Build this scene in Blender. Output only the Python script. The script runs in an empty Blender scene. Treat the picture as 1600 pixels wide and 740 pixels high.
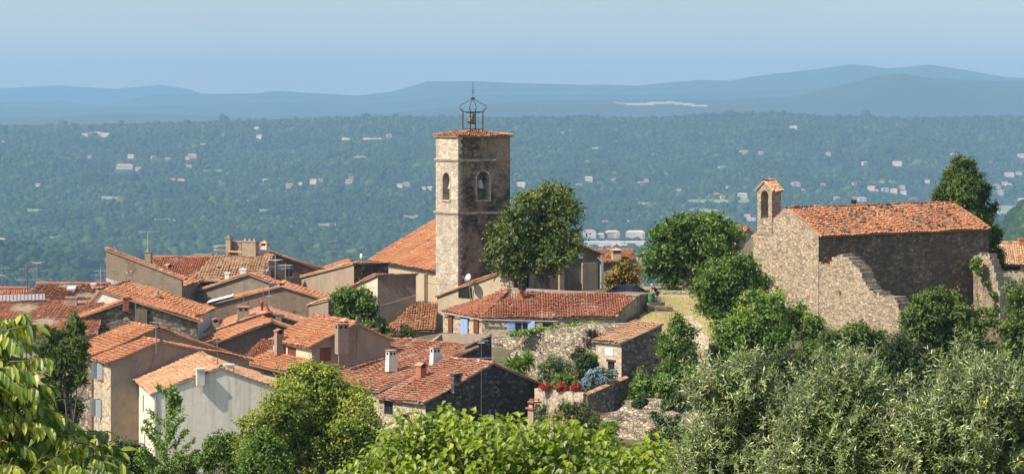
HAZE_D = 7.6e-5
HAZE_COL = (.33, .57, .785)
SUN_EL, SUN_AZ, SUN_E = 46, 30, 4.4
SKY_S, SKY_AIR = .15, (1.0, 1.2, 1.0)
EXPO = 0.8
import bpy, bmesh, math, random
import numpy as np
from mathutils import Vector
RNG = np.random.default_rng(7)
random.seed(5)
SC = bpy.context.scene
COL = SC.collection
F, HY, EYE = 3750.0, 160.0, 40.0      # focal length in photo pixels, horizon row, eye height


def P(px, py, D):
    return np.array([(px - 800.0) / F * D, D, EYE - (py - HY) / F * D])


def nrm(v):
    v = np.asarray(v, float)
    return v / (np.linalg.norm(v, axis=-1, keepdims=True) + 1e-12)


# ---------------------------------------------------------------- objects
def tag(o, label=None, cat=None, group=None, kind=None):
    if label: o['label'] = label
    if cat: o['category'] = cat
    if group: o['group'] = group
    if kind: o['kind'] = kind
    return o


def thing(name, label, cat, base, group=None, rz=0.0):
    o = bpy.data.objects.new(name, None)
    COL.objects.link(o)
    o.location = tuple(base)
    o.rotation_euler = (0, 0, rz)
    o.empty_display_size = 0.3
    return tag(o, label, cat, group)


def wloc(o):
    p = np.array(o.location)
    if o.parent: p = p + wloc(o.parent)
    return p


class MB:
    """collects faces in world coordinates, then builds ONE mesh object"""
    def __init__(s):
        s.V, s.Fl, s.Fs, s.M, s.R, s.n = [], [], [], [], [], 0

    def add(s, V, faces, mat=0, rnd=None):
        V = np.asarray(V, float).reshape(-1, 3)
        for f in faces:
            s.Fl.append(np.asarray(f, np.int64) + s.n); s.Fs.append(np.array([len(f)]))
            s.M.append(np.array([mat])); s.R.append(np.array([RNG.random() if rnd is None else rnd]))
        s.V.append(V); s.n += len(V)

    def addk(s, V, Fk, mat=0, rnd=None):
        """Fk: (n,k) array of faces"""
        Fk = np.asarray(Fk, np.int64)
        s.V.append(np.asarray(V, float).reshape(-1, 3))
        s.Fl.append((Fk + s.n).ravel()); s.Fs.append(np.full(len(Fk), Fk.shape[1]))
        s.M.append(np.full(len(Fk), mat))
        s.R.append(RNG.random(len(Fk)) if rnd is None else np.broadcast_to(np.asarray(rnd, float), (len(Fk),)))
        s.n += len(s.V[-1])

    def box(s, c, ax, ay, az, xs, ys, zs, mat=0, rnd=None, taper=1.0):
        c, ax, ay, az = (np.asarray(q, float) for q in (c, ax, ay, az))
        v = []
        for k, z in enumerate(zs):
            q = 1.0 if k == 0 else taper
            mx, my = (xs[0] + xs[1]) / 2, (ys[0] + ys[1]) / 2
            for y in ys:
                for x in xs:
                    v.append(c + ax * (mx + (x - mx) * q) + ay * (my + (y - my) * q) + az * z)
        f = [(0, 2, 3, 1), (4, 5, 7, 6), (0, 1, 5, 4), (2, 6, 7, 3), (0, 4, 6, 2), (1, 3, 7, 5)]
        if np.dot(np.cross(ax, ay), az) < 0: f = [t[::-1] for t in f]
        s.add(v, f, mat, rnd)

    def tube(s, pts, radii, sides=6, mat=0, cap=True, rnd=0.5):
        pts = np.asarray(pts, float); n = len(pts)
        radii = np.broadcast_to(np.asarray(radii, float), (n,))
        tg = np.gradient(pts, axis=0) if n > 2 else np.repeat([pts[-1] - pts[0]], n, 0)
        tg = nrm(tg)
        ref = np.array([0, 0, 1.0]) if abs(tg[0][2]) < 0.9 else np.array([1.0, 0, 0])
        a = nrm(np.cross(tg, ref)); b = np.cross(tg, a)
        th = np.linspace(0, 2 * np.pi, sides, endpoint=False)
        ring = (a[:, None] * np.cos(th)[None, :, None] + b[:, None] * np.sin(th)[None, :, None]) * radii[:, None, None] + pts[:, None]
        Fk = []
        for i in range(n - 1):
            for j in range(sides):
                k = (j + 1) % sides
                Fk.append((i * sides + j, i * sides + k, (i + 1) * sides + k, (i + 1) * sides + j))
        s.addk(ring.reshape(-1, 3), Fk, mat, rnd)
        if cap:
            s.add(ring[0], [tuple(range(sides))[::-1]], mat, rnd)
            s.add(ring[-1], [tuple(range(sides))], mat, rnd)

    def lathe(s, c, prof, sides=10, mat=0, rnd=0.5, axis=(0, 0, 1)):
        """prof: list of (r, h)"""
        axis = nrm(axis); c = np.asarray(c, float)
        s.tube([c + axis * h for r, h in prof], [max(r, 1e-4) for r, h in prof], sides, mat, True, rnd)

    def build(s, name, mats, parent=None, smooth=False, base=None):
        if not s.V: return None
        V = np.concatenate(s.V)
        if parent is not None: org = wloc(parent)
        elif base is not None: org = np.asarray(base, float)
        else:
            lo, hi = V.min(0), V.max(0)
            org = np.array([(lo[0] + hi[0]) / 2, (lo[1] + hi[1]) / 2, lo[2]])
        L = np.concatenate(s.Fl); S = np.concatenate(s.Fs)
        me = bpy.data.meshes.new(name)
        me.vertices.add(len(V)); me.vertices.foreach_set('co', (V - org).astype(np.float32).ravel())
        me.loops.add(len(L)); me.loops.foreach_set('vertex_index', L.astype(np.int32))
        me.polygons.add(len(S))
        st = np.zeros(len(S), np.int32); st[1:] = np.cumsum(S)[:-1]
        me.polygons.foreach_set('loop_start', st)
        try: me.polygons.foreach_set('loop_total', S.astype(np.int32))
        except Exception: pass
        me.polygons.foreach_set('material_index', np.concatenate(s.M).astype(np.int32))
        me.polygons.foreach_set('use_smooth', np.full(len(S), smooth))
        at = me.attributes.new('rnd', 'FLOAT', 'FACE')
        at.data.foreach_set('value', np.concatenate(s.R).astype(np.float32))
        me.update(calc_edges=True); me.validate()
        for m in (mats if isinstance(mats, (list, tuple)) else [mats]): me.materials.append(m)
        o = bpy.data.objects.new(name, me); COL.objects.link(o)
        if parent is not None: o.parent = parent
        else: o.location = tuple(org)
        return o


def boolean_cut(o, cutters):
    """subtract closed solids from o (world coordinates), keep o"""
    mb = MB()
    for V, fs in cutters: mb.add(V, fs)
    c = mb.build('cutter', o.data.materials[0])
    md = o.modifiers.new('cut', 'BOOLEAN'); md.object = c; md.operation = 'DIFFERENCE'; md.solver = 'EXACT'
    md.use_self = True
    bpy.context.view_layer.update()
    dg = bpy.context.evaluated_depsgraph_get()
    me = bpy.data.meshes.new_from_object(o.evaluated_get(dg))
    o.modifiers.clear(); old = o.data; o.data = me; me.name = old.name
    bpy.data.meshes.remove(old)
    cm = c.data; bpy.data.objects.remove(c); bpy.data.meshes.remove(cm)


def prism(c, ax, az, n, outline, d0, d1):
    """closed solid: outline in the (ax,az) plane pushed along n from d0 to d1"""
    c, ax, az, n = (np.asarray(q, float) for q in (c, ax, az, n))
    k = len(outline)
    A = [c + ax * x + az * z + n * d0 for x, z in outline]
    B = [c + ax * x + az * z + n * d1 for x, z in outline]
    f = [tuple(range(k))[::-1], tuple(range(k, 2 * k))]
    for i in range(k):
        j = (i + 1) % k
        f.append((i, j, k + j, k + i))
    # orientation
    area = sum(outline[i][0] * outline[(i + 1) % k][1] - outline[(i + 1) % k][0] * outline[i][1] for i in range(k))
    flip = (area < 0) ^ (np.dot(np.cross(ax, az), n) * (d1 - d0) < 0)
    if flip: f = [t[::-1] for t in f]
    return np.array(A + B), f


def arch_outline(w, h, arch=True, seg=8):
    if not arch: return [(-w / 2, -h / 2), (w / 2, -h / 2), (w / 2, h / 2), (-w / 2, h / 2)]
    r = w / 2
    o = [(-r, -h / 2), (r, -h / 2)]
    for k in range(seg + 1):
        t = math.pi * k / seg
        o.append((r * math.cos(t), h / 2 - r + r * math.sin(t)))
    return o


# ---------------------------------------------------------------- materials
def newmat(name):
    m = bpy.data.materials.new(name); m.use_nodes = True
    nt = m.node_tree; nt.nodes.clear()
    out = nt.nodes.new('ShaderNodeOutputMaterial')
    return m, nt, out


def N(nt, typ, **kw):
    n = nt.nodes.new(typ)
    for k, v in kw.items():
        if k in n.inputs: n.inputs[k].default_value = v
        else: setattr(n, k, v)
    return n


def ramp(nt, stops, interp='LINEAR'):
    n = nt.nodes.new('ShaderNodeValToRGB'); cr = n.color_ramp; cr.interpolation = interp
    while len(cr.elements) < len(stops): cr.elements.new(0.5)
    for e, (p, c) in zip(cr.elements, stops):
        e.position = p; e.color = (*c, 1) if len(c) == 3 else c
    return n


def mixc(nt, a, b, fac, mode='MIX'):
    n = nt.nodes.new('ShaderNodeMix'); n.data_type = 'RGBA'; n.blend_type = mode; n.clamp_factor = True; n.clamp_result = False
    for i, q in ((6, a), (7, b), (0, fac)):
        if isinstance(q, (int, float)): n.inputs[i].default_value = q
        elif isinstance(q, tuple): n.inputs[i].default_value = (*q, 1)
        else: nt.links.new(q, n.inputs[i])
    return n.outputs[2]


def geo_coord(nt, scale=(1, 1, 1)):
    t = N(nt, 'ShaderNodeTexCoord'); m = N(nt, 'ShaderNodeMapping'); m.inputs['Scale'].default_value = scale
    nt.links.new(t.outputs['Object'], m.inputs['Vector'])
    return m.outputs[0]


def noise(nt, vec, scale, detail=4, rough=0.6):
    n = N(nt, 'ShaderNodeTexNoise', Scale=scale, Detail=detail, Roughness=rough)
    nt.links.new(vec, n.inputs['Vector'])
    return n.outputs['Fac']


def mth(nt, op, a, b=0.0, c=0.0):
    n = N(nt, 'ShaderNodeMath', operation=op)
    for i, q in enumerate((a, b, c)):
        if isinstance(q, (int, float)): n.inputs[i].default_value = q
        else: nt.links.new(q, n.inputs[i])
    return n.outputs[0]


def finish(nt, out, col, rough=0.9, bump=None, bstr=0.5, bdist=0.03, metal=0.0, spec=0.3):
    b = N(nt, 'ShaderNodeBsdfPrincipled')
    if isinstance(col, tuple): b.inputs['Base Color'].default_value = (*col, 1)
    else: nt.links.new(col, b.inputs['Base Color'])
    b.inputs['Roughness'].default_value = rough; b.inputs['Metallic'].default_value = metal
    b.inputs['Specular IOR Level'].default_value = spec
    if bump is not None:
        q = N(nt, 'ShaderNodeBump', Strength=bstr, Distance=bdist)
        nt.links.new(bump, q.inputs['Height']); nt.links.new(q.outputs[0], b.inputs['Normal'])
    nt.links.new(b.outputs[0], out.inputs['Surface'])
    return b


def plain(name, col, rough=0.7, metal=0.0, var=0.15, spec=0.3):
    m, nt, out = newmat(name)
    v = geo_coord(nt); n = noise(nt, v, 6.0)
    c = mixc(nt, tuple(x * (1 - var) for x in col), tuple(min(1, x * (1 + var)) for x in col), n)
    finish(nt, out, c, rough, n, 0.15, 0.01, metal, spec)
    return m


def stone(name, stops, mortar, scale=3.6, flat=1.7, mw=0.07, bstr=0.9, stain=None, stain_amt=0.5, joints=1.0):
    """rubble masonry: one colour per stone, mortar in the joints, stains of their own shape"""
    m, nt, out = newmat(name)
    v = geo_coord(nt, (1, 1, flat))
    w = N(nt, 'ShaderNodeTexNoise', Scale=2.5, Detail=2)
    nt.links.new(v, w.inputs['Vector'])
    vm = N(nt, 'ShaderNodeVectorMath', operation='MULTIPLY_ADD')
    nt.links.new(w.outputs['Color'], vm.inputs[0]); vm.inputs[1].default_value = (0.18,) * 3; nt.links.new(v, vm.inputs[2])
    a = N(nt, 'ShaderNodeTexVoronoi', Scale=scale); nt.links.new(vm.outputs[0], a.inputs['Vector'])
    e = N(nt, 'ShaderNodeTexVoronoi', Scale=scale, feature='DISTANCE_TO_EDGE'); nt.links.new(vm.outputs[0], e.inputs['Vector'])
    sep = N(nt, 'ShaderNodeSeparateColor'); nt.links.new(a.outputs['Color'], sep.inputs[0])
    r = ramp(nt, stops); nt.links.new(sep.outputs[0], r.inputs[0])
    edge = N(nt, 'ShaderNodeMapRange', interpolation_type='SMOOTHSTEP'); edge.inputs['From Min'].default_value = 0.0
    edge.inputs['From Max'].default_value = mw; nt.links.new(e.outputs['Distance'], edge.inputs[0])
    f1 = noise(nt, geo_coord(nt), 14.0)
    c = mixc(nt, mortar, r.outputs[0], mth(nt, 'MAXIMUM', edge.outputs[0], 1 - joints))
    c = mixc(nt, c, mixc(nt, c, (0.5, 0.5, 0.5), 1.0, 'MULTIPLY'), mth(nt, 'MULTIPLY', f1, 0.35))
    big = noise(nt, geo_coord(nt, (1, 1, 0.6)), 0.55, 5, 0.65)
    if stain:
        k = ramp(nt, [(0.42, (0, 0, 0)), (0.58, (1, 1, 1))]); nt.links.new(big, k.inputs[0])
        c = mixc(nt, c, stain, mth(nt, 'MULTIPLY', k.outputs[0], stain_amt))
    else:
        c = mixc(nt, c, mixc(nt, c, (0.62, 0.6, 0.57), 1.0, 'MULTIPLY'), big)
    h = mth(nt, 'ADD', edge.outputs[0], mth(nt, 'MULTIPLY', f1, 0.6))
    finish(nt, out, c, 0.95, h, bstr, 0.06)
    return m


def render_wall(name, c1, c2, dark, dark_amt=0.45, scale=0.5, streak=0.35):
    """old lime render: patches, rain streaks, fine grain"""
    m, nt, out = newmat(name)
    big = noise(nt, geo_coord(nt), scale, 6, 0.65)
    k = ramp(nt, [(0.38, (0, 0, 0)), (0.66, (1, 1, 1))]); nt.links.new(big, k.inputs[0])
    c = mixc(nt, c1, c2, k.outputs[0])
    st = noise(nt, geo_coord(nt, (2.2, 2.2, 0.16)), 1.2, 4, 0.6)
    k2 = ramp(nt, [(0.48, (0, 0, 0)), (0.72, (1, 1, 1))]); nt.links.new(st, k2.inputs[0])
    c = mixc(nt, c, dark, mth(nt, 'MULTIPLY', k2.outputs[0], streak))
    mid = noise(nt, geo_coord(nt), 2.2, 6, 0.7)
    k3 = ramp(nt, [(0.5, (0, 0, 0)), (0.62, (1, 1, 1))]); nt.links.new(mid, k3.inputs[0])
    c = mixc(nt, c, dark, mth(nt, 'MULTIPLY', k3.outputs[0], dark_amt))
    fine = noise(nt, geo_coord(nt), 18.0, 3)
    c = mixc(nt, c, mixc(nt, c, (0.6, 0.6, 0.6), 1.0, 'MULTIPLY'), mth(nt, 'MULTIPLY', fine, 0.5))
    finish(nt, out, c, 0.95, mth(nt, 'ADD', fine, mid), 0.5, 0.04)
    return m


def tile_mat(name, stops, lichen=(0.2, 0.17, 0.13), la=0.6, lscale=1.3):
    m, nt, out = newmat(name)
    a = N(nt, 'ShaderNodeAttribute', attribute_name='rnd')
    r = ramp(nt, stops); nt.links.new(a.outputs['Fac'], r.inputs[0])
    v = geo_coord(nt)
    big = noise(nt, v, 0.35, 4, 0.6)
    c = mixc(nt, mixc(nt, r.outputs[0], (0.72, 0.66, 0.62), 1.0, 'MULTIPLY'), r.outputs[0], big)
    l = noise(nt, v, lscale, 6, 0.75)
    k = ramp(nt, [(0.53, (0, 0, 0)), (0.66, (1, 1, 1))]); nt.links.new(l, k.inputs[0])
    c = mixc(nt, c, lichen, mth(nt, 'MULTIPLY', k.outputs[0], la))
    g = noise(nt, v, 9.0, 3)
    c = mixc(nt, c, mixc(nt, c, (0.55, 0.52, 0.5), 1.0, 'MULTIPLY'), mth(nt, 'MULTIPLY', g, 0.6))
    finish(nt, out, c, 0.9, g, 0.4, 0.02)
    return m


def leaf_mat(name, stops, trans=0.35, gloss=0.025, rough=0.5, patch=None, patch_amt=0.5, pscale=0.8, gain=(2.0, 1.8, 1.25)):
    m, nt, out = newmat(name)
    a = N(nt, 'ShaderNodeAttribute', attribute_name='rnd')
    r = ramp(nt, stops); nt.links.new(a.outputs['Fac'], r.inputs[0])
    c = r.outputs[0]
    if patch:
        n = noise(nt, geo_coord(nt), pscale, 3)
        k = ramp(nt, [(0.45, (0, 0, 0)), (0.62, (1, 1, 1))]); nt.links.new(n, k.inputs[0])
        c = mixc(nt, c, patch, mth(nt, 'MULTIPLY', k.outputs[0], patch_amt))
    c = mixc(nt, c, gain, 1.0, 'MULTIPLY')
    d = N(nt, 'ShaderNodeBsdfDiffuse'); nt.links.new(c, d.inputs[0])
    t = N(nt, 'ShaderNodeBsdfTranslucent'); tc = mixc(nt, c, (1.0, 1.15, 0.45), 1.0, 'MULTIPLY'); nt.links.new(tc, t.inputs[0])
    mx = N(nt, 'ShaderNodeMixShader', Fac=trans); nt.links.new(d.outputs[0], mx.inputs[1]); nt.links.new(t.outputs[0], mx.inputs[2])
    g = N(nt, 'ShaderNodeBsdfGlossy', Roughness=rough); g.inputs[0].default_value = (1, 1, 1, 1)
    m2 = N(nt, 'ShaderNodeMixShader', Fac=gloss); nt.links.new(mx.outputs[0], m2.inputs[1]); nt.links.new(g.outputs[0], m2.inputs[2])
    nt.links.new(m2.outputs[0], out.inputs['Surface'])
    return m


M = {}
_t = dict
M['tile_orange'] = tile_mat('tile_orange', [(0, (0.265, 0.081, 0.033)), (.25, (0.449, 0.163, 0.072)), (.6, (0.560, 0.244, 0.107)), (.82, (0.611, 0.337, 0.174)), (1, (0.694, 0.543, 0.348))])
M['tile_flat'] = tile_mat('tile_flat', [(0, (.30, .10, .05)), (.3, (.46, .165, .08)), (.7, (.52, .20, .095)), (1, (.58, .27, .15))], la=0.25)
M['tile_red'] = tile_mat('tile_red', [(0, (0.174, 0.068, 0.042)), (.25, (0.416, 0.143, 0.076)), (.65, (0.532, 0.196, 0.098)), (.88, (0.578, 0.300, 0.167)), (1, (0.717, 0.631, 0.441))], la=0.4)
M['tile_pale'] = tile_mat('tile_pale', [(0, (0.330, 0.132, 0.066)), (.3, (0.550, 0.286, 0.143)), (.7, (0.682, 0.418, 0.231)), (1, (0.748, 0.550, 0.374))], la=0.35)
M['tile_mixed'] = tile_mat('tile_mixed', [(0, (0.157, 0.077, 0.050)), (.2, (0.389, 0.154, 0.086)), (.5, (0.546, 0.231, 0.124)), (.75, (0.631, 0.346, 0.198)), (1, (0.800, 0.642, 0.468))], la=0.6, lscale=1.6)
M['tile_lichen'] = tile_mat('tile_lichen', [(0, (0.204, 0.099, 0.056)), (.2, (0.428, 0.165, 0.078)), (.6, (0.560, 0.231, 0.100)), (.85, (0.591, 0.308, 0.167)), (1, (0.591, 0.484, 0.367))], lichen=(0.152, 0.138, 0.111), la=0.85, lscale=2.2)
M['stone_tan'] = stone('stone_tan', [(0, (0.270, 0.203, 0.135)), (.3, (0.486, 0.378, 0.257)), (.7, (0.608, 0.486, 0.338)), (.9, (0.675, 0.486, 0.270)), (1, (0.743, 0.648, 0.513))], (0.486, 0.405, 0.297), stain=(0.351, 0.297, 0.230), stain_amt=.35)
M['stone_brown'] = stone('stone_brown', [(0, (0.120, 0.092, 0.068)), (.35, (0.255, 0.194, 0.138)), (.75, (0.389, 0.299, 0.209)), (1, (0.538, 0.448, 0.329))], (0.224, 0.179, 0.134), scale=2.9, mw=.11)
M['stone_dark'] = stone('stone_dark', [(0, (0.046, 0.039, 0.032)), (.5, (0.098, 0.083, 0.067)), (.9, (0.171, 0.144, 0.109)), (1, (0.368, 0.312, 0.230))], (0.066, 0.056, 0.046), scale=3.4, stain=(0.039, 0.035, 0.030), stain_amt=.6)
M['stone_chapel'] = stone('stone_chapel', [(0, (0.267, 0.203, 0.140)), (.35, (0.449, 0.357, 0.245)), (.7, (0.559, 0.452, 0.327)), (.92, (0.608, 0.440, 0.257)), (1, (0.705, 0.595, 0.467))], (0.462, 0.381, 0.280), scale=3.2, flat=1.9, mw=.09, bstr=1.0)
M['stone_chapel_shaded'] = stone('stone_chapel_shaded', [(0, (0.101, 0.077, 0.048)), (.4, (0.202, 0.146, 0.089)), (.8, (0.302, 0.217, 0.129)), (1, (0.484, 0.339, 0.192))], (0.173, 0.129, 0.079), scale=3.2, flat=1.9, mw=.09, stain=(0.121, 0.094, 0.064), stain_amt=.6)  # chapel masonry again, darker: shade of the long wall put into its colour
M['stone_pale'] = stone('stone_pale', [(0, (0.225, 0.182, 0.126)), (.3, (0.427, 0.353, 0.252)), (.7, (0.562, 0.470, 0.339)), (1, (0.698, 0.598, 0.445))], (0.281, 0.225, 0.155), scale=3.0, mw=.13, bstr=1.0)
M['stone_hut'] = stone('stone_hut', [(0, (0.425, 0.338, 0.225)), (.5, (0.587, 0.475, 0.338)), (1, (0.725, 0.625, 0.475))], (0.575, 0.475, 0.350), scale=4.2, mw=.06, bstr=.5)
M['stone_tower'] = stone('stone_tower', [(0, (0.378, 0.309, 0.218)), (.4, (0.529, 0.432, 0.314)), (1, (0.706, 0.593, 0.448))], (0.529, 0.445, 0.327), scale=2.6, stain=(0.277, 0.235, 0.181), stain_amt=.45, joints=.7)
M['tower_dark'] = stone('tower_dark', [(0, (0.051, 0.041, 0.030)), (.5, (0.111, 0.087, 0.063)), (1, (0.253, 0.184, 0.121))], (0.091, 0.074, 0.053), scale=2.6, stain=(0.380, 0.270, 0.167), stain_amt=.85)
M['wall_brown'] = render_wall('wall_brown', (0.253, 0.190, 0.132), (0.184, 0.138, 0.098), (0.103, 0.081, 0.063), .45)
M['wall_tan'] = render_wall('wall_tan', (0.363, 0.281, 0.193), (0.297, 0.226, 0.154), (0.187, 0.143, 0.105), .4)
M['wall_tan2'] = render_wall('wall_tan2', (.3, .24, .165), (.24, .19, .13), (.14, .115, .085), .4)
M['wall_sand'] = render_wall('wall_sand', (0.524, 0.415, 0.284), (0.459, 0.361, 0.240), (0.328, 0.252, 0.163), .3)
M['wall_cream'] = render_wall('wall_cream', (.66, .56, .4), (.6, .5, .35), (.45, .36, .25), .2, streak=.2)
M['wall_white'] = render_wall('wall_white', (0.800, 0.744, 0.596), (0.740, 0.658, 0.518), (0.350, 0.265, 0.162), .12, streak=.5)
M['wall_grey'] = render_wall('wall_grey', (0.309, 0.248, 0.183), (0.392, 0.297, 0.198), (0.190, 0.154, 0.114), .4)
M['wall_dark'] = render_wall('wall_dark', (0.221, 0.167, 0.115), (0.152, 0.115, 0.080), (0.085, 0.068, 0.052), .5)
M['concrete'] = render_wall('concrete', (.42, .38, .32), (.34, .3, .25), (.2, .18, .15), .4)
M['flash'] = plain('zinc_flashing', (.5, .5, .52), .5, .2)
M['wood_brown'] = plain('wood_brown', (.16, .06, .028), .6)
M['wood_dark'] = plain('wood_dark', (.06, .04, .028), .7)
M['blue_paint'] = plain('blue_paint', (0.264, 0.367, 0.578), .5, var=.08)
M['grey_paint'] = plain('grey_paint', (.3, .32, .33), .6)
M['white_paint'] = plain('white_paint', (.78, .76, .7), .6, var=.06)
M['glass'] = plain('window_glass', (.02, .023, .028), .12, spec=.6)
M['dark'] = plain('dark_hollow', (.015, .013, .012), .9)
M['iron'] = plain('iron', (.03, .032, .03), .5, .5)
M['alu'] = plain('aluminium', (.55, .56, .57), .35, .7)
M['rust'] = plain('rusty_metal', (.2, .12, .07), .7, .3)
M['mast'] = plain('mast_metal', (.26, .24, .21), .5, .5)
M['bronze'] = plain('bronze', (.14, .1, .065), .5, .5)
M['bell_grey'] = plain('bell_grey', (.42, .42, .4), .5, .2)
M['bark'] = plain('bark', (.13, .1, .075), .95, var=.4)
M['bark_grey'] = plain('bark_grey', (.28, .24, .19), .95, var=.35)
M['brick'] = plain('brick_red', (.35, .13, .07), .9, var=.3)
M['chim_tan'] = render_wall('chimney_tan', (.36, .28, .2), (.3, .23, .16), (.18, .14, .1), .4, 1.5)
M['chim_white'] = render_wall('chimney_white', (.72, .68, .58), (.65, .6, .5), (.45, .4, .32), .2, 1.5)
M['tv_black'] = plain('black_metal', (.02, .02, .022), .5)
M['tarp_blue'] = plain('pale_blue_sheet', (.45, .58, .7), .6)
# ---------------------------------------------------------------- tiled roofs
def tile_field(mb, poly, tw=0.21, tl=0.36, seg=4, lift=0.075, mat=0, jit=1.15, slab=0.1, amp=.85):
    """canal tiles over a planar polygon; poly[0]-poly[1] is the eave. Every tile is a half barrel of its own."""
    poly = np.asarray(poly, float)
    n = nrm(np.cross(poly[1] - poly[0], poly[2] - poly[0]))
    if n[2] < 0:
        poly = poly[::-1]; poly = np.roll(poly, 2, axis=0) if len(poly) == 4 else np.roll(poly, 2, axis=0)
        n = -n
    poly = poly.copy(); poly[:, 2] -= ((poly - poly[0]) @ n) / n[2]          # keep it planar
    u = nrm(poly[1] - poly[0]); w = np.cross(n, u)
    if w[2] < 0: w = -w; u = -u
    o = poly[0]
    q = np.stack([(poly - o) @ u, (poly - o) @ w], 1)
    lo, hi = q.min(0), q.max(0)
    # slab under the tiles
    k = len(poly)
    top = poly + n * 0.01; bot = poly - n * slab
    nn = np.cross(poly[1] - poly[0], poly[2] - poly[1])
    idx = list(range(k)) if np.dot(nn, n) > 0 else list(range(k))[::-1]
    f = [tuple(idx), tuple(i + k for i in idx[::-1])]
    for a in range(k):
        i, j = idx[a], idx[(a + 1) % k]
        f.append((i, k + i, k + j, j))
    mb.add(np.concatenate([top, bot]), f, 1, 0.1)
    xs = np.arange(lo[0] + tw / 2, hi[0], tw); ys = np.arange(lo[1] - 0.06, hi[1], tl)
    if not len(xs) or not len(ys): return
    X, Y = np.meshgrid(xs, ys); X = X.ravel(); Y = Y.ravel()
    colj = RNG.normal(0, 0.03, len(xs)) * jit
    X = X + np.tile(RNG.normal(0, 0.012, len(xs)), len(ys)) * jit
    Y = Y + np.tile(colj, len(ys)) + RNG.normal(0, 0.025, len(X)) * jit
    # inside test (convex)
    ins = np.ones(len(X), bool); cx, cy = X, Y + tl * 0.45
    ar = 0
    for a in range(k): ar += q[a][0] * q[(a + 1) % k][1] - q[(a + 1) % k][0] * q[a][1]
    for a in range(k):
        p0, p1 = q[a], q[(a + 1) % k]
        cr = (p1[0] - p0[0]) * (cy - p0[1]) - (p1[1] - p0[1]) * (cx - p0[0])
        ins &= (cr * np.sign(ar) > -0.02)
    ins &= RNG.random(len(X)) > 0.006 * jit
    X, Y = X[ins], Y[ins]; m = len(X)
    if not m: return
    L = tl * 1.22 * RNG.uniform(.92, 1.08, m)
    rot = RNG.normal(0, 0.03, m) * jit
    lz = lift + RNG.normal(0, 0.010, m) * jit + 0.04 * np.clip(RNG.random(m) - 0.94, 0, 1) * 10 * jit
    th = np.linspace(0, math.pi, seg + 1)
    V = np.zeros((m, 2, seg + 1, 3))
    for e, (rr, hh) in enumerate(((0.54, 1.0), (0.43, 0.25))):
        lx = np.cos(th)[None] * tw * rr * np.ones((m, 1)); lh = np.sin(th)[None] * tw * rr * amp + (lz * hh)[:, None]
        ly = np.zeros((m, seg + 1)) + (L * e)[:, None]
        x = lx * np.cos(rot)[:, None] - ly * np.sin(rot)[:, None]; y = lx * np.sin(rot)[:, None] + ly * np.cos(rot)[:, None]
        V[:, e] = o + (X[:, None] + x)[..., None] * u + (Y[:, None] + y)[..., None] * w + (lh + 0.01)[..., None] * n
    sag = .035 * np.sin(X * 1.3 + Y * .7 + o[0]) + .03 * np.sin(X * .55 - Y * 1.1 + o[1] * 2) - .02
    V += (sag[:, None, None, None] * jit) * n
    s1 = seg + 1
    base = (np.arange(m) * 2 * s1)[:, None]
    Fk = []
    for j in range(seg): Fk.append(np.concatenate([base + j, base + s1 + j, base + s1 + j + 1, base + j + 1], 1))
    Fk = np.stack(Fk, 1).reshape(-1, 4)
    colr = RNG.beta(1.6, 1.6, len(xs)); r = (.42 * np.tile(colr, len(ys))[ins] + .58 * RNG.beta(2.0, 2.0, m)) * 0.96 + 0.02      # tiles laid in runs down a row
    r = np.where(RNG.random(m) < 0.06, RNG.random(m), r)
    mb.addk(V.reshape(-1, 3), Fk, mat, np.repeat(r, seg))


def ridge_row(mb, p, q, r=0.15, tl=0.42, mat=0):
    p, q = np.asarray(p, float), np.asarray(q, float); d = q - p; L = np.linalg.norm(d)
    if L < 0.1: return
    d = d / L; s = nrm(np.cross(d, [0, 0, 1])); up = np.cross(s, d)
    k = max(1, int(L / tl)); th = np.linspace(-0.2, math.pi + 0.2, 7)
    for i in range(k):
        a = p + d * (L * i / k); b = p + d * (L * (i + 1) / k + 0.06)
        dz = RNG.normal(0, 0.012)
        A = a + (np.cos(th)[:, None] * s + np.sin(th)[:, None] * up) * r + up * (dz + .0)
        B = b + (np.cos(th)[:, None] * s + np.sin(th)[:, None] * up) * r * 0.82 + up * dz
        mb.addk(np.concatenate([A, B]), [(j, 7 + j, 8 + j, j + 1) for j in range(6)], mat, RNG.beta(2, 2))


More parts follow.
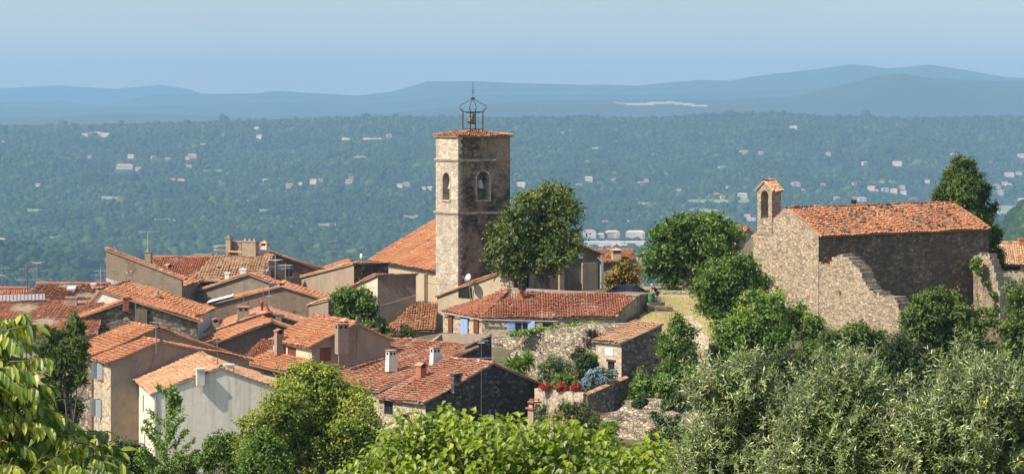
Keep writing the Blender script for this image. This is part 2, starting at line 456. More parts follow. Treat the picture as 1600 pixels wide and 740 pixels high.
class Blk:
    """a house block: near vertical corner at photo column px and distance D, turned by a degrees;
    face R runs right from the corner, face L runs left, both away from the viewer"""
    def __init__(s, name, label, cat, px, D, a, pyb=None, group=None):
        s.O = np.array([(px - 800) / F * D, D, 0.0]); a = math.radians(a)
        s.u = np.array([math.cos(a), math.sin(a), 0]); s.v = np.array([-math.sin(a), math.cos(a), 0])
        s.nR = -s.v; s.nL = -s.u; s.Z = np.array([0, 0, 1.0]); s.D = D
        s.name, s.label, s.cat, s.group, s.pyb = name, label, cat, group, pyb
        s.root = None

    def ax(s, face): return (s.u, s.v, s.nR) if face == 'R' else (s.v, s.u, s.nL)

    def t(s, face, px, off=None):
        d = s.ax(face)[0]; O = s.O if off is None else s.O + off; k = (px - 800) / F
        return (k * O[1] - O[0]) / (d[0] - k * d[1])

    def tz(s, face, px, py):
        t = s.t(face, px); y = s.O[1] + t * s.ax(face)[0][1]
        return t, EYE - (py - HY) / F * y

    def pt(s, face, px, py, out=0.0):
        t, z = s.tz(face, px, py)
        return s.O + s.ax(face)[0] * t + s.Z * z + s.ax(face)[2] * out

    def build(s, face, prof, ext=None, extm=None, mats='wall_tan', roof='tile_orange', ov=0.28, rk=0.12, wins=(), zdrop=7.0,
              tiled=True, ridge=True, roofname='roof', parent=None, slopes=None, tw=0.21, topov=0.1):
        dA, dB, n = s.ax(face)
        s.prof = [s.tz(face, *p) for p in prof]
        other = 'L' if face == 'R' else 'R'
        LB = extm if extm is not None else s.t(other, ext)
        s.LB = LB; s.face = face
        zb = min(z for t, z in s.prof) - zdrop if s.pyb is None else EYE - (s.pyb - HY) / F * s.D
        s.zb = zb
        pr = s.prof
        if parent is None:
            s.root = thing(s.name, s.label, s.cat, s.O + s.Z * zb, s.group)
        else: s.root = parent
        outl = [(pr[0][0], zb), (pr[-1][0], zb)] + [(t, z) for t, z in pr[::-1]]
        V, f = prism(s.O, dA, s.Z, dB, outl, 0, LB)
        # materials per face
        md = mats if isinstance(mats, dict) else {'*': mats}
        slots = [md.get('*', md.get('R') or md.get('L')), md.get('R', md.get('*') or md.get('L')), md.get('L', md.get('*') or md.get('R'))]
        mb = MB()
        for q in f:
            P3 = V[list(q)]; nn = nrm(np.cross(P3[1] - P3[0], P3[2] - P3[0]))
            k = 1 if np.dot(nn, s.nR) > .9 else (2 if np.dot(nn, s.nL) > .9 else 0)
            mb.add(V, [q], k)
        # weld: rebuild as one closed solid
        mb2 = MB(); mb2.V = [V]; mb2.n = len(V)
        for q, mm in zip(f, mb.M): mb2.Fl.append(np.array(q)); mb2.Fs.append(np.array([len(q)])); mb2.M.append(mm); mb2.R.append(np.array([.5]))
        s.wall = mb2.build('wall', [M[x] for x in slots], s.root)
        cut = [w for w in wins if w.get('depth', .18) > 0]
        if cut:
            cs = []
            for w in cut:
                wa, wb, wn = s.ax(w.get('face', face))
                c = s.pt(w.get('face', face), w['px'], w['py'])
                cs.append(prism(c, wa, s.Z, wn, arch_outline(w['w'], w['h'], w.get('arch', False)), -w.get('depth', .18), 0.3))
            boolean_cut(s.wall, cs)
        for w in wins: s.window(w, face)
        # roof
        if tiled:
            rm = MB(); rmats = [M[roof], M['wall_tan']]
            b0, b1 = -rk, LB + rk
            for i in range(len(pr) - 1):
                if slopes is not None and i not in slopes: continue
                (t0, z0), (t1, z1) = pr[i], pr[i + 1]
                if z0 > z1: (t0, z0), (t1, z1) = (t1, z1), (t0, z0)       # t0 = eave
                d = np.sign(t1 - t0); sl = (z1 - z0) / max(abs(t1 - t0), 1e-3)
                end_lo = (i == 0 and pr[0][1] <= pr[1][1]) or (i == len(pr) - 2 and pr[-1][1] <= pr[-2][1])
                e = ov if end_lo else 0.0
                te, ze = t0 - d * e, z0 - sl * e
                tt, zt = t1, z1
                if len(pr) == 2: tt, zt = t1 + d * topov, z1 + sl * topov
                lift = 0.11
                Q = [s.O + dA * te + dB * b0 + s.Z * (ze + lift), s.O + dA * te + dB * b1 + s.Z * (ze + lift),
                     s.O + dA * tt + dB * b1 + s.Z * (zt + lift), s.O + dA * tt + dB * b0 + s.Z * (zt + lift)]
                tile_field(rm, Q, tw=tw)
            if ridge and len(pr) > 2:
                for i in range(1, len(pr) - 1):
                    t1, z1 = pr[i]
                    ridge_row(rm, s.O + dA * t1 + dB * b0 + s.Z * (z1 + .15), s.O + dA * t1 + dB * b1 + s.Z * (z1 + .15))
            s.roof = rm.build(roofname, rmats, s.root)
        return s

    def window(s, w, face0):
        fc = w.get('face', face0); dA, dB, n = s.ax(fc); Z = s.Z
        c = s.pt(fc, w['px'], w['py']); W, H, k = w['w'], w['h'], w.get('kind', 'dark')
        dep = w.get('depth', .18); col = M[w.get('col', 'wood_brown')]
        if k == 'hole': return
        mb = MB(); fr = .06
        if k in ('dark', 'open', 'ajar'):
            mb.box(c, dA, n, Z, (-W / 2, W / 2), (-dep + .01, -dep + .03), (-H / 2, H / 2), 1)
            for x in (-W / 2 + fr / 2, 0, W / 2 - fr / 2):
                mb.box(c, dA, n, Z, (x - fr / 2, x + fr / 2), (-dep + .03, -dep + .07), (-H / 2, H / 2), 0)
            for z in (-H / 2, H / 2 - fr):
                mb.box(c, dA, n, Z, (-W / 2, W / 2), (-dep + .032, -dep + .066), (z, z + fr), 0)
            wo = mb.build('window', [M[w.get('fcol', 'wood_dark')], M['glass']], s.root)
        else:
            mb.box(c, dA, n, Z, (-W / 2, W / 2), (-dep + .01, -dep + .03), (-H / 2, H / 2), 0)
            wo = mb.build('window', [M['dark']], s.root)
        def shut(off, ang, hw):
            m2 = MB(); ca, sa = math.cos(ang), math.sin(ang)
            e = dA * ca + n * sa; g = n * ca - dA * sa
            m2.box(c + off, e, g, Z, (0, hw), (0, .04), (-H / 2 + .01, H / 2 - .01), 0)
            for z in np.arange(-H / 2 + .08, H / 2 - .08, .11):
                m2.box(c + off, e, g, Z, (.06, hw - .06), (.041, .055), (z, z + .06), 0)
            m2.build('shutter', [col], wo)
        if k == 'shut':
            shut(dA * (-W / 2 + .01) - n * .1, 0, W / 2 - .02); shut(dA * .01 - n * .1, 0, W / 2 - .02)
        elif k == 'open':
            shut(dA * (-W - .02) + n * .03, 0, W / 2); shut(dA * (W / 2 + .02) + n * .03, 0, W / 2)
        elif k == 'ajar':
            shut(dA * (-W / 2) + n * .03, math.radians(38), W / 2); shut(dA * (W / 2) + n * .03, math.radians(70), W / 2)
        if w.get('lintel'):
            m3 = MB(); m3.box(c, dA, n, Z, (-W / 2 - .15, W / 2 + .15), (-.05, .04), (H / 2 + .005, H / 2 + .17), 0)
            m3.build('lintel', [M[w['lintel']]], wo)
        if w.get('sill'):
            m3 = MB(); m3.box(c, dA, n, Z, (-W / 2 - .1, W / 2 + .1), (-.05, .1), (-H / 2 - .09, -H / 2 - .005), 0)
            m3.build('sill', [M[w['sill']]], wo)


def poly_house(name, label, cat, foot, zb, roofs, wall='wall_tan', roof='tile_orange', group=None, ridges=(), parent=None, amp=.85, tw=.21):
    """foot: list of 3D points (top of walls) in order; walls stand below them down to zb; roofs: polygons, first edge = eave"""
    foot = np.asarray(foot, float); k = len(foot)
    root = parent or thing(name, label, cat, [foot[:, 0].mean(), foot[:, 1].mean(), zb], group)
    ar = sum(foot[i][0] * foot[(i + 1) % k][1] - foot[(i + 1) % k][0] * foot[i][1] for i in range(k))
    if ar < 0: foot = foot[::-1]
    low = foot.copy(); low[:, 2] = zb
    mb = MB(); f = [tuple(range(k)), tuple(range(k, 2 * k))[::-1]]
    for i in range(k):
        j = (i + 1) % k; f.append((j, i, k + i, k + j))
    mb.add(np.concatenate([foot, low]), f)
    w = mb.build('wall', [M[wall]], root)
    rm = MB()
    for q in roofs: tile_field(rm, q, amp=amp, tw=tw)
    for a, b in ridges: ridge_row(rm, a, b)
    r = rm.build('roof', [M[roof], M['wall_tan']], root) if rm.V else None
    return root, w, r


def local_axes(a):
    a = math.radians(a)
    return np.array([math.cos(a), math.sin(a), 0]), np.array([-math.sin(a), math.cos(a), 0]), np.array([0, 0, 1.0])


def chimney(parent, px, py_top, py_bot, D, w, d=None, a=25, mat='chim_tan', cap='slab', taper=1.0, name='chimney', label=None):
    """stack with its cap as ONE mesh; cap kinds: slab, tiles, twin, hood, pots, flue"""
    d = d or w; u, v, Z = local_axes(a)
    c = P(px, py_bot, D); h = (py_bot - py_top) / F * D
    mb = MB(); hw, hd = w / 2, d / 2
    if cap == 'flue':
        mb.lathe(c, [(hw * .7, -.3), (hw * .7, h * .72), (hw, h * .72), (hw, h)], 10, 0)
        o = mb.build(name, [M[mat]], parent, True); return o
    zt = h - {'slab': .14, 'tiles': .38, 'twin': .42, 'hood': .45, 'pots': .34}[cap]
    mb.box(c, u, v, Z, (-hw, hw), (-hd, hd), (-.6, zt), 0, taper=taper)
    hw *= taper; hd *= taper
    if cap == 'slab':
        mb.box(c, u, v, Z, (-hw - .06, hw + .06), (-hd - .06, hd + .06), (zt, zt + .13), 0)
    elif cap == 'tiles':                                   # two tiles leaning on each other over openings
        for sx in (-1, 1): mb.box(c, u, v, Z, (sx * hw - (.1 if sx > 0 else 0), sx * hw + (0 if sx > 0 else .1)), (-hd, hd), (zt, zt + .2), 0)
        mb.box(c, u, v, Z, (-hw + .1, hw - .1), (-hd + .05, hd - .05), (zt, zt + .18), 2)
        for sx in (-1, 1):
            e = nrm(u * sx * .9 - Z * .45); g = nrm(np.cross(v, e)); g = g if g[2] > 0 else -g
            mb.box(c + Z * (zt + .36), e, v, g, (-.01, hw + .12), (-hd - .08, hd + .08), (-.03, .03), 1)
    elif cap == 'twin':                                    # dark openings under a slab
        mb.box(c, u, v, Z, (-hw, hw), (-hd, hd), (zt, zt + .34), 0)
        for x in (-hw * .45, hw * .45):
            mb.box(c, u, v, Z, (x - hw * .26, x + hw * .26), (-hd - .012, -hd + .02), (zt + .06, zt + .26), 2)
        mb.box(c, u, v, Z, (-hw - .012, -hw + .02), (-hd * .5, hd * .5), (zt + .06, zt + .26), 2)
        mb.box(c, u, v, Z, (-hw - .05, hw + .05), (-hd - .05, hd + .05), (zt + .34, zt + .42), 1)
    elif cap == 'hood':                                    # little tiled roof on posts
        for sx in (-1, 1):
            for sy in (-1, 1): mb.box(c, u, v, Z, (sx * hw - .07, sx * hw + .07), (sy * hd - .07, sy * hd + .07), (zt, zt + .22), 0)
        mb.box(c, u, v, Z, (-hw + .1, hw - .1), (-hd + .1, hd - .1), (zt, zt + .2), 2)
        ap = c + Z * (zt + .48); q = [c + u * x * (hw + .14) + v * y * (hd + .14) + Z * (zt + .22) for x, y in ((-1, -1), (1, -1), (1, 1), (-1, 1))]
        mb.add(q + [ap], [(0, 1, 4), (1, 2, 4), (2, 3, 4), (3, 0, 4), (3, 2, 1, 0)], 1)
    elif cap == 'pots':
        mb.box(c, u, v, Z, (-hw - .06, hw + .06), (-hd - .06, hd + .06), (zt, zt + .1), 0)
        k = max(1, round(w / .5))
        for i in range(k):
            x = (i - (k - 1) / 2) * w / k
            mb.lathe(c + u * x + Z * (zt + .1), [(.16, 0), (.13, .24), (.11, .24), (.11, .1)], 8, 0)
    o = mb.build(name, [M[mat], M['tile_orange'], M['dark']], parent)
    if label: o['label'] = label
    return o


def antenna(label, px, py_top, py_bot, D, booms, r=.028, mat='mast', az=10, group='TV aerials on the roofs'):
    """booms: list of (py, length_m, n_elements, element_m, turn)"""
    root = thing('tv_antenna', label, 'TV aerial', P(px, py_bot, D) - [0, 0, .3], group)
    mb = MB(); p0, p1 = P(px, py_bot, D), P(px, py_top, D)
    mb.tube([p0 - [0, 0, .3], p1], r, 6); mb.build('mast', [M[mat]], root)
    for (py, L, k, el, turn) in booms:
        u, v, Z = local_axes(az + turn); c = P(px, py, D); b = MB()
        b.tube([c - u * L * .45, c + u * L * .55], .02, 4)
        for x in np.linspace(-.44, .54, k): b.tube([c + u * L * x - v * el / 2 * (1.2 - .4 * x), c + u * L * x + v * el / 2 * (1.2 - .4 * x)], .012, 4)
        b.build('aerial', [M['alu']], root)
    return root


def wall_strip(name, label, cat, pts, thick, zb, mat, cope=None, rough=0.0, copew=.1, step=.6, group=None, cobble=0.0):
    """garden wall along top points; ragged top if rough>0; optional tile coping as a part"""
    pts = [np.asarray(p, float) for p in pts]
    fine = []
    for a, b in zip(pts[:-1], pts[1:]):
        k = max(1, int(np.linalg.norm((b - a)[:2]) / step))
        for i in range(k): fine.append(a + (b - a) * i / k)
    fine.append(pts[-1]); fine = np.array(fine)
    if rough:
        fine[:, 2] += RNG.normal(0, rough, len(fine))
    d = nrm(np.gradient(fine[:, :2], axis=0)); nn = np.stack([d[:, 1], -d[:, 0], np.zeros(len(d))], 1)
    k = len(fine)
    rows = 1 if not rough else 9
    mb = MB(); V = []
    zbv = np.broadcast_to(np.asarray(zb, float), (k,))
    for side in (1, -1):
        for j in range(rows + 1):
            f = j / rows; q = fine + nn * side * thick / 2; q[:, 2] = fine[:, 2] * (1 - f) + zbv * f
            if cobble: q += nn * side * RNG.normal(0, cobble, (k, 1))
            V.append(q)
    V = np.array(V).reshape(-1, 3); R = rows + 1; Fk = []
    for side in (0, 1):
        for j in range(rows):
            for i in range(k - 1):
                a = (side * R + j) * k + i; q = (a, a + k, a + k + 1, a + 1); Fk.append(q if side == 0 else q[::-1])
    for i in range(k - 1): Fk.append((i, i + 1, R * k + i + 1, R * k + i))
    for i in (0, k - 1):
        for j in range(rows):
            a, b = j * k + i, (R + j) * k + i; q = (a, b, b + k, a + k); Fk.append(q if i == 0 else q[::-1])
    mb.addk(V, Fk, 0)
    if cope is None:
        o = mb.build(name, [M[mat]]); tag(o, label, cat, group); return o
    root = thing(name, label, cat, [fine[:, 0].mean(), fine[:, 1].mean(), float(np.min(zbv))], group)
    mb.build('masonry', [M[mat]], root)
    cm = MB()
    for i in range(k - 1):
        for sgn in (1, -1):
            a, b = fine[i] + [0, 0, .12], fine[i + 1] + [0, 0, .12]
            na = nn[i] * sgn * (thick / 2 + copew); 
            Q = [a + na - [0, 0, .1], b + na - [0, 0, .1], b, a]
            Qn = np.array(Q)
            nz = np.cross(Qn[1] - Qn[0], Qn[2] - Qn[0])[2]
            cm.add(Qn, [(0, 1, 2, 3) if nz > 0 else (3, 2, 1, 0)], 0)
    for i in range(k - 1):
        L = np.linalg.norm(fine[i + 1] - fine[i]); m = max(1, int(L / .25))
        for j in range(m):
            c = fine[i] + (fine[i + 1] - fine[i]) * (j + .5) / m + [0, 0, .13]
            for sgn in (1, -1):
                e = nrm(nn[i] * sgn * (thick / 2 + copew) - [0, 0, .1]); dd = nrm(fine[i + 1] - fine[i])
                cm.box(c, e, dd, [0, 0, 1], (0, thick / 2 + copew + .03), (-.1, .1), (-.0, .05 + RNG.random() * .02), 0)
    cm.build('coping', [M[cope]], root)
    return root
# ================================================================ THE VILLAGE
VH = 'houses of the hilltop village'
V3 = lambda *p: P(*p)

# ---- bell tower -------------------------------------------------
def bell_tower():
    b = Blk('bell_tower', 'tall square stone bell tower with dark stained right face and iron bell cage on top', 'bell tower', 716, 215, 32, pyb=560)
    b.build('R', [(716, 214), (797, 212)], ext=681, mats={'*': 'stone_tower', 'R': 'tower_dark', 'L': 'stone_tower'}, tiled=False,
            wins=[_t(px=755, py=290, w=1.3, h=2.6, arch=True, kind='hole', depth=1.1),
                  _t(face='L', px=697.5, py=291, w=1.25, h=2.5, arch=True, kind='hole', depth=1.0)])
    r = b.root; u, v, Z = b.u, b.v, b.Z
    LR = b.prof[1][0]; LL = b.LB; zt = b.prof[0][1]
    for y in (250, 333):                                    # string courses, one ring each
        z = EYE - (y - HY) / F * 215; mb = MB(); e = .17
        for k, (g, h) in enumerate(((e * .55, -.16), (e, -.04))):
            for (x0, x1, y0, y1) in ((-g, LR + g, -g, .02), (-g, LR + g, LL - .02, LL + g), (-g, .02, .02, LL - .02), (LR - .02, LR + g, .02, LL - .02)):
                mb.box(b.O, u, v, Z, (x0, x1), (y0, y1), (z + h, z + h + (.12 if k == 0 else .1)), 0)
        mb.build('string_course', [M['stone_tower']], r)
    # pale stone surrounds of the belfry openings and quoins on the front edge
    for face, px, py, w, h in (('R', 755, 290, 1.3, 2.6), ('L', 697.5, 291, 1.25, 2.5)):
        dA, dB, n = b.ax(face); c = b.pt(face, px, py); o = arch_outline(w, h, True, 10); mb = MB()
        for i in range(1, len(o)):
            a0, a1 = np.array(o[i]), np.array(o[(i + 1) % len(o)])
            if i == len(o) - 1: a1 = np.array(o[0])
            s0, s1 = a0 * np.array([1 + .3 / w, 1 + .2 / h]), a1 * np.array([1 + .3 / w, 1 + .2 / h])
            q = [c + dA * p[0] + Z * p[1] for p in (a0, a1, s1, s0)]
            VV = np.array([p + n * .0 for p in q] + [p + n * .04 for p in q])
            mb.add(VV, [(4, 5, 6, 7), (7, 6, 5, 4), (0, 1, 5, 4), (2, 3, 7, 6), (1, 2, 6, 5), (3, 0, 4, 7)])
        mb.box(c, dA, n, Z, (-w / 2 - .15, w / 2 + .15), (-.2, .1), (-h / 2 - .14, -h / 2 + .004), 0)
        mb.build('belfry_surround', [M['stone_tan']], r)
        bm = MB(); bc = c - n * .62 + Z * .15
        bm.lathe(bc, [(.1, .42), (.24, .36), (.3, .1), (.36, -.2), (.47, -.42), (.44, -.42), (.28, 0)], 14, 0)
        bm.tube([bc + Z * .40 - dA * w * .52, bc + Z * .40 + dA * w * .52], .06, 6, 1)
        bm.build('bell', [M['bell_grey'], M['wood_dark']], r, True)
    mb = MB()
    for i in range(44):
        z = zt - .25 - i * .33; L1, L2 = ((.42, .24), (.24, .42))[i % 2]
        if abs(z - (EYE - (250 - HY) / F * 215)) < .3 or abs(z - (EYE - (333 - HY) / F * 215)) < .3: continue
        mb.box(b.O, u, v, Z, (-.03, L1), (-.03, L2), (z, z + .31), 0)
    mb.build('quoins', [M['stone_tower']], r)
    # low hipped tile roof
    rm = MB(); e = .2; zr = zt + .06; ap = b.O + u * LR / 2 + v * LL / 2 + Z * (zr + .42)
    cs = [b.O + u * x + v * y + Z * zr for x, y in ((-e, -e), (LR + e, -e), (LR + e, LL + e), (-e, LL + e))]
    for i in range(4): tile_field(rm, [cs[i], cs[(i + 1) % 4], ap], tw=.22, amp=.7)
    for i in range(4): ridge_row(rm, cs[i] + Z * .06, ap + Z * .08, .13)
    rm.build('roof', [M['tile_orange'], M['wall_tan']], r)
    # wrought iron cage with its bell
    zc = zr + .3; cg = MB(); cc = b.O + u * LR / 2 + v * LL / 2; hs = .66
    z1, z2 = EYE - (175 - HY) / F * 217.5, EYE - (202 - HY) / F * 217.5
    zs, zk = EYE - (154 - HY) / F * 217.5, EYE - (127 - HY) / F * 217.5
    co = [cc + u * x * hs + v * y * hs for x, y in ((-1, -1), (1, -1), (1, 1), (-1, 1))]
    for i in range(4):
        a, c2 = co[i], co[(i + 1) % 4]
        cg.tube([a + Z * zc, a + Z * (z1 + .05)], .05, 6)
        for z in (z1, z2): cg.tube([a + Z * z, c2 + Z * z], .035, 5)
        dd = nrm(a - cc); R0 = np.linalg.norm(a - cc); pts = []
        for t in np.linspace(0, 1, 13):                    # swelling ogee bar
            rr = R0 * (1 + .34 * math.sin(min(1, t * 1.9) * math.pi)) if t < .53 else R0 * (1 - (t - .53) / .47) ** 1.25
            rr = max(rr * 1.0, .03); pts.append(cc + dd * rr + Z * (z1 + .02 + (zs - z1) * (t ** .85)))
        cg.tube(pts, .03, 5)
        th = np.linspace(0, 1.7 * math.pi, 10)             # scroll
        cg.tube([a + dd * (.12 + .12 * math.cos(q)) + Z * (z1 + .16 + .12 * math.sin(q)) for q in th], .022, 4)
    cg.tube([cc + Z * (zs - .05), cc + Z * zk], .024, 5); cg.lathe(cc + Z * zs, [(.04, -.05), (.22, 0), (.22, .04), (.05, .1)], 8)
    cg.lathe(cc + Z * (zs + .55), [(.02, -.1), (.09, 0), (.02, .1)], 6)
    cg.tube([cc + Z * (zs + .75) - u * .16, cc + Z * (zs + .75) + u * .16], .02, 4)
    cage = cg.build('bell_cage', [M['iron']], r)
    bm = MB(); bc = cc + Z * (z1 - .12); ax = nrm(Z + u * .28)
    bm.lathe(bc, [(.08, .02), (.22, -.06), (.27, -.45), (.33, -.72), (.44, -.92), (.40, -.92), (.2, -.3)], 14, 0, axis=ax)
    bm.tube([bc - ax * .6, bc - ax * 1.02], [.03, .07], 6, 0)
    bm.tube([bc + u * -.75 + Z * .08, bc + u * .75 + Z * .08], .06, 6, 1)
    bm.build('bell', [M['bronze'], M['iron']], cage, True)
bell_tower()

# ---- church nave behind the tower ------------------------------
b = Blk('church', 'large church nave with broad orange tile roof behind the bell tower', 'church', 690, 222, 25)
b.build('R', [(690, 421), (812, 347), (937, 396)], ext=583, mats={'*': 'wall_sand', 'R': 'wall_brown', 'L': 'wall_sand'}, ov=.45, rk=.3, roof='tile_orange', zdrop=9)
ch = b.root
mb = MB()
for p0, w in ((908, 1.6), (872, .5)):
    t, z = b.tz('R', p0, 420)
    mb.box(b.O, b.u, b.v, b.Z, (t, t + w), (-.35, -.002), (z - 7, z + .6), 0)
mb.build('buttress', [M['wall_grey']], ch)
mb = MB()                                                   # pilasters on the lit side wall
for t in (.3, 3.2): mb.box(b.O, b.v, b.nL, b.Z, (t, t + .7), (.002, .4), (b.zb, b.prof[0][1] - .6), 0)
mb.build('pilaster', [M['wall_sand']], ch)

# ---- houses to the right, behind the trees ----------------------
b = Blk('village_house', 'small tan house with orange roof and brick topped chimney right of the church', 'house', 942, 238, 8, group=VH)
b.build('R', [(942, 406), (943.5, 405), (1006, 404)], extm=1.5, mats='wall_sand', tiled=False, zdrop=6)
zz = 40 - 246 / F * 238
root = b.root; rm = MB()
tile_field(rm, [P(930, 412, 236.5), P(992, 406, 238), P(990, 391, 243), P(934, 391, 243)])
ridge_row(rm, P(934, 390, 243), P(990, 390, 243))
hr = rm.build('roof', [M['tile_orange'], M['wall_tan']], root)
chimney(hr, 963, 387, 404, 238, .85, .7, 8, 'wall_sand', 'hood')
antenna('thin white TV aerial on the orange roof right of the church', 976, 372, 396, 240, [(376, 1.1, 6, .4, 0), (383, .8, 4, .4, 60)], .02)

b = Blk('village_house', 'low house with orange roof just behind the left gable of the chapel', 'house', 1150, 226, 12, group=VH)
b.build('R', [(1150, 384), (1168, 358), (1200, 378)], extm=6, mats='wall_sand', roof='tile_orange')

b = Blk('village_house', 'stone house with clay tile roof right of the cypress', 'house', 1552, 224, -6, group=VH)
b.build('L', [(1552, 411), (1548, 381), (1546, 405)], extm=14, mats='stone_tan', roof='tile_pale', ov=.35,
        wins=[_t(face='R', px=1581, py=416, w=1.5, h=.75, kind='dark')], zdrop=5)
chimney(b.roof, 1597, 372, 388, 226, .6, .6, 0, 'brick', 'slab')

# ---- house with blue shutters -----------------------------------
A, B, C2 = P(690, 488, 204), P(752, 499, 199), P(963, 497, 199)
R1, R2 = P(797, 452.5, 205.3), P(997, 462.5, 204.2)
up = np.array([0, 0, .1])
zb = P(750, 560, 199)[2]
fin = .3
A2, B2, C3 = A + [.15, .18, 0], B + [.03, .18, 0], C2 + [-.15, .18, 0]
back = [R2 + [.1, .2, -.1], P(1022, 461, 209), P(800, 452, 208)]
root, w, r = poly_house('village_house', 'long low stone house with blue shutters and red tile roof below the tower', 'house',
    [A2, B2, C3, R2 - [.1, 0, .1], R1 - [0, 0, .1], P(692, 486, 206.5)], zb,
    [[A + up, B + up, R1 + up], [B + up, C2 + up, R2 + up, R1 + up]], 'stone_tan', 'tile_red', VH)
blue_root, blue_roof = root, r
mb = MB()                                                   # rear block and parapet behind the ridge
fr, dirp = R1 + [0, .35, 0], nrm(np.array([*(R2 - R1)[:2], 0]))
back_ = np.cross([0, 0, 1.0], dirp)
LL = np.linalg.norm((R2 - R1)[:2])
V, f = prism(R1 * [1, 1, 0], dirp, [0, 0, 1.0], back_, [(0, zb), (LL + .1, zb), (LL + .1, R2[2] + .1), (0, R1[2] + .16)], .05, .5); mb.add(V, f)
mb.build('parapet', [M['concrete']], root)
# right hand gable block, shaded, with a small dark opening
q0, q1 = P(997, 461, 204.4), P(1023, 461, 206.5)
gb = MB(); g_u = nrm(np.array([*(q1 - q0)[:2], 0])); g_v = np.cross([0, 0, 1.0], g_u); gL = np.linalg.norm((q1 - q0)[:2])
V, f = prism(q0 * [1, 1, 0], g_u, [0, 0, 1.0], g_v, [(0.02, zb), (gL, zb), (gL, q0[2] + .04), (0.02, q0[2] + .04)], 0.02, 3.0)
gb.add(V, f); go = gb.build('side_block', [M['wall_brown']], root)
c = P(1009, 488, 205.3)
boolean_cut(go, [prism(c, g_u, [0, 0, 1.0], -g_v, arch_outline(.7, 1.15), -.8, 1.0)])
# windows on the lit front walls
def front_win(px, py, D, w_, h_, kind, d):
    """d: unit direction along the wall"""
    n_ = np.array([d[1], -d[0], 0]); c = P(px, py, D) + n_ * .02; Z = np.array([0, 0, 1.0]); m = MB()
    m.box(c, d, n_, Z, (-w_ / 2, w_ / 2), (.002, .02), (-h_ / 2, h_ / 2), 1)
    for x in (-w_ / 2, 0, w_ / 2 - .07): m.box(c, d, n_, Z, (x, x + .07), (.021, .06), (-h_ / 2, h_ / 2), 0)
    m.box(c, d, n_, Z, (-w_ / 2, w_ / 2), (.021, .055), (h_ / 2 - .07, h_ / 2), 0)
    o = m.build('window', [M['blue_paint' if kind == 'blue' else 'wood_brown'], M['glass']], root)
    m = MB(); m.box(c, d, n_, Z, (-w_ / 2 - .2, w_ / 2 + .2), (.0, .09), (h_ / 2 + .01, h_ / 2 + .17), 0)
    m.build('lintel', [M['wood_dark']], o)
    return o, c, n_
def leaf_sh(o, c, d, n_, x, w_, h_, ang, mat):
    ca, sa = math.cos(ang), math.sin(ang); e = d * ca + n_ * sa; g = n_ * ca - d * sa; m = MB(); Z = np.array([0, 0, 1.0])
    m.box(c + d * x + n_ * .06, e, g, Z, (0, w_), (0, .05), (-h_ / 2, h_ / 2))
    for z in np.arange(-h_ / 2 + .12, h_ / 2 - .1, .12): m.box(c + d * x + n_ * .06, e, g, Z, (.08, w_ - .08), (.051, .068), (z, z + .07))
    m.build('shutter', [M[mat]], o)
dBC = nrm(np.array([*(C3 - B2)[:2], 0])); dAB = nrm(np.array([*(B2 - A2)[:2], 0]))
o, c, n_ = front_win(815, 512, 199.05, 1.15, 1.1, 'blue', dBC)
leaf_sh(o, c, dBC, n_, -1.2, .62, 1.15, 0, 'blue_paint'); leaf_sh(o, c, dBC, n_, .55, .6, 1.15, math.radians(25), 'blue_paint')
front_win(856, 513, 199.05, .9, .95, 'brown', dBC); front_win(893, 512, 199.05, .8, .7, 'brown', dBC)
def on_ab(px):
    k = (px - 800) / F; t = (k * A2[1] - A2[0]) / (dAB[0] - k * dAB[1]); return A2 + dAB * t
for px, w_, h_, mt in ((727, 1.05, 1.5, 'blue_paint'), (705, .65, 1.5, 'wood_brown'), (745, .7, 1.4, 'wood_brown')):
    q = on_ab(px); D_ = q[1]
    o, c, n_ = front_win(px, 511 if mt == 'blue_paint' else 507, D_, w_, h_, 'blue' if mt == 'blue_paint' else 'brown', dAB)
    leaf_sh(o, c, dAB, n_, -w_ / 2, w_ / 2 - .01, h_, 0, mt); leaf_sh(o, c, dAB, n_, .01, w_ / 2 - .01, h_, 0, mt)
gm = MB()                                                   # gutter and downpipe
gm.tube([A - [.05, .15, -.0], B - [0, .15, -.0], P(872, 502, 198.8)], .055, 8); 
gm.tube([P(757, 502, 198.9), P(759, 512, 199.25), P(760, 530, 199.3)], .07, 8)
gm.build('gutter', [M['concrete']], root)
chimney(blue_roof, 816, 452, 461, 203.6, .62, .62, 5, 'brick', 'flue', name='chimney')
mb = MB(); cp = P(816, 452.5, 203.6); mb.lathe(cp, [(.3, 0), (.36, .05), (.36, .3), (.42, .34), (.1, .52)], 10); mb.build('chimney_cowl', [M['iron']], blue_roof)

# ---- tan lean-to house with sloping tiled coping, under the tower
b = Blk('village_house', 'tan rendered lean-to house with sloping tiled coping at the foot of the tower', 'house', 803, 209.5, 58, group=VH)
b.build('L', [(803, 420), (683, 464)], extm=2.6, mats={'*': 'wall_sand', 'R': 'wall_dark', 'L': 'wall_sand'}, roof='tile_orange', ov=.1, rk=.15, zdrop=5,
        wins=[_t(face='R', px=823, py=440, w=.8, h=1.3, kind='dark')])
mb = MB(); c = b.pt('L', 727, 457); mb.box(c, b.v, b.nL, b.Z, (-.7, .7), (.01, .05), (-.45, .5), 0); mb.build('ventilation_grille', [M['iron']], b.root)
mb = MB(); c = b.pt('L', 737, 457); mb.tube([c + b.nL * .1 - b.Z * 1.0, c + b.nL * .35 + b.Z * .6], .05, 6); mb.build('drain_pipe', [M['mast']], b.root)
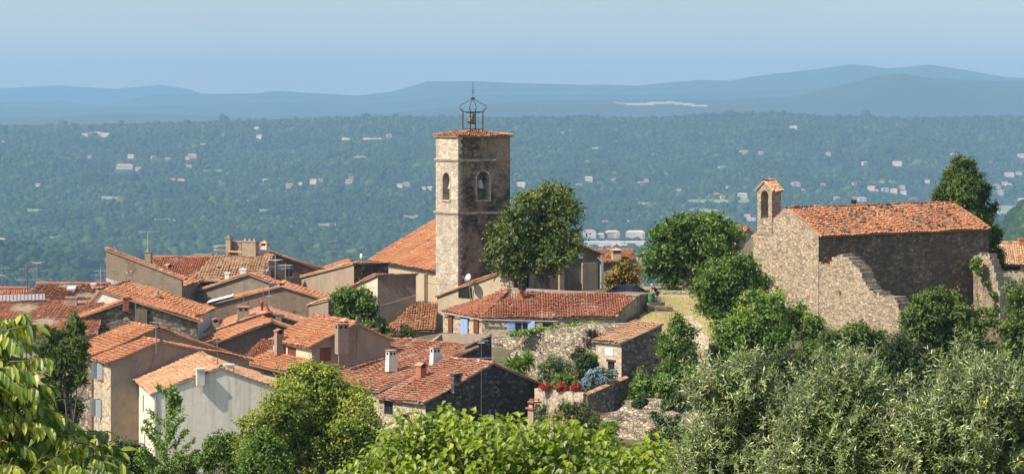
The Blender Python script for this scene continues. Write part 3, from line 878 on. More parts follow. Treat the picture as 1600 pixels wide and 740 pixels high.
# satellite dish on the coping
def dish(label, px, py, D, az, r=.42, stem=None):
    root = thing('satellite_dish', label, 'satellite dish', P(px, py, D) - [0, 0, .7]); c = P(px, py, D)
    d = nrm(np.array([math.sin(math.radians(az)), -math.cos(math.radians(az)), .35]))
    mb = MB(); mb.lathe(c, [(.03, .0), (r * .5, .04), (r * .85, .12), (r, .18), (r * .97, .19), (r * .5, .07), (.03, .03)], 18, axis=d); mb.build('reflector', [M['white_paint']], root, True)
    mb = MB(); mb.tube([c - [0, 0, .1], c + d * .55 - [0, 0, .1]], .018, 5); mb.box(c + d * .55 - np.array([0, 0, .1]), [1, 0, 0], [0, 1, 0], [0, 0, 1], (-.05, .05), (-.05, .05), (-.05, .07)); mb.build('feed_arm', [M['mast']], root)
    mb = MB(); s = c - d * .02; e = P(*stem) if stem else c - [0, 0, .7]; mb.tube([s, (s + e) / 2 - [0, 0, .12], e], .03, 6); mb.build('bracket', [M['mast']], root)
dish('pale satellite dish on an arm at the foot of the bell tower', 733, 436, 211, -55, .45, (722, 431, 213.6))
dish('small pale satellite dish on the dark stone wall left of the church roof', 563, 402, 216.6, 70, .32, (562, 410, 217.4))

# ---- low orange roof left of the tower foot ---------------------
e0, e1, t1, t0 = P(603, 514, 204), P(679, 517, 204), P(684, 474, 210), P(650, 472, 210)
poly_house('village_house', 'low outbuilding with clean orange tile roof left of the tower foot', 'house',
    [e0 + [.3, .3, -.1], e1 + [-.2, .3, -.1], t1 - [0, 0, .12], t0 - [0, 0, .12]], P(640, 560, 204)[2], [[e0, e1, t1, t0]], 'wall_tan', 'tile_orange', VH)

# ---- tall brown wall house and its neighbours -------------------
b = Blk('village_house', 'tall narrow house with plain brown side wall and cream front, left of the church', 'house', 590, 208, 22, group=VH)
b.build('L', [(590, 431), (506, 470)], ext=650, mats={'*': 'wall_brown', 'R': 'wall_brown', 'L': 'wall_cream'}, roof='tile_orange', ov=.2, rk=.2, zdrop=6)
b = Blk('village_house', 'tan house with sloping front coping and dark rubble side wall, behind the brown walled house', 'house', 553, 219, 28, group=VH)
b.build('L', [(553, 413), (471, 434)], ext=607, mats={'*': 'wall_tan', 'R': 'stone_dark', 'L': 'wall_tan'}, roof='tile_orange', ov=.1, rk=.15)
b = Blk('village_house', 'house of which only a short orange roof edge shows behind the dark rubble wall', 'house', 516, 238, 12, group=VH)
b.build('R', [(516, 421), (550, 411), (590, 421)], extm=3, mats='wall_tan', roof='tile_orange')
antenna('tall thin TV aerial left of the church roof, with two yagi booms', 519, 374, 418, 236, [(377, 1.2, 6, .5, 20), (393, 1.6, 5, .7, -10)], .03)

# ---- back row, left --------------------------------------------
b = Blk('village_house', 'tall tan gable house with falling roof edge and a worn dark patch on its wall', 'house', 166, 207, -8, group=VH)
b.build('R', [(166, 391), (284, 436)], extm=.5,  mats={'*': 'wall_tan2', 'R': 'wall_tan2'}, roof='tile_orange', ov=.35, rk=.12, zdrop=8, tw=.22)
houseA = b
b2 = Blk('', '', '', 167, 207.52, -8)
b2.build('R', [(167, 410), (279, 450)], extm=6, mats='wall_tan2', roof='tile_orange', parent=b.root, zdrop=6, roofname='rear_roof', ov=.1)
mb = MB(); 
for k in range(12):
    x0, x1 = 166 + k * 9.4, 166 + (k + 1) * 9.4
    y0, y1 = 438 + k * 3.0, 438 + (k + 1) * 3.0
    a0, a1 = b.pt('R', x0, y0, .02), b.pt('R', x1, y1, .02)
    q = [a0 - [0, 0, .22], a1 - [0, 0, .22], a1 + [0, 0, .22], a0 + [0, 0, .22]]
    n_ = b.nR * .05
    mb.add(np.array(q + [p + n_ for p in q]), [(4, 5, 6, 7), (0, 1, 5, 4), (3, 7, 6, 2)])
mb.build('flashing', [M['flash']], b.root)
mb = MB(); c = b.pt('R', 205, 422, .0)
for i in range(46):
    x, z = RNG.normal(0, .22), RNG.normal(0, .4); s_ = RNG.uniform(.05, .16)
    th = np.linspace(0, 2 * np.pi, 7, endpoint=False); rr = s_ * RNG.uniform(.7, 1.2, 7)
    mb.add(c + b.u * (x + np.cos(th) * rr)[:, None] + b.Z * (z + np.sin(th) * rr)[:, None] + b.nR * (.006 + .0004 * i), [tuple(range(7))], 0 if RNG.random() < .9 else 1)
mb.build('flaked_patch', [M['wall_brown'], M['wall_sand']], b.root)
chimney(b.roof, 232, 388, 412, 211, .55, .55, -8, 'chim_tan', 'pots', name='chimney')
antenna('TV aerial with a long flat boom beside the chimney of the tall tan house', 231, 361, 395, 212, [(362, 1.9, 7, .45, 8)], .03, 'alu')

r1 = [P(268, 447, 220), P(322, 446, 220), P(350, 402, 227), P(236, 401, 227)]
r2 = [P(296, 444, 218.5), P(404, 444, 218.5), P(427, 404, 226), P(334, 396, 226)]
root, w, r = poly_house('village_house', 'big back house with corrugated red and pale tile roofs and massive chimneys', 'house',
    [P(280, 456, 220.5), P(402, 453, 219), P(422, 418, 225.5), P(424, 420, 230), P(240, 418, 230), P(244, 420, 226)], P(300, 520, 220)[2],
    [r1], 'stone_tan', 'tile_red', VH, [(r1[3], r1[2])])
rm = MB(); tile_field(rm, [q + [0, 0, .28] for q in r2], tw=.27, tl=.42, amp=.55); ridge_row(rm, r2[3] + [0, 0, .3], r2[2] + [0, 0, .3])
rp = rm.build('roof', [M['tile_pale'], M['wall_tan']], root); rp['label'] = 'pale tan roof slope'
chimney(rp, 369, 376, 400, 227, 1.3, .6, -20, 'chim_tan', 'slab')
chimney(rp, 358, 367, 400, 226.5, .5, .5, -20, 'chim_tan', 'pots')
chimney(rp, 391, 372, 402, 226, 1.45, .7, -20, 'chim_tan', 'pots')
chimney(rp, 414, 376, 400, 227, .62, .62, -20, 'chim_white', 'hood')
mb = MB(); c = P(318, 401, 228); ua, va, Z = local_axes(-8); mb.box(c, ua, va, Z, (-.9, .9), (-.3, .3), (-.6, .28)); mb.build('roof_curb', [M['chim_tan']], rp)
chimney(r, 264, 412, 424, 224.5, .5, .5, 30, 'chim_white', 'tiles')
# the shaded narrow window wall under the red roof, with flower pot
mb = MB(); mb.box(P(284, 468, 219.9), [1, 0, 0], [0, 1, 0], [0, 0, 1], (-.5, .5), (-.05, .05), (-1.0, 1.0)); mb.build('door', [M['wood_dark']], root)

b = Blk('village_house', 'dark shaded gable house with long falling tile edge behind the grey aerials', 'house', 420, 229, 20, group=VH)
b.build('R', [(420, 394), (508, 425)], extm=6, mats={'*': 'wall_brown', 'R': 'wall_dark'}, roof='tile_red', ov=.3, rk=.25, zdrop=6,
        wins=[_t(px=452, py=423, w=.8, h=1.2, kind='dark', fcol='grey_paint')])
antenna('grey TV aerial with ladder-like grid boom against the dark gable', 430, 398, 436, 219, [(406, 1.1, 8, .8, 40), (416, 2.6, 4, .3, 0)], .03, 'alu')
antenna('second grey aerial with square grid panel beside the dark gable', 446, 411, 440, 217.5, [(414, .5, 8, 1.0, 80), (419, 1.2, 7, .6, 30)], .035, 'alu')

# ---- middle left rows -------------------------------------------
b = Blk('village_house', 'tan gable house with orange verge tiles in front of the pale corrugated roof', 'house', 306, 212, -14, group=VH)
b.build('R', [(306, 456), (389, 429), (448, 452)], extm=1.3, mats='wall_tan2', roof='tile_orange', ov=.15, rk=.2, zdrop=6)
chimney(b.roof, 381, 419, 430, 213.5, .6, .5, -14, 'chim_white', 'slab')
chimney(b.roof, 356, 425, 440, 214.5, .42, .42, -14, 'chim_white', 'slab')
b = Blk('village_house', 'brown walled house with low orange gable roof and a pale blue sheet along its edge', 'house', 312, 207, -4, group=VH)
b.build('R', [(312, 481), (440, 448), (506, 468)], extm=2.4, mats='wall_brown', roof='tile_orange', ov=.15, rk=.2, zdrop=6)
mb = MB(); 
for k in range(8):
    x0, x1 = 323 + k * 5, 323 + (k + 1) * 5 + .3
    a0, a1 = P(x0, 473 - (x0 - 323) * .26, 206.6), P(x1, 473 - (x1 - 323) * .26, 206.6)
    mb.add([a0, a1, a1 + [0, 1.1, .12 + .05 * (k % 2)], a0 + [0, 1.1, .12]], [(0, 1, 2, 3)])
tag(mb.build('plastic_sheet', [M['tarp_blue']]), 'pale blue plastic sheet lying along the edge of a low orange roof', 'sheet')
chimney(b.roof, 426, 443, 456, 208, .6, .6, 0, 'tv_black', 'slab')
chimney(b.roof, 444, 437, 452, 209, .8, .6, 0, 'chim_tan', 'hood')
antenna('thin TV mast on the low orange gable with the blue sheet', 381, 440, 470, 206.5, [(442, .9, 4, .3, 0)], .025)
antenna('tall thin pole aerial above the brown gable wall, left one of a pair', 411.5, 434, 484, 205, [(436, .6, 3, .25, 0)], .03)
antenna('pale pole aerial above the brown gable wall, right one of a pair', 420.5, 444, 484, 204.5, [(446, 1.3, 4, .3, 10), (462, .7, 3, .3, 50)], .035, 'alu')

b = Blk('village_house', 'tan house with rising pale coping and dark end wall left of the middle tree', 'house', 513, 203, 30, group=VH)
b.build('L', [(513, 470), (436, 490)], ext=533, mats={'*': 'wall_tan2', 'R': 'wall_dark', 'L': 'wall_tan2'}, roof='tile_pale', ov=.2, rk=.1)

b = Blk('village_house', 'low house with grey ledge, rear one of two parallel orange gables', 'house', 316, 200, 9, group=VH)
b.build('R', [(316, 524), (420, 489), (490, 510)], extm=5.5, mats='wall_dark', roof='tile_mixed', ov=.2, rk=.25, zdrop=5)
chimney(b.roof, 380, 478, 508, 200.8, .95, .7, 9, 'chim_tan', 'twin')
chimney(b.roof, 337, 496, 521, 200.5, .5, .6, 9, 'chim_tan', 'tiles')
chimney(b.roof, 435, 489, 507, 201, .5, .5, 9, 'chim_tan', 'slab')
chimney(b.roof, 409.5, 470, 490, 202.5, .28, .28, 9, 'brick', 'flue')
b = Blk('village_house', 'front one of two parallel orange gables, over a plain dark shaded wall', 'house', 325, 195, 16, group=VH)
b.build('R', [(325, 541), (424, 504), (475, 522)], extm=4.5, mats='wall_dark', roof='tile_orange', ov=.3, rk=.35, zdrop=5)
mb = MB()
(t0, z0), (t1, z1) = b.prof[0], b.prof[1]
q0, q1 = b.O + b.u * (t0 - .3) + b.v * 4.75 + b.Z * (z0 + .02), b.O + b.u * t1 + b.v * 4.75 + b.Z * (z1 + .16)
(t2, z2) = b.prof[2]; q2 = b.O + b.u * t2 + b.v * 4.75 + b.Z * (z2 + .1)
for a, c in ((q0, q1), (q1, q2)): 
    s_ = nrm(c - a); mb.box(a, s_, b.v, np.cross(s_, b.v) if np.cross(s_, b.v)[2] > 0 else -np.cross(s_, b.v), (0, np.linalg.norm(c - a)), (0, .12), (-.1, .36))
mb.build('flashing', [M['flash']], b.root)
antenna('thin leaning TV pole in front of the dark shaded gable wall', 339, 519, 572, 181, [(521, .5, 3, .3, 0)], .025)

# ---- left cluster ----------------------------------------------
b = Blk('village_house', 'brown rubble gable house with bright orange verge tiles at the left', 'house', 130, 192, 10, group=VH)
b.build('R', [(130, 495), (203, 470), (309, 503)], extm=1.7, mats={'*': 'stone_brown', 'R': 'stone_brown'}, roof='tile_orange', ov=.3, rk=.3, zdrop=7)
mb = MB(); t, z = b.tz('R', 212, 480); mb.box(b.O, b.u, b.v, b.Z, (t, t + .9), (-.18, -.002), (b.zb, z - .1)); mb.build('pilaster', [M['wall_brown']], b.root)
mb = MB(); t, z = b.tz('R', 140, 520); mb.box(b.O, b.u, b.v, b.Z, (t, t + .75), (-.06, -.002), (z - 1.0, z + .5)); mb.build('blocked_window', [M['wall_brown']], b.root)
chimney(b.roof, 196, 463, 474, 192.5, .45, .45, 20, 'brick', 'slab')
antenna('thin straight TV mast on the brown rubble gable house', 212, 446, 500, 191, [(447, 1.3, 5, .3, 0)], .03)
b = Blk('village_house', 'low house with stepped orange roof sloping down under the tall tan gable', 'house', 150, 197, -6, group=VH)
b.build('R', [(144, 470), (156, 455), (296, 498)], extm=9.0, mats='wall_white', roof='tile_orange', ov=.15, rk=.15, zdrop=5)
chimney(b.roof, 246, 456, 474, 201, .55, .5, -6, 'chim_tan', 'pots')
chimney(b.roof, 158, 447, 462, 199, .8, .5, -6, 'chim_tan', 'slab')
antenna('short slanting TV mast in front of the tall tan gable wall', 179, 419, 452, 203, [(421, .5, 3, .25, 0)], .025)

zb = P(50, 620, 196)[2]
lo = [P(-70, 528, 188), P(152, 522, 188), P(166, 468, 198), P(-70, 472, 198)]
root, w, r = poly_house('village_house', 'wide house with big flat-tiled orange-red roof at the left edge', 'house',
    [P(-66, 529, 188.6), P(148, 524, 188.6), P(163, 470, 197.8), P(-66, 474, 197.8)], zb, [lo], 'wall_sand', 'tile_flat', VH, amp=.22, tw=.26)
up_ = [P(28, 469, 199.5), P(172, 466, 199.5), P(172, 443, 206), P(56, 442, 206)]
root2, w2, r2_ = poly_house('village_house', 'orange roofed house behind the wide left roof, with small skylights', 'house',
    [P(32, 470, 199.8), P(168, 468, 199.8), P(168, 446, 206), P(58, 445, 206)], zb, [up_], 'wall_sand', 'tile_flat', VH, [(up_[3], up_[2])], amp=.3, tw=.26)
ss = MB(); q = P(112, 452, 203.3); sl = nrm(np.array(up_[3]) - np.array(up_[0]) * [0, 1, 1] - np.array([up_[3][0], 0, 0])); 
ss.box(q, [1, 0, 0], nrm([0, 6.5, 1.9]), nrm([0, -1.9, 6.5]), (-.35, .35), (-.4, .4), (-.05, .2)); ss.build('skylight', [M['flash']], r2_)
chimney(r2_, 146, 442, 452, 204, .35, .35, 0, 'chim_white', 'slab')
chimney(r, 112, 463, 472, 196.5, .9, .4, 0, 'chim_tan', 'slab')
gm = MB(); a, c = P(-20, 469, 197.6), P(70, 467, 197.6); d = nrm(c - a)
gm.box(a, d, np.cross([0, 0, 1.0], d), [0, 0, 1], (0, np.linalg.norm(c - a)), (-.05, .05), (-.05, .42), 0)
for k in range(16): gm.box(a + d * (.3 * k), d, np.cross([0, 0, 1.0], d), [0, 0, 1], (0, .06), (-.08, -.052), (-.05, .46), 1)
gm.build('glazed_strip', [M['flash'], M['alu']], r)
b = Blk('village_house', 'house with short steep red roof at the far left edge', 'house', -30, 214, -4, group=VH)
b.build('L', [(-30, 468), (-30.5, 452), (-31, 462)], extm=4.3, mats='wall_sand', roof='tile_red')
antenna('far left TV aerial pole by the red roof, cut by the picture edge', 3, 412, 452, 211, [(419, 1.2, 5, .5, 0), (430, 1, 5, .4, 90)], .03)
antenna('brown wooden TV pole with two booms on the orange roof at the left', 43, 414, 456, 208, [(420, 1.6, 6, .5, 10), (437, 2.2, 7, .4, 0)], .05, 'rust')
antenna('slim TV mast with a pale top boom, right of the brown wooden pole', 58, 408, 444, 209, [(409, 1.2, 7, .5, 0), (411, .9, 5, .4, 60), (423, 1.6, 6, .4, 15)], .035)
antenna('TV aerial with triple boom just left of the tall tan gable house', 157, 420, 448, 205, [(423, 1.2, 6, .5, 0), (430, 1.0, 6, .4, 20), (437, .9, 5, .4, 0)], .035, 'alu')

# ---- grey house and white house, front left ---------------------
GB = Blk('village_house', 'tall grey rendered house with narrow lit stone front and grey shutters', 'house', 173, 172, 32, pyb=770, group=VH)
GB.build('R', [(173, 566), (250, 536), (389, 563)], ext=143, mats={'*': 'wall_grey', 'R': 'wall_grey', 'L': 'stone_tan'}, roof='tile_orange', ov=.35, rk=.15,
         wins=[_t(face='L', px=157.5, py=579, w=.9, h=1.2, kind='ajar', col='grey_paint', sill='brick'),
               _t(face='L', px=155.5, py=637, w=.9, h=1.3, kind='ajar', col='grey_paint'), _t(face='L', px=158, py=690, w=1.1, h=1.4, kind='dark')])
mb = MB(); p0 = GB.pt('R', 243, 540, .02); mb.tube([GB.pt('R', 243, 540, .03), GB.pt('R', 238, 568, .05), GB.pt('R', 213, 603, .03)], .018, 5); mb.build('cable', [M['mast']], GB.root)
b = Blk('village_house', 'higher rear wing with orange roof and rubble end wall, joined to the grey house', 'house', 143, 174.6, 32, pyb=770, group=VH)
b.build('R', [(143, 557), (246, 515), (352, 551)], extm=4.5, mats={'*': 'stone_brown', 'R': 'wall_grey', 'L': 'stone_brown'}, roof='tile_orange', ov=.35, rk=.12)
chimney(b.roof, 252, 511, 521, 178, .8, .4, 22, 'brick', 'slab')
antenna('rusty TV mast with dish shape on the ridge of the grey house', 244, 499, 545, 173.5, [(503, .8, 4, .5, 30)], .04)
b = Blk('village_house', 'narrow sandy house front with pale green shutter glimpsed left of the grey house', 'house', 112, 184, 4, pyb=700, group=VH)
b.build('R', [(78, 590), (112, 590), (128, 590)], extm=5, mats='stone_tan', tiled=False,
        wins=[_t(px=101, py=634, w=.6, h=1.6, kind='shut', col='grey_paint')])

WH = Blk('village_house', 'whitewashed house with rain-streaked gable in the front left', 'house', 241, 165, 16, pyb=800, group=VH)
WH.build('R', [(241, 615), (345, 576), (431, 607)], ext=211, mats={'*': 'wall_white', 'R': 'wall_white', 'L': 'wall_white'}, roof='tile_pale', ov=.3, rk=.1,
         wins=[_t(face='L', px=224, py=630, w=.7, h=1.25, kind='shut', col='wood_brown'), _t(face='L', px=226, py=692, w=.7, h=1.2, kind='shut', col='wood_brown')])
chimney(WH.roof, 313, 574.5, 588, 165.6, .55, .35, 20, 'chim_white', 'slab')
chimney(WH.roof, 358, 568, 582, 168, .6, .4, 20, 'chim_white', 'slab')
mb = MB()                                                   # zinc valley along the neighbour's wall
(t0, z0), (t1, z1) = WH.prof[:2]
a, c = WH.O + WH.u * t0 + WH.v * (WH.LB + .02) + WH.Z * (z0 + .25), WH.O + WH.u * t1 + WH.v * (WH.LB + .02) + WH.Z * (z1 + .3)
s_ = nrm(c - a); mb.box(a, s_, WH.v, np.cross(s_, WH.v) * np.sign(np.cross(s_, WH.v)[2]), (-.3, np.linalg.norm(c - a)), (-.1, .25), (-.15, .12)); mb.build('flashing', [M['concrete']], WH.root)
antenna('thin rusty TV pole on the ridge of the whitewashed house', 340, 531, 580, 167, [(533, .4, 3, .25, 0)], .025, 'rust')

# ---- cream house with brown shutters ----------------------------
TB = Blk('village_house', 'cream fronted house with brown shutters and grey gable in the middle', 'house', 487, 182, 30, group=VH)
TB.build('R', [(487, 542), (556, 506), (610, 531)], ext=427, mats={'*': 'wall_grey', 'R': 'wall_grey', 'L': 'wall_cream'}, roof='tile_orange', ov=.35, rk=.15, zdrop=5,
         wins=[_t(face='L', px=456, py=552, w=1.55, h=1.0, kind='shut', col='wood_brown'), _t(px=508.5, py=553, w=.95, h=1.05, kind='shut', col='wood_brown')])
chimney(TB.roof, 534, 505, 540, 182.4, .9, .6, 30, 'chim_tan', 'twin')
chimney(TB.roof, 541, 496, 515, 185, .6, .6, 30, 'chim_tan', 'hood')
chimney(TB.roof, 558, 494, 554, 182.9, .24, .24, 30, 'mast', 'flue', name='stove_pipe')
chimney(TB.roof, 586, 513, 522, 186, .5, .4, 30, 'chim_tan', 'twin')
LBk = Blk('village_house', 'tan lower house with pantile lean-to roof in front of the cream fronted house', 'house', 451, 180.9, 30, group=VH)
LBk.build('R', [(451, 580), (487, 565)], ext=388, mats='wall_sand', roof='tile_orange', ov=.4, rk=.15, zdrop=6, topov=.05,
          wins=[_t(face='L', px=437, py=597, w=.9, h=1.3, kind='shut', col='wood_dark')])
gm = MB(); gm.tube([LBk.O + LBk.u * -.48 + LBk.Z * (LBk.prof[0][1] - .08), LBk.O + LBk.u * -.48 + LBk.v * LBk.LB + LBk.Z * (LBk.prof[0][1] - .08)], .08, 8); gm.tube([LBk.pt('L', 446, 581, .45), LBk.pt('L', 446, 584, .08), LBk.pt('L', 446, 640, .08)], .05, 6); gm.build('gutter', [M['rust']], LBk.root)
q = [P(372, 566, 188), P(424, 562, 186.5), P(427, 534, 193), P(408, 536, 195)]
poly_house('village_house', 'reddish roofed annex left of the cream fronted house', 'house', [q[0] + [.2, .2, -.12], q[1] + [0, .2, -.12], q[2] - [0, 0, .12], q[3] - [0, 0, .12]], P(400, 640, 188)[2], [q], 'wall_sand', 'tile_red', VH)
chimney(TB.roof, 436, 513, 542, 186, .6, .5, 30, 'chim_tan', 'tiles')

mb = MB(); mb.tube([TB.pt('R', 528.5, 520, .06), TB.pt('R', 528.5, 566, .06)], .05, 6); mb.build('drain_pipe', [M['white_paint']], TB.root)
mb = MB(); c = TB.pt('R', 577, 548); mb.box(c, TB.u, TB.nR, TB.Z, (-.16, .16), (.0, .04), (-.16, .16)); mb.build('vent', [M['mast']], TB.root)
mb = MB(); mb.tube([GB.pt('R', 300, 560, .04), GB.pt('R', 305, 580, .06), GB.pt('R', 318, 575, .05)], .015, 4); mb.build('cable', [M['mast']], GB.root)
mb = MB(); mb.tube([WH.pt('R', 243, 616, .06), WH.pt('R', 243, 740, .06)], .045, 6); mb.build('drain_pipe', [M['concrete']], WH.root)

# ---- big mottled roof house with dark gable --------------------
DB = Blk('village_house', 'dark stone gable house with mottled tile roof in the front centre', 'house', 665, 172, 48, group=VH)
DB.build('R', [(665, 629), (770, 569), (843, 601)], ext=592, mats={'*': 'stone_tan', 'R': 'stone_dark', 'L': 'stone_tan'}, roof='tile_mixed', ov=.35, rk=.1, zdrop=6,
         wins=[_t(face='L', px=607, py=633, w=.9, h=1.3, kind='dark')])
chimney(DB.roof, 713, 583, 600, 173.8, .8, .3, 48, 'stone_dark', 'slab')
D1 = Blk('village_house', 'house with very wide mottled tile roof and two pale chimneys, behind the dark gable', 'house', 596, 176.5, 48, group=VH)
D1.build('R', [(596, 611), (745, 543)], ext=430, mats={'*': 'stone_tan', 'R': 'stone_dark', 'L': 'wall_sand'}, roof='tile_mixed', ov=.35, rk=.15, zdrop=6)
chimney(D1.roof, 611, 546, 567, 180.5, .75, .55, 35, 'chim_white', 'twin', .85)
chimney(D1.roof, 680, 542, 568, 181, .8, .6, 35, 'chim_white', 'twin', .8)
chimney(D1.roof, 658, 566, 584, 177, .62, .5, 48, 'brick', 'tiles')
K = Blk('village_house', 'dark stone block with flat pale parapet between the wide mottled roof and the garden wall', 'house', 727, 183.5, 48, group=VH)
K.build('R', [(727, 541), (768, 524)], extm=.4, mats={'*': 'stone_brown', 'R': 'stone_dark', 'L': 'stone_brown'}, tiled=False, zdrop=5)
antenna('tall white TV mast in front of the dark gable in the centre', 752, 527, 660, 172.5, [(532, .9, 5, .5, 0), (559, 1.6, 4, .5, 0), (535, .5, 4, .4, 70)], .016, 'mast')
mb_root = thing('garden_chimney', 'little stone chimney with two stacked tile caps right of the dark gable', 'chimney', P(835, 670, 170))
mb = MB(); u_, v_, Z = local_axes(40); c = P(835, 668, 170)
mb.box(c, u_, v_, Z, (-.36, .36), (-.3, .3), (-.8, 1.35), 0); mb.build('stack', [M['chim_tan']], mb_root)
mb = MB()
for z, s_ in ((1.36, .5), (1.78, .4)):
    mb.box(c, u_, v_, Z, (-s_, s_), (-s_ * .8, s_ * .8), (z, z + .12), 0)
    for sx in (-1, 1): mb.box(c, u_, v_, Z, (sx * s_ * .6 - .06, sx * s_ * .6 + .06), (-.2, .2), (z + .121, z + .3), 0)
mb.build('tile_cap', [M['tile_red']], mb_root)

wall_strip('garden_wall', 'pale rendered parapet wall closing the wide mottled roof at the back', 'wall', [P(766, 522, 187.4), P(690, 521, 190.5), P(672, 534, 189.5)], .3, P(720, 560, 189)[2], 'wall_tan')

# ---- stone hut ---------------------------------------------------
HB = Blk('stone_hut', 'small square stone hut with single sloping pale tile roof above the flower terrace', 'hut', 971, 180, 40)
HB.build('R', [(971, 537), (1034, 508)], ext=931, mats={'*': 'stone_brown', 'R': 'stone_brown', 'L': 'stone_hut'}, roof='tile_pale', ov=.25, rk=.15, zdrop=4.2,
         wins=[_t(face='L', px=955, py=575, w=.75, h=1.0, kind='dark', lintel='wood_dark')])
mb = MB(); c = HB.pt('L', 952.5, 549); mb.box(c, HB.v, HB.nL, HB.Z, (-.42, .42), (.005, .05), (-.27, .27)); mb.build('wall_plaque', [M['white_paint']], HB.root)

# ---- chapel ------------------------------------------------------
CH = Blk('chapel', 'long rubble stone chapel with stone-weighted tile roof and open bellcote', 'chapel', 1279, 197, 35)
CH.build('L', [(1279, 368), (1229, 328), (1177, 369)], ext=1545, mats={'*': 'stone_chapel', 'R': 'stone_chapel_shaded', 'L': 'stone_chapel'}, roof='tile_lichen', ov=.3, rk=-.02, zdrop=9)
u, v, Z = CH.u, CH.v, CH.Z
ta, za = CH.prof[1]
mb = MB()                                                   # stones weighing the tiles down
for k in range(330):
    uu = RNG.uniform(.3, CH.LB - .3); fr = RNG.random()
    c = CH.O + u * uu + v * (ta * fr) + Z * (CH.prof[0][1] + (za - CH.prof[0][1]) * fr + .22)
    s_ = RNG.uniform(.07, .17); q = []
    for sx in (-1, 1):
        for sy in (-1, 1):
            for sz in (-1, 1): q.append(c + np.array([sx, sy, sz * .55]) * s_ * RNG.uniform(.6, 1.2, 3))
    mb.add(q, [(0, 1, 3, 2), (4, 6, 7, 5), (0, 4, 5, 1), (2, 3, 7, 6), (0, 2, 6, 4), (1, 5, 7, 3)])
tag(mb.build('roof_stones', [M['stone_brown']], CH.roof), kind='stuff')
# bellcote on the gable
t0, _z = CH.tz('L', 1207, 350); t1, _z2 = CH.tz('L', 1184, 350); tm = (t0 + t1) / 2
zt = CH.tz('L', 1196, 284)[1]; zsd = CH.tz('L', 1196, 298)[1]; zlow = CH.tz('L', 1196, 352)[1] - .8
V, f = prism(CH.O - u * .06, v, Z, u, [(t0, zlow), (t1, zlow), (t1, zsd), (tm, zt), (t0, zsd)], 0, 1.0)
mb = MB(); mb.add(V, f); bc = mb.build('bellcote', [M['stone_chapel']], CH.root)
zc = CH.tz('L', 1196, 319)[1]
boolean_cut(bc, [prism(CH.O + v * tm + Z * zc, v, Z, u, arch_outline(.95, 2.35, True, 10), -.5, 1.6)])
rm = MB()
for sg in (-1, 1):
    te = tm + sg * (t1 - tm + .18); ze = zsd - .12
    tile_field(rm, [CH.O + v * te + Z * (ze + .1) - u * .16, CH.O + v * te + Z * (ze + .1) + u * 1.12, CH.O + v * tm + Z * (zt + .1) + u * 1.12, CH.O + v * tm + Z * (zt + .1) - u * .16], tw=.22)
ridge_row(rm, CH.O + v * tm + Z * (zt + .13) - u * .16, CH.O + v * tm + Z * (zt + .13) + u * 1.1)
rm.build('bellcote_roof', [M['tile_pale'], M['wall_tan']], bc)
mb = MB(); c = P(1334, 330, 207); mb.lathe(c, [(.2, -.6), (.2, .7), (.24, .7), (.24, 1.0)], 12); mb.build('stove_pipe', [M['tv_black']], CH.roof)
# ruined wall running on from the gable towards the viewer
def ragged(name, label, base_o, d, n, outline, thick, mat):
    """outline: (t, z) of the ragged top along d; blocks of stone stepped along it, one solid mesh with a broken face"""
    mb = MB(); zb_ = outline[0][2]
    t = np.array([o[0] for o in outline]); z = np.array([o[1] for o in outline])
    ts = np.arange(t[0], t[-1], .22); zz = np.interp(ts, t, z)
    for i, (a, zt_) in enumerate(zip(ts, zz)):
        zt_ = round(zt_ / .2) * .2 + RNG.normal(0, .07)
        j = 0.0
        mb.box(base_o, d, n, [0, 0, 1], (a, a + .225), (j, thick + j), (zb_, zt_), 0)
    return mb.build(name, [M[mat]])
C0 = CH.O.copy(); dd = -v                                       # towards the viewer, to the right
def ct(px):
    k = (px - 800) / F; return (k * C0[1] - C0[0]) / (dd[0] - k * dd[1])
def cz(px, py): return EYE - (py - HY) / F * (C0 + dd * ct(px))[1]
zb = cz(1340, 530)
ol = [(ct(px), cz(px, py), zb) for px, py in ((1279.5, 412), (1296, 411), (1301, 400), (1312, 399), (1322, 404), (1335, 414), (1343, 424), (1346, 436), (1356, 451), (1368, 459), (1385, 463), (1398, 467), (1402, 478), (1404, 486))]
tag(ragged('ruined_wall', '', C0 + u * .02, dd, u, ol, 1.3, 'stone_chapel'), 'broken stepped stone wall running out from the lit gable of the chapel', 'ruined wall')
# ruined buttress at the right end of the chapel
E0 = P(1521, 400, 206) * [1, 1, 0]
ul, vl, _ = local_axes(-50)
def et(px):
    k = (px - 800) / F; return (k * E0[1] - E0[0]) / (ul[0] - k * ul[1])
def ez(px, py): return EYE - (py - HY) / F * (E0 + ul * et(px))[1]
ol = [(et(px), ez(px, py), ez(1545, 560)) for px, py in ((1521, 402), (1526, 399), (1535, 396), (1545, 398), (1548, 412), (1553, 425), (1556, 440), (1560, 455), (1561, 470), (1562, 490))]
tag(ragged('ruined_buttress', '', E0, ul, vl, ol, 1.0, 'stone_chapel'), 'ragged overgrown stone buttress at the right end of the chapel', 'ruined wall')

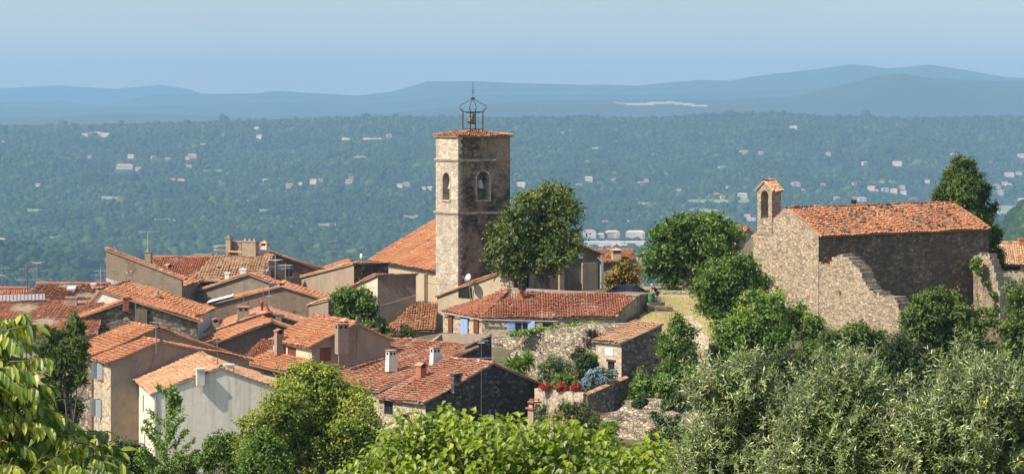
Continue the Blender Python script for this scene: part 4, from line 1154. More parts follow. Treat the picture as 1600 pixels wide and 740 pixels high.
# ---- garden and terrace walls -----------------------------------
wall_strip('garden_wall', 'long pale dry-stone retaining wall below the house with blue shutters', 'wall',
    [P(762, 529, 196.5), P(812, 523, 194.7), P(855, 515, 193), P(905, 508, 191), P(948, 505, 189.5), P(985, 504, 189)], .6, P(850, 600, 192)[2], 'stone_pale', rough=.06, cobble=.05)
wall_strip('garden_wall', 'short stone stair wall with sloping cap left of the flower terrace', 'wall',
    [P(792, 566, 186.5), P(806, 547, 188.5), P(832, 549, 187.5), P(862, 562, 184)], .5, P(830, 610, 186)[2], 'stone_pale', rough=.03, cobble=.03)
wall_strip('garden_wall', 'tan plastered terrace wall with red flowers along its top', 'wall',
    [P(838, 606, 174.5), P(914, 613, 171.5)], .4, P(880, 690, 172)[2], 'stone_hut')
wall_strip('garden_wall', 'stone side wall of the flower terrace with rising tile coping', 'wall',
    [P(914, 617, 171.5), P(978, 590, 177)], .4, P(940, 690, 174)[2], 'stone_brown', cope='tile_pale', copew=.06)
wall_strip('garden_wall', 'broken pale dry-stone wall above the pink oleander, lower right of the terrace', 'wall',
    [P(940, 643, 172), P(978, 637, 171), P(1020, 641, 169.5), P(1060, 645, 168), P(1100, 646, 166.5), P(1150, 650, 164.5)], .6, P(1030, 720, 168)[2], 'stone_pale', rough=.1, cobble=.08)
wall_strip('garden_wall', 'short upper step of pale rubble behind the lower terrace wall', 'wall',
    [P(975, 628, 175.2), P(1000, 622, 174.3), P(1035, 625, 173)], .5, P(1000, 660, 174)[2], 'stone_pale', rough=.08, cobble=.06)
wall_strip('garden_wall', 'low grey boundary wall behind the car and the bending man', 'wall',
    [P(1020, 456, 216), P(1045, 455, 216), P(1075, 455, 216), P(1130, 455, 217)], .4, P(1045, 480, 216)[2], 'stone_pale')
wall_strip('garden_wall', 'low dark dry-stone stub on the dry grass beside the side block', 'wall',
    [P(1023, 477, 205), P(1036, 478, 205), P(1051, 480, 205)], .5, P(1036, 500, 205)[2], 'stone_brown', rough=.06, cobble=.04)
wall_strip('garden_wall', 'pale crumbling bank wall between the slender tree and the round bush', 'wall',
    [P(1078, 497, 190), P(1086, 507, 188.2), P(1090, 514, 187), P(1096, 528, 185.3), P(1104, 545, 183)], .5, P(1100, 590, 185)[2], 'stone_tan', rough=.16, cobble=.16)
wall_strip('garden_wall', 'low stone wall under the tile roofed house at the right edge', 'wall',
    [P(1545, 431, 206), P(1590, 433, 206), P(1660, 434, 206)], .5, P(1590, 470, 206)[2], 'stone_tan', rough=.04, cobble=.03)
# ================================================================ LAND
def sstep(a, b, x):
    t = np.clip((x - a) / (b - a), 0, 1); return t * t * (3 - 2 * t)


_rs = np.random.default_rng(3)
_W = [(_rs.uniform(0, 2 * np.pi), _rs.uniform(0, 2 * np.pi)) for _ in range(24)]


def wavy(x, y, L, k0=0, n=6):
    s = 0
    for i in range(n):
        a, ph = _W[(k0 + i) % 24]; q = L * (0.55 + 0.25 * i)
        s = s + np.sin((x * math.cos(a) + y * math.sin(a)) * 2 * np.pi / q + ph)
    return s / n


CTRL = []
def ctl(px, py, D): CTRL.append(P(px, py, D))
for x, y, z in ((0, 0, 38.3), (-12, 0, 38.2), (12, 0, 38.2), (0, -25, 38.6), (-4, 17, 34.6), (4, 17, 34.8), (5, 24, 33.0), (-6, 26, 33), (0, 35, 30.5), (12, 35, 30.5), (-14, 35, 30),
                (0, 60, 26), (18, 60, 26), (-18, 60, 25), (-30, 110, 18), (0, 110, 18), (30, 110, 19), (-40, 150, 14.5), (0, 150, 15), (35, 150, 15.5),
                (-70, 170, 14), (80, 170, 17), (-60, 235, 17), (0, 240, 18.5), (60, 240, 20), (-60, 265, 10), (0, 265, 11), (60, 265, 13), (110, 220, 20), (-110, 200, 14), (-110, 120, 15), (110, 120, 17)):
    CTRL.append(np.array([x, y, z], float))
for c in ((1000, 705, 167), (1130, 705, 165), (880, 700, 170), (1100, 562, 186), (1130, 580, 181), (1062, 484, 200), (1040, 471, 209), (985, 462, 212), (1090, 459, 216), (1050, 462, 215), (870, 458, 210), (700, 530, 212), (300, 590, 200), (150, 720, 172), (0, 610, 200), (400, 640, 185),
          (760, 690, 174), (840, 690, 174), (870, 690, 172), (780, 685, 180), (800, 685, 177), (830, 668, 181), (940, 722, 168), (1000, 722, 166.5), (1060, 718, 164.5), (1130, 718, 162), (940, 735, 163), (1000, 735, 162), (1060, 735, 159), (900, 725, 165), (700, 700, 170), (815, 606, 187), (900, 622, 176), (940, 612, 180), (900, 560, 194), (800, 530, 197), (880, 525, 197), (960, 515, 198), (1000, 512, 199), (1030, 496, 202), (1279, 535, 194), (1400, 545, 188), (1560, 560, 193), (1600, 450, 214), (1545, 490, 210), (1520, 550, 200), (1500, 540, 205), (1200, 470, 210), (1480, 655, 172), (1400, 655, 172), (1300, 650, 172), (1200, 650, 172), (1060, 600, 174), (1040, 652, 174)):
    ctl(*c)
CTRL = np.array(CTRL)
NEARX = [0, 230, 265, 300, 400, 700, 1200, 2500, 3500, 5000]
NEARZ = [20, 17, 10, -6, -46, -125, -205, -268, -283, -286]
FE = ([0, 800, 1000, 1600], [4900, 5500, 5700, 6900])
CREST = ([-300, 0, 100, 300, 450, 600, 800, 900, 1000, 1150, 1200, 1250, 1400, 1600, 1900], [201, 199, 200, 194, 190, 185, 187, 185, 187, 180, 178, 182, 187, 184, 186])
RID = [  # distance, depth, silhouette (photo columns, rows)
    (13800, 900, [-300, 0, 200, 400, 600, 700, 760, 850, 950, 1050, 1130, 1235, 1300, 1375, 1410, 1450, 1500, 1600, 1900], [186, 184, 178, 183, 178, 168, 163, 157, 157, 156, 156, 152, 136, 118, 115, 121, 125, 126, 130]),
    (17500, 1100, [-300, 0, 60, 130, 220, 430, 560, 640, 700, 800, 1000, 1240, 1600, 1900], [164, 166, 168, 170, 166, 160, 163, 158, 150, 148, 148, 140, 128, 130]),
    (20500, 1400, [-300, 0, 60, 95, 130, 165, 220, 240, 300, 400, 430, 480, 560, 610, 640, 670, 740, 800, 900, 1000, 1050, 1090, 1140, 1200, 1240, 1300, 1330, 1360, 1385, 1420, 1450, 1500, 1540, 1575, 1600, 1900], [160, 159, 158, 157, 162, 164, 151, 147, 146, 146, 142, 145, 149, 144, 136, 127, 127, 130, 132, 134, 128, 125, 126, 116, 112, 105, 100, 103, 107, 104, 101, 108, 115, 121, 122, 126]),
    (25000, 900, [-300, 0, 90, 180, 250, 300, 420], [140, 138, 134, 139, 133, 140, 190]),
]


def near_z(x, y):
    d2 = (x[..., None] - CTRL[:, 0]) ** 2 + ((y[..., None] - CTRL[:, 1])) ** 2
    w = np.exp(-d2 / (2 * 6.0 ** 2)) + 3.0 / (d2 + 40.0) ** 1.5
    return (w * CTRL[:, 2]).sum(-1) / w.sum(-1)


def far_z(x, y):
    ys = np.maximum(y, 1.0); px = x / ys * F + 800
    z = np.interp(y, NEARX, NEARZ)
    fe = np.interp(px, *FE); Rc = 9000.0
    zc = EYE - (np.interp(px, *CREST) - HY) / F * Rc
    t = np.clip((y - fe) / (Rc - fe), 0, 1)
    hill = -286 + (zc + 286) * (t ** 1.12)
    hill = hill + wavy(x, y, 900, 0) * 46 * np.clip(4 * t * (1 - t), 0, 1) + wavy(x, y, 380, 6) * 22 * np.clip(4 * t * (1 - t), 0, 1)
    z = np.where(y > fe, np.where(y < Rc, hill, zc + (-190 - zc) * sstep(0, 1, (y - Rc) / 1900.0)), z)
    z = z + wavy(x, y, 700, 12) * 7 * sstep(2600, 3400, y) * (1 - sstep(5000, 6000, y))
    for R, w, sx, sy in RID:
        zr = EYE - (np.interp(px, sx, sy) - HY) / F * R
        k = np.exp(-((y - R) / w) ** 2)
        nz = wavy(x, y * .6, 700, 3) * 34 + wavy(x, y * .6, 260, 9) * 15 + wavy(x, y, 110, 14) * 6
        z = np.where(y > 9000, np.maximum(z, -190 + (zr + 190) * k + nz * k * (1 - .86 * k)), z)
    # small dark wooded spur at the right, and a nearer one at the left
    z = np.maximum(z, -300 + 290 * np.exp(-((y - 2500) / 420.) ** 2 - ((x - 640) / 190.) ** 2))
    z = np.maximum(z, -300 + 105 * np.exp(-((y - 4300) / 600.) ** 2 - ((x + 1130) / 420.) ** 2))
    return z


def H(x, y):
    x, y = np.broadcast_arrays(np.asarray(x, float), np.asarray(y, float))
    zf = far_z(x, y)
    k = sstep(236, 300, y)
    m = k < 1
    zn = np.zeros_like(zf)
    if m.any(): zn[m] = near_z(x[m], y[m])
    return zn * (1 - k) + zf * k


# bare and cultivated patches: photo column, row range, half width in metres, type
def ground_hit(px, py, d0=2300.0, d1=24000.0):
    D = np.arange(d0, d1, 8.0); Q = P(px, py, 1.0) - [0, 0, EYE]
    zz = far_z(Q[0] * D, D); ray = EYE + Q[2] * D
    k = np.argmax(zz >= ray)
    return np.array([Q[0] * D[k], D[k], zz[k]])


rows = np.concatenate([np.arange(-30, 240, 2.0), np.geomspace(240, 2600, 70)[:-1], np.arange(2600, 9300, 32), np.arange(9300, 12500, 120)[1:], np.arange(12500, 15000, 40), np.arange(15000, 26800, 100)])
S = np.linspace(-1, 1, 401); S = np.sign(S) * np.abs(S) ** 1.0
GX = S[None] * (0.33 * np.maximum(rows, 0) + 130)[:, None]; GY = np.repeat(rows[:, None], len(S), 1)
GZ = H(GX, GY)
# attribute 'cover': 0 forest floor, 0.33 dry grass, 0.66 field green, 1 bare earth
cover = np.zeros(GX.shape)
cover[(GY < 260)] = .15
PXG = GX / np.maximum(GY, 1) * F + 800; PYG = HY + (EYE - GZ) / np.maximum(GY, 1) * F
cover[(GY < 225) & (GY > 190) & (PXG > 1000) & (PXG < 1180)] = .34
def patch(px0, px1, py0, py1, val, dmin, dmax):
    cover[(PXG > px0) & (PXG < px1) & (PYG > py0) & (PYG < py1) & (GY > dmin) & (GY < dmax)] = val
qy = 163 + 2.0 * np.sin(PXG / 17.0)
cover[(np.abs(PXG - 1029) < 72) & (np.abs(PYG - qy + (PXG - 1029) * -.02) < 2.2 * np.sqrt(np.clip(1 - ((PXG - 1029) / 72) ** 2, 0, 1)) + .4 * np.sin(PXG / 5)) & (GY > 12500) & (GY < 15000)] = .83
FIELDS = [(1540, 1700, 321, 330, .62, 4500, 7500), (1520, 1700, 330, 340, .5, 4500, 7500), (205, 330, 403, 412, .64, 4000, 6500), (905, 1010, 376, 390, .9, 4500, 6500), (1070, 1170, 312, 318, .6, 5000, 8000), (130, 345, 403, 409, .62, 4200, 6000)]
for _px, _py, _w, _h, _c in ((60, 330, 40, 3, .6), (170, 310, 30, 2.5, .62), (260, 345, 46, 3, .6), (420, 330, 36, 3, .62), (520, 352, 50, 3.5, .6), (640, 340, 30, 3, .62), (330, 268, 30, 2, .62), (560, 246, 26, 2, .62), (860, 330, 40, 3, .6), (1010, 318, 34, 2.5, .62), (1100, 330, 50, 3, .62), (1130, 262, 26, 2, .6), (930, 232, 24, 1.6, .62), (1300, 325, 40, 2.5, .6), (1380, 285, 30, 2, .62), (1520, 268, 26, 2, .62), (540, 218, 20, 1.6, .9), (578, 218, 32, 2, .85), (150, 214, 36, 1.4, .9), (1400, 259, 22, 1.3, .9), (1220, 250, 18, 1.3, .62), (90, 372, 40, 3, .6), (350, 385, 50, 3, .6)):
    FIELDS.append((_px - _w / 2, _px + _w / 2, _py - _h, _py + _h, _c, 3700, 9000))
for q in FIELDS: patch(*q)
nr, nc = GX.shape
idx = np.arange(nr * nc).reshape(nr, nc)
Fk = np.stack([idx[:-1, :-1], idx[:-1, 1:], idx[1:, 1:], idx[1:, :-1]], -1).reshape(-1, 4)
mb = MB(); cf = (cover[:-1, :-1]).ravel()
mb.addk(np.stack([GX, GY, GZ], -1).reshape(-1, 3), Fk, 0, cf)

m, nt, out = newmat('ground')
a = N(nt, 'ShaderNodeAttribute', attribute_name='rnd')
v = geo_coord(nt)
nz = noise(nt, v, .02, 8, .7); nf = noise(nt, v, .9, 6, .7); nm = noise(nt, v, .1, 6, .75)
forest = mixc(nt, (.012, .024, .014), (.05, .065, .03), noise(nt, v, .006, 7, .75))
garden = mixc(nt, (.05, .055, .025), (.15, .12, .07), nf)
grass = mixc(nt, mixc(nt, (.30, .24, .10), (.17, .16, .06), noise(nt, v, .35, 5, .7)), (.36, .30, .17), nf)
field = mixc(nt, (.16, .2, .1), (.24, .25, .13), nz)
bare = mixc(nt, (.38, .27, .2), (.5, .38, .29), nz)
def pick(c0, c1, lo, hi):
    t = N(nt, 'ShaderNodeMapRange'); t.inputs['From Min'].default_value = lo; t.inputs['From Max'].default_value = hi
    nt.links.new(a.outputs['Fac'], t.inputs[0]); return mixc(nt, c0, c1, t.outputs[0])
c = pick(forest, garden, .05, .14); c = pick(c, grass, .2, .33); c = pick(c, field, .45, .6); c = pick(c, bare, .7, .88)
bs = finish(nt, out, c, .95, mth(nt, 'ADD', nf, nm), .6, .12)
bq = N(nt, 'ShaderNodeBump', Strength=.9, Distance=55.0)                  # gullies of the far slopes
nt.links.new(noise(nt, geo_coord(nt, (1, .5, 1)), .0028, 6, .62), bq.inputs['Height']); nt.links.new(bq.outputs[0], bs.inputs['Normal'].links[0].from_node.inputs['Normal'])
g = mb.build('ground', [m], smooth=True, base=(0, 0, 0)); tag(g, kind='structure')

# ---------------------------------------------------------------- distant villas
VILLAS = [(205, 247, 12), (300, 247, 15), (293, 250, 8), (195, 264, 26), (216, 267, 10), (401, 203, 9), (406, 217, 11), (318, 230, 9), (491, 287, 14), (501, 285, 8), (545, 287, 13), (549, 282, 9), (346, 287, 8), (415, 286, 12), (452, 294, 13),
          (283, 286, 14), (270, 284, 10), (385, 318, 9), (625, 293, 11), (635, 291, 12), (662, 298, 10), (672, 297, 10), (608, 215, 10), (8, 225, 9), (140, 247, 7), (295, 263, 10), (240, 249, 9), (262, 252, 10), (150, 213, 24), (165, 214, 16), (133, 213, 10), (60, 292, 9), (470, 289, 8), (2, 380, 14), (69, 366, 8), (142, 412, 7),
          (1240, 202, 14), (1189, 242, 9), (1162, 241, 14), (1294, 243, 9), (918, 256, 9), (920, 283, 14), (905, 293, 12), (960, 285, 10), (1002, 290, 12), (815, 292, 15), (808, 290, 7), (1121, 308, 12), (1129, 311, 9), (1160, 309, 17), (1243, 291, 15), (1254, 302, 12), (1286, 292, 9), (1351, 258, 10), (1402, 258, 18), (1307, 313, 11), (1336, 313, 10), (1347, 315, 13), (1362, 297, 14), (1366, 303, 16), (1383, 300, 12), (1397, 302, 13), (1410, 296, 10), (1412, 303, 11),
          (1490, 245, 12), (1497, 249, 8), (1596, 246, 13), (1557, 294, 13), (1570, 290, 11), (1575, 293, 13), (1562, 304, 12), (1566, 301, 9), (1577, 276, 16), (1598, 316, 16), (1592, 274, 10), (1335, 291, 9), (1010, 284, 8), (1137, 296, 8), (1061, 300, 8), (878, 210, 8), (1040, 272, 7), (985, 350, 10), (946, 350, 10), (1168, 341, 12), (1174, 347, 16), (1428, 270, 8), (1449, 286, 9)]
M['villa_wall'] = plain('villa_wall', (.52, .41, .34), .9); M['villa_white'] = plain('villa_white', (.5, .46, .42), .9)
M['villa_roof'] = plain('villa_roof', (.5, .25, .16), .9); M['villa_roof_pale'] = plain('villa_roof_pale', (.6, .42, .32), .9)
M['mauve_roof'] = plain('mauve_roof', (.42, .22, .22), .8); M['glasshouse'] = plain('glasshouse_panel', (.48, .46, .45), .5)
def villa(name, label, cat, px, py, w_px, wall, roof, group=None, ratio=.55, hh=None, rz=None, D0=2300., pitch=.16, lift=2.5):
    q = ground_hit(px, py, D0); D = q[1]; w = w_px / F * D; d = w * ratio
    h = hh or min(7.5, max(4.0, w * .32)); rz = RNG.uniform(-.5, .5) if rz is None else rz
    ca, sa = math.cos(rz), math.sin(rz); u_, v_, Z = np.array([ca, sa, 0]), np.array([-sa, ca, 0]), np.array([0, 0, 1.0])
    if w_px <= 18: w *= .86; d *= .86
    c = q + Z * lift; mb = MB()
    mb.box(c, u_, v_, Z, (-w / 2, w / 2), (-d / 2, d / 2), (-12, h), 0)
    e = .6; rh = d * pitch + .3
    A = [c + u_ * x * (w / 2 + e) + v_ * y * (d / 2 + e) + Z * (h + .05) for x, y in ((-1, -1), (1, -1), (1, 1), (-1, 1))]
    r0, r1 = c - u_ * (w / 2 - d * .25) + Z * (h + rh), c + u_ * (w / 2 - d * .25) + Z * (h + rh)
    mb.add(A + [r0, r1], [(0, 1, 5, 4), (2, 3, 4, 5), (1, 2, 5), (3, 0, 4), (3, 2, 1, 0)], 1)
    for x in np.arange(-w / 2 + 1.6, w / 2 - 1, 3.2):       # dark window openings
        mb.box(c, u_, v_, Z, (x, x + 1.2), (-d / 2 - .04, -d / 2 + .05), (h * .45, h * .45 + 1.4), 2)
    if w > 20:
        mb.box(c + u_ * w * .3 - v_ * d * .3, u_, v_, Z, (-w * .2, w * .2), (-d * .5, d * .2), (-12, h * .62), 0)
    o = mb.build(name, [M[wall], M[roof], M['dark']], base=c - Z * 2)
    tag(o, label, cat, group)
    HOLES.append((q[0], q[1], w))
    return o
HOLES = []
for i, (px, py, w) in enumerate(VILLAS):
    side = 'left of the tower' if px < 700 else ('right of the tower' if px < 1180 else 'above the chapel') if px < 1440 else 'beyond the cypress'
    ht = 'upper slope' if py < 235 else ('middle slope' if py < 275 else 'lower slope')
    pale = i % 3 == 0
    villa('distant_villa', f'tiny {"white" if pale else "cream"} {"pale" if i % 4 == 1 else "clay"}-roofed villa on the far {ht} {side}', 'villa', px, py, w,
          'villa_white' if pale else 'villa_wall', 'villa_roof_pale' if i % 4 == 1 else 'villa_roof', f'villas on the {ht} {side}')
villa('warehouse', 'far white warehouse with mauve roof in the valley right of the tower tree', 'warehouse', 921, 371, 20, 'villa_white', 'mauve_roof', ratio=.8, hh=11, rz=0., pitch=.2)
villa('warehouse', 'far cream industrial hall with low brown roof in the valley, middle of three', 'warehouse', 957, 371, 20, 'villa_wall', 'villa_roof_pale', ratio=.7, hh=11, rz=.2)
villa('warehouse', 'far broad white hall with pale roof in the valley beside the big green tree', 'warehouse', 993, 371, 30, 'villa_white', 'villa_roof_pale', ratio=.6, hh=10, rz=-.1)
villa('warehouse', 'far low tan shed between the two valley halls', 'warehouse', 939, 372, 12, 'villa_wall', 'villa_roof_pale', ratio=.8, hh=7, rz=0.)
villa('greenhouse', 'far pale flat greenhouse strip in the valley, left one of two', 'greenhouse', 934, 383, 36, 'glasshouse', 'glasshouse', ratio=.5, hh=4, rz=0., pitch=.05)
villa('greenhouse', 'far pale flat greenhouse strip in the valley, right one of two', 'greenhouse', 984, 383, 28, 'glasshouse', 'glasshouse', ratio=.5, hh=4, rz=0., pitch=.05)

# ---------------------------------------------------------------- wooded valley: uncountable crowns in one object
def ico():
    t = (1 + 5 ** .5) / 2
    v = nrm(np.array([(-1, t, 0), (1, t, 0), (-1, -t, 0), (1, -t, 0), (0, -1, t), (0, 1, t), (0, -1, -t), (0, 1, -t), (t, 0, -1), (t, 0, 1), (-t, 0, -1), (-t, 0, 1)]))
    f = np.array([(0, 11, 5), (0, 5, 1), (0, 1, 7), (0, 7, 10), (0, 10, 11), (1, 5, 9), (5, 11, 4), (11, 10, 2), (10, 7, 6), (7, 1, 8), (3, 9, 4), (3, 4, 2), (3, 2, 6), (3, 6, 8), (3, 8, 9), (4, 9, 5), (2, 4, 11), (6, 2, 10), (8, 6, 7), (9, 8, 1)])
    return v, f
def subdiv(v, f):
    v = list(map(tuple, v)); c = {}; out = []
    def mid(a, b):
        k = (min(a, b), max(a, b))
        if k not in c: v.append(tuple(nrm((np.array(v[a]) + np.array(v[b])) / 2))); c[k] = len(v) - 1
        return c[k]
    for a, b, d in f:
        x, y, z = mid(a, b), mid(b, d), mid(d, a); out += [(a, x, z), (x, b, y), (z, y, d), (x, y, z)]
    return np.array(v), np.array(out)
V1, F1 = ico(); V2, F2 = subdiv(V1, F1)
def half(v, f): return v, f[(v[f][:, :, 2].mean(1) > -.45)]
def crowns(C, R, hz, V0, F0, mb, rough):
    n, k = len(C), len(V0)
    sc = 1 + RNG.normal(0, rough, (n, k, 1))
    an = RNG.uniform(0, 2 * np.pi, n); ca, sa = np.cos(an)[:, None], np.sin(an)[:, None]
    x = V0[None, :, 0] * ca - V0[None, :, 1] * sa; y = V0[None, :, 0] * sa + V0[None, :, 1] * ca
    VV = np.stack([x, y, np.broadcast_to(V0[None, :, 2], x.shape)], -1) * sc
    VV = VV * np.stack([R, R, hz], -1)[:, None] + C[:, None]
    FF = (F0[None] + (np.arange(n) * k)[:, None, None]).reshape(-1, 3)
    mb.addk(VV.reshape(-1, 3), FF, 0, np.repeat(RNG.random(n), len(F0)))
def scatter(n, d0, d1, lo=-.25, hi=.25):
    D = np.sqrt(RNG.uniform(d0 ** 2, d1 ** 2, n)); x = RNG.uniform(lo, hi, n) * D
    return x, D
def keep(x, y):
    k = np.ones(len(x), bool); px = x / y * F + 800
    for hx, hy, w in HOLES:
        k &= ~((np.abs(x - hx) < w * .62) & (y > hy - w * 1.6 - 14) & (y < hy + w * .5))
    z = far_z(x, y); py = HY + (EYE - z) / y * F
    for a0, a1, b0, b1, val, dm, dx in FIELDS: k &= ~((px > a0) & (px < a1) & (py > b0) & (py < b1) & (y > dm) & (y < dx))
    return k
fm = MB()
for n, d0, d1, geo, rg in ((52000, 3700, 5400, 2, .22), (100000, 5400, 7300, 1, .2), (90000, 7300, 9350, 1, .2)):
    x, y = scatter(n, d0, d1)
    dens = wavy(x, y, 380, 15) + RNG.normal(0, .35, n)
    k = keep(x, y) & (dens > -.62); x, y = x[k], y[k]
    R = RNG.lognormal(1.5, .42, len(x)) * (1 + .25 * wavy(x, y, 260, 4)); hz = R * RNG.uniform(.55, 1.05, len(x)) + 3 * (RNG.random(len(x)) > .93)
    C = np.stack([x, y, far_z(x, y) + hz * .35], -1)
    V0, F0 = half(V2, F2) if geo == 2 else half(V1, F1)
    crowns(C, R, hz, V0, F0, fm, rg)
x, y = scatter(5000, 2050, 2750, .17, .25); k = keep(x, y); x, y = x[k], y[k]
R = RNG.lognormal(1.5, .25, len(x)); C = np.stack([x, y, far_z(x, y) + R * .4], -1); crowns(C, R, R * 1.1, *half(V2, F2), fm, .13)
fmat = leaf_mat('far_foliage', [(0, (.008, .0175, .0105)), (.4, (.013, .028, .014)), (.85, (.023, .041, .017)), (1, (.044, .058, .026))], trans=.0, gloss=.0, patch=(.011, .021, .012), patch_amt=.85, pscale=.0045)
fo = fm.build('woodland', [fmat], smooth=True, base=(0, 6000, -290)); tag(fo, 'dense green woodland covering the valley and far slope', kind='stuff')
# ================================================================ PLANTS
def frames(nv, tv):
    nv = nrm(nv); tv = nrm(tv - nv * (tv * nv).sum(-1, keepdims=True)); return nv, tv, np.cross(nv, tv)


def leaves(mb, pts, nv, tv, L, W, shape='quad', mat=0, rnd=None, curl=0.0):
    """one small leaf per point: axis tv, facing nv"""
    n = len(pts); nv, tv, sv = frames(nv, tv)
    L = np.broadcast_to(L, (n,))[:, None]; W = np.broadcast_to(W, (n,))[:, None]
    if rnd is None: rnd = RNG.random(n)
    if shape == 'quad':
        f = RNG.uniform(.35, .6, (n, 1))
        V = np.stack([pts, pts + tv * L * f + sv * W / 2 + nv * W * .12, pts + tv * L - nv * L * curl, pts + tv * L * f - sv * W / 2 + nv * W * .12], 1)
        b = (np.arange(n) * 4)[:, None]
        mb.addk(V.reshape(-1, 3), b + np.array([[0, 3, 2, 1]]), mat, rnd)
    else:
        prof = {'leaf': ((.28, .85), (.62, .9)), 'heart': ((.16, 1.0), (.55, .8))}[shape]
        c1, c2, ct = curl * .1, curl * .42, curl
        m1 = pts + tv * L * prof[0][0] - nv * L * c1; m2 = pts + tv * L * prof[1][0] - nv * L * c2
        tip = pts + tv * L - nv * L * ct; fold = .16
        l1 = m1 + sv * W / 2 * prof[0][1] + nv * W * fold; r1 = m1 - sv * W / 2 * prof[0][1] + nv * W * fold
        l2 = m2 + sv * W / 2 * prof[1][1] + nv * W * fold; r2 = m2 - sv * W / 2 * prof[1][1] + nv * W * fold
        V = np.stack([pts, l1, l2, tip, r2, r1, m1, m2], 1); b = (np.arange(n) * 8)[:, None]
        q4 = np.array([(6, 7, 2, 1), (5, 4, 7, 6)]); t3 = np.array([(0, 6, 1), (7, 3, 2), (0, 5, 6), (4, 3, 7)])
        Fq = (b[:, None] + q4[None]).reshape(-1, 4); Ft = (b[:, None] + t3[None]).reshape(-1, 3)
        base = mb.n; mb.addk(V.reshape(-1, 3), Fq, mat, np.repeat(rnd, 2))
        mb.Fl.append((Ft + base).ravel()); mb.Fs.append(np.full(len(Ft), 3)); mb.M.append(np.full(len(Ft), mat)); mb.R.append(np.repeat(rnd, 4))


def lobes3(lob, D, depth=.55, sub=2, jit=.35):
    """photo columns/rows/radii -> balls in space, spread through the crown's depth, with smaller side balls"""
    px = np.array([l[0] for l in lob], float); span = (px.max() - px.min()) / 2 / F * D + 1e-3
    out = []
    for l in lob:
        r = l[2] / F * D; dy = RNG.uniform(-1, 1) * max(span * depth - r * .3, 0)
        c = P(l[0], l[1], D + dy); out.append((*c, r))
        for k in range(sub):
            dv = nrm(RNG.normal(0, 1, 3)); dv[2] = abs(dv[2]) * .8
            rr = r * RNG.uniform(.35, .6); out.append((*(c + dv * (r - rr * (.55 + RNG.random() * jit))), rr))
    return np.array(out)


def crown_points(lb, n, clump=.2, per=14, shell=.45, squash=1.0, gap=.3):
    """leaf positions: clusters on the outer part of every ball, none deep inside another ball"""
    w = lb[:, 3] ** 2; w = w / w.sum(); nc = max(20, n // per)
    k = RNG.choice(len(lb), nc, p=w); d = nrm(RNG.normal(0, 1, (nc, 3)))
    rad = 1 - shell * RNG.random(nc) ** 1.6 + RNG.normal(0, .04, nc)
    C = lb[k, :3] + d * (lb[k, 3] * rad)[:, None] * np.array([1, 1, squash])
    ok = np.ones(nc, bool)
    for j in range(len(lb)):
        ds = np.linalg.norm((C - lb[j, :3]) / np.array([1, 1, squash]), axis=1); ok &= ~((ds < lb[j, 3] * .62) & (k != j))
    ok &= RNG.random(nc) > gap * (RNG.random(nc) < .5)
    C, d, k = C[ok], d[ok], k[ok]
    sz = clump * RNG.uniform(.5, 1.5, len(C))
    i = np.repeat(np.arange(len(C)), per)
    pts = C[i] + RNG.normal(0, 1, (len(i), 3)) * sz[i][:, None] * np.array([1, 1, .75 * squash])
    cen = lb[:, :3].mean(0)
    out = nrm(nrm(pts - lb[k][i, :3]) + .5 * nrm(pts - cen))
    crnd = RNG.random(len(C))[i]
    return pts, out, crnd


def limbs(mb, base, tips, r0, up=.35, sides=7, split=.45):
    """tapered trunk that forks to the given tips"""
    base = np.asarray(base, float); tips = [np.asarray(t, float) for t in tips]; cen = np.mean(tips, 0)
    fork = base + (cen - base) * split; fork[:2] = base[:2] + (cen[:2] - base[:2]) * split * .5
    mid = (base + fork) / 2 + np.array([RNG.normal(0, r0 * .4), RNG.normal(0, r0 * .4), 0])
    mb.tube([base - [0, 0, .6], base, mid, fork], [r0 * 1.25, r0 * 1.1, r0 * .9, r0 * .78], sides)
    for t in tips:
        m1 = fork + (t - fork) * .45 + np.array([0, 0, up * np.linalg.norm(t - fork) * .25]) + RNG.normal(0, .05, 3) * np.linalg.norm(t - fork)
        rr = r0 * .55
        mb.tube([fork - [0, 0, .05], m1, t], [rr, rr * .62, rr * .18], 5)
        for q in range(2):
            e = m1 + (t - m1) * RNG.uniform(.3, .95) + RNG.normal(0, .09, 3) * np.linalg.norm(t - fork)
            mb.tube([m1, (m1 + e) / 2 + [0, 0, .05], e], [rr * .45, rr * .3, rr * .08], 4)


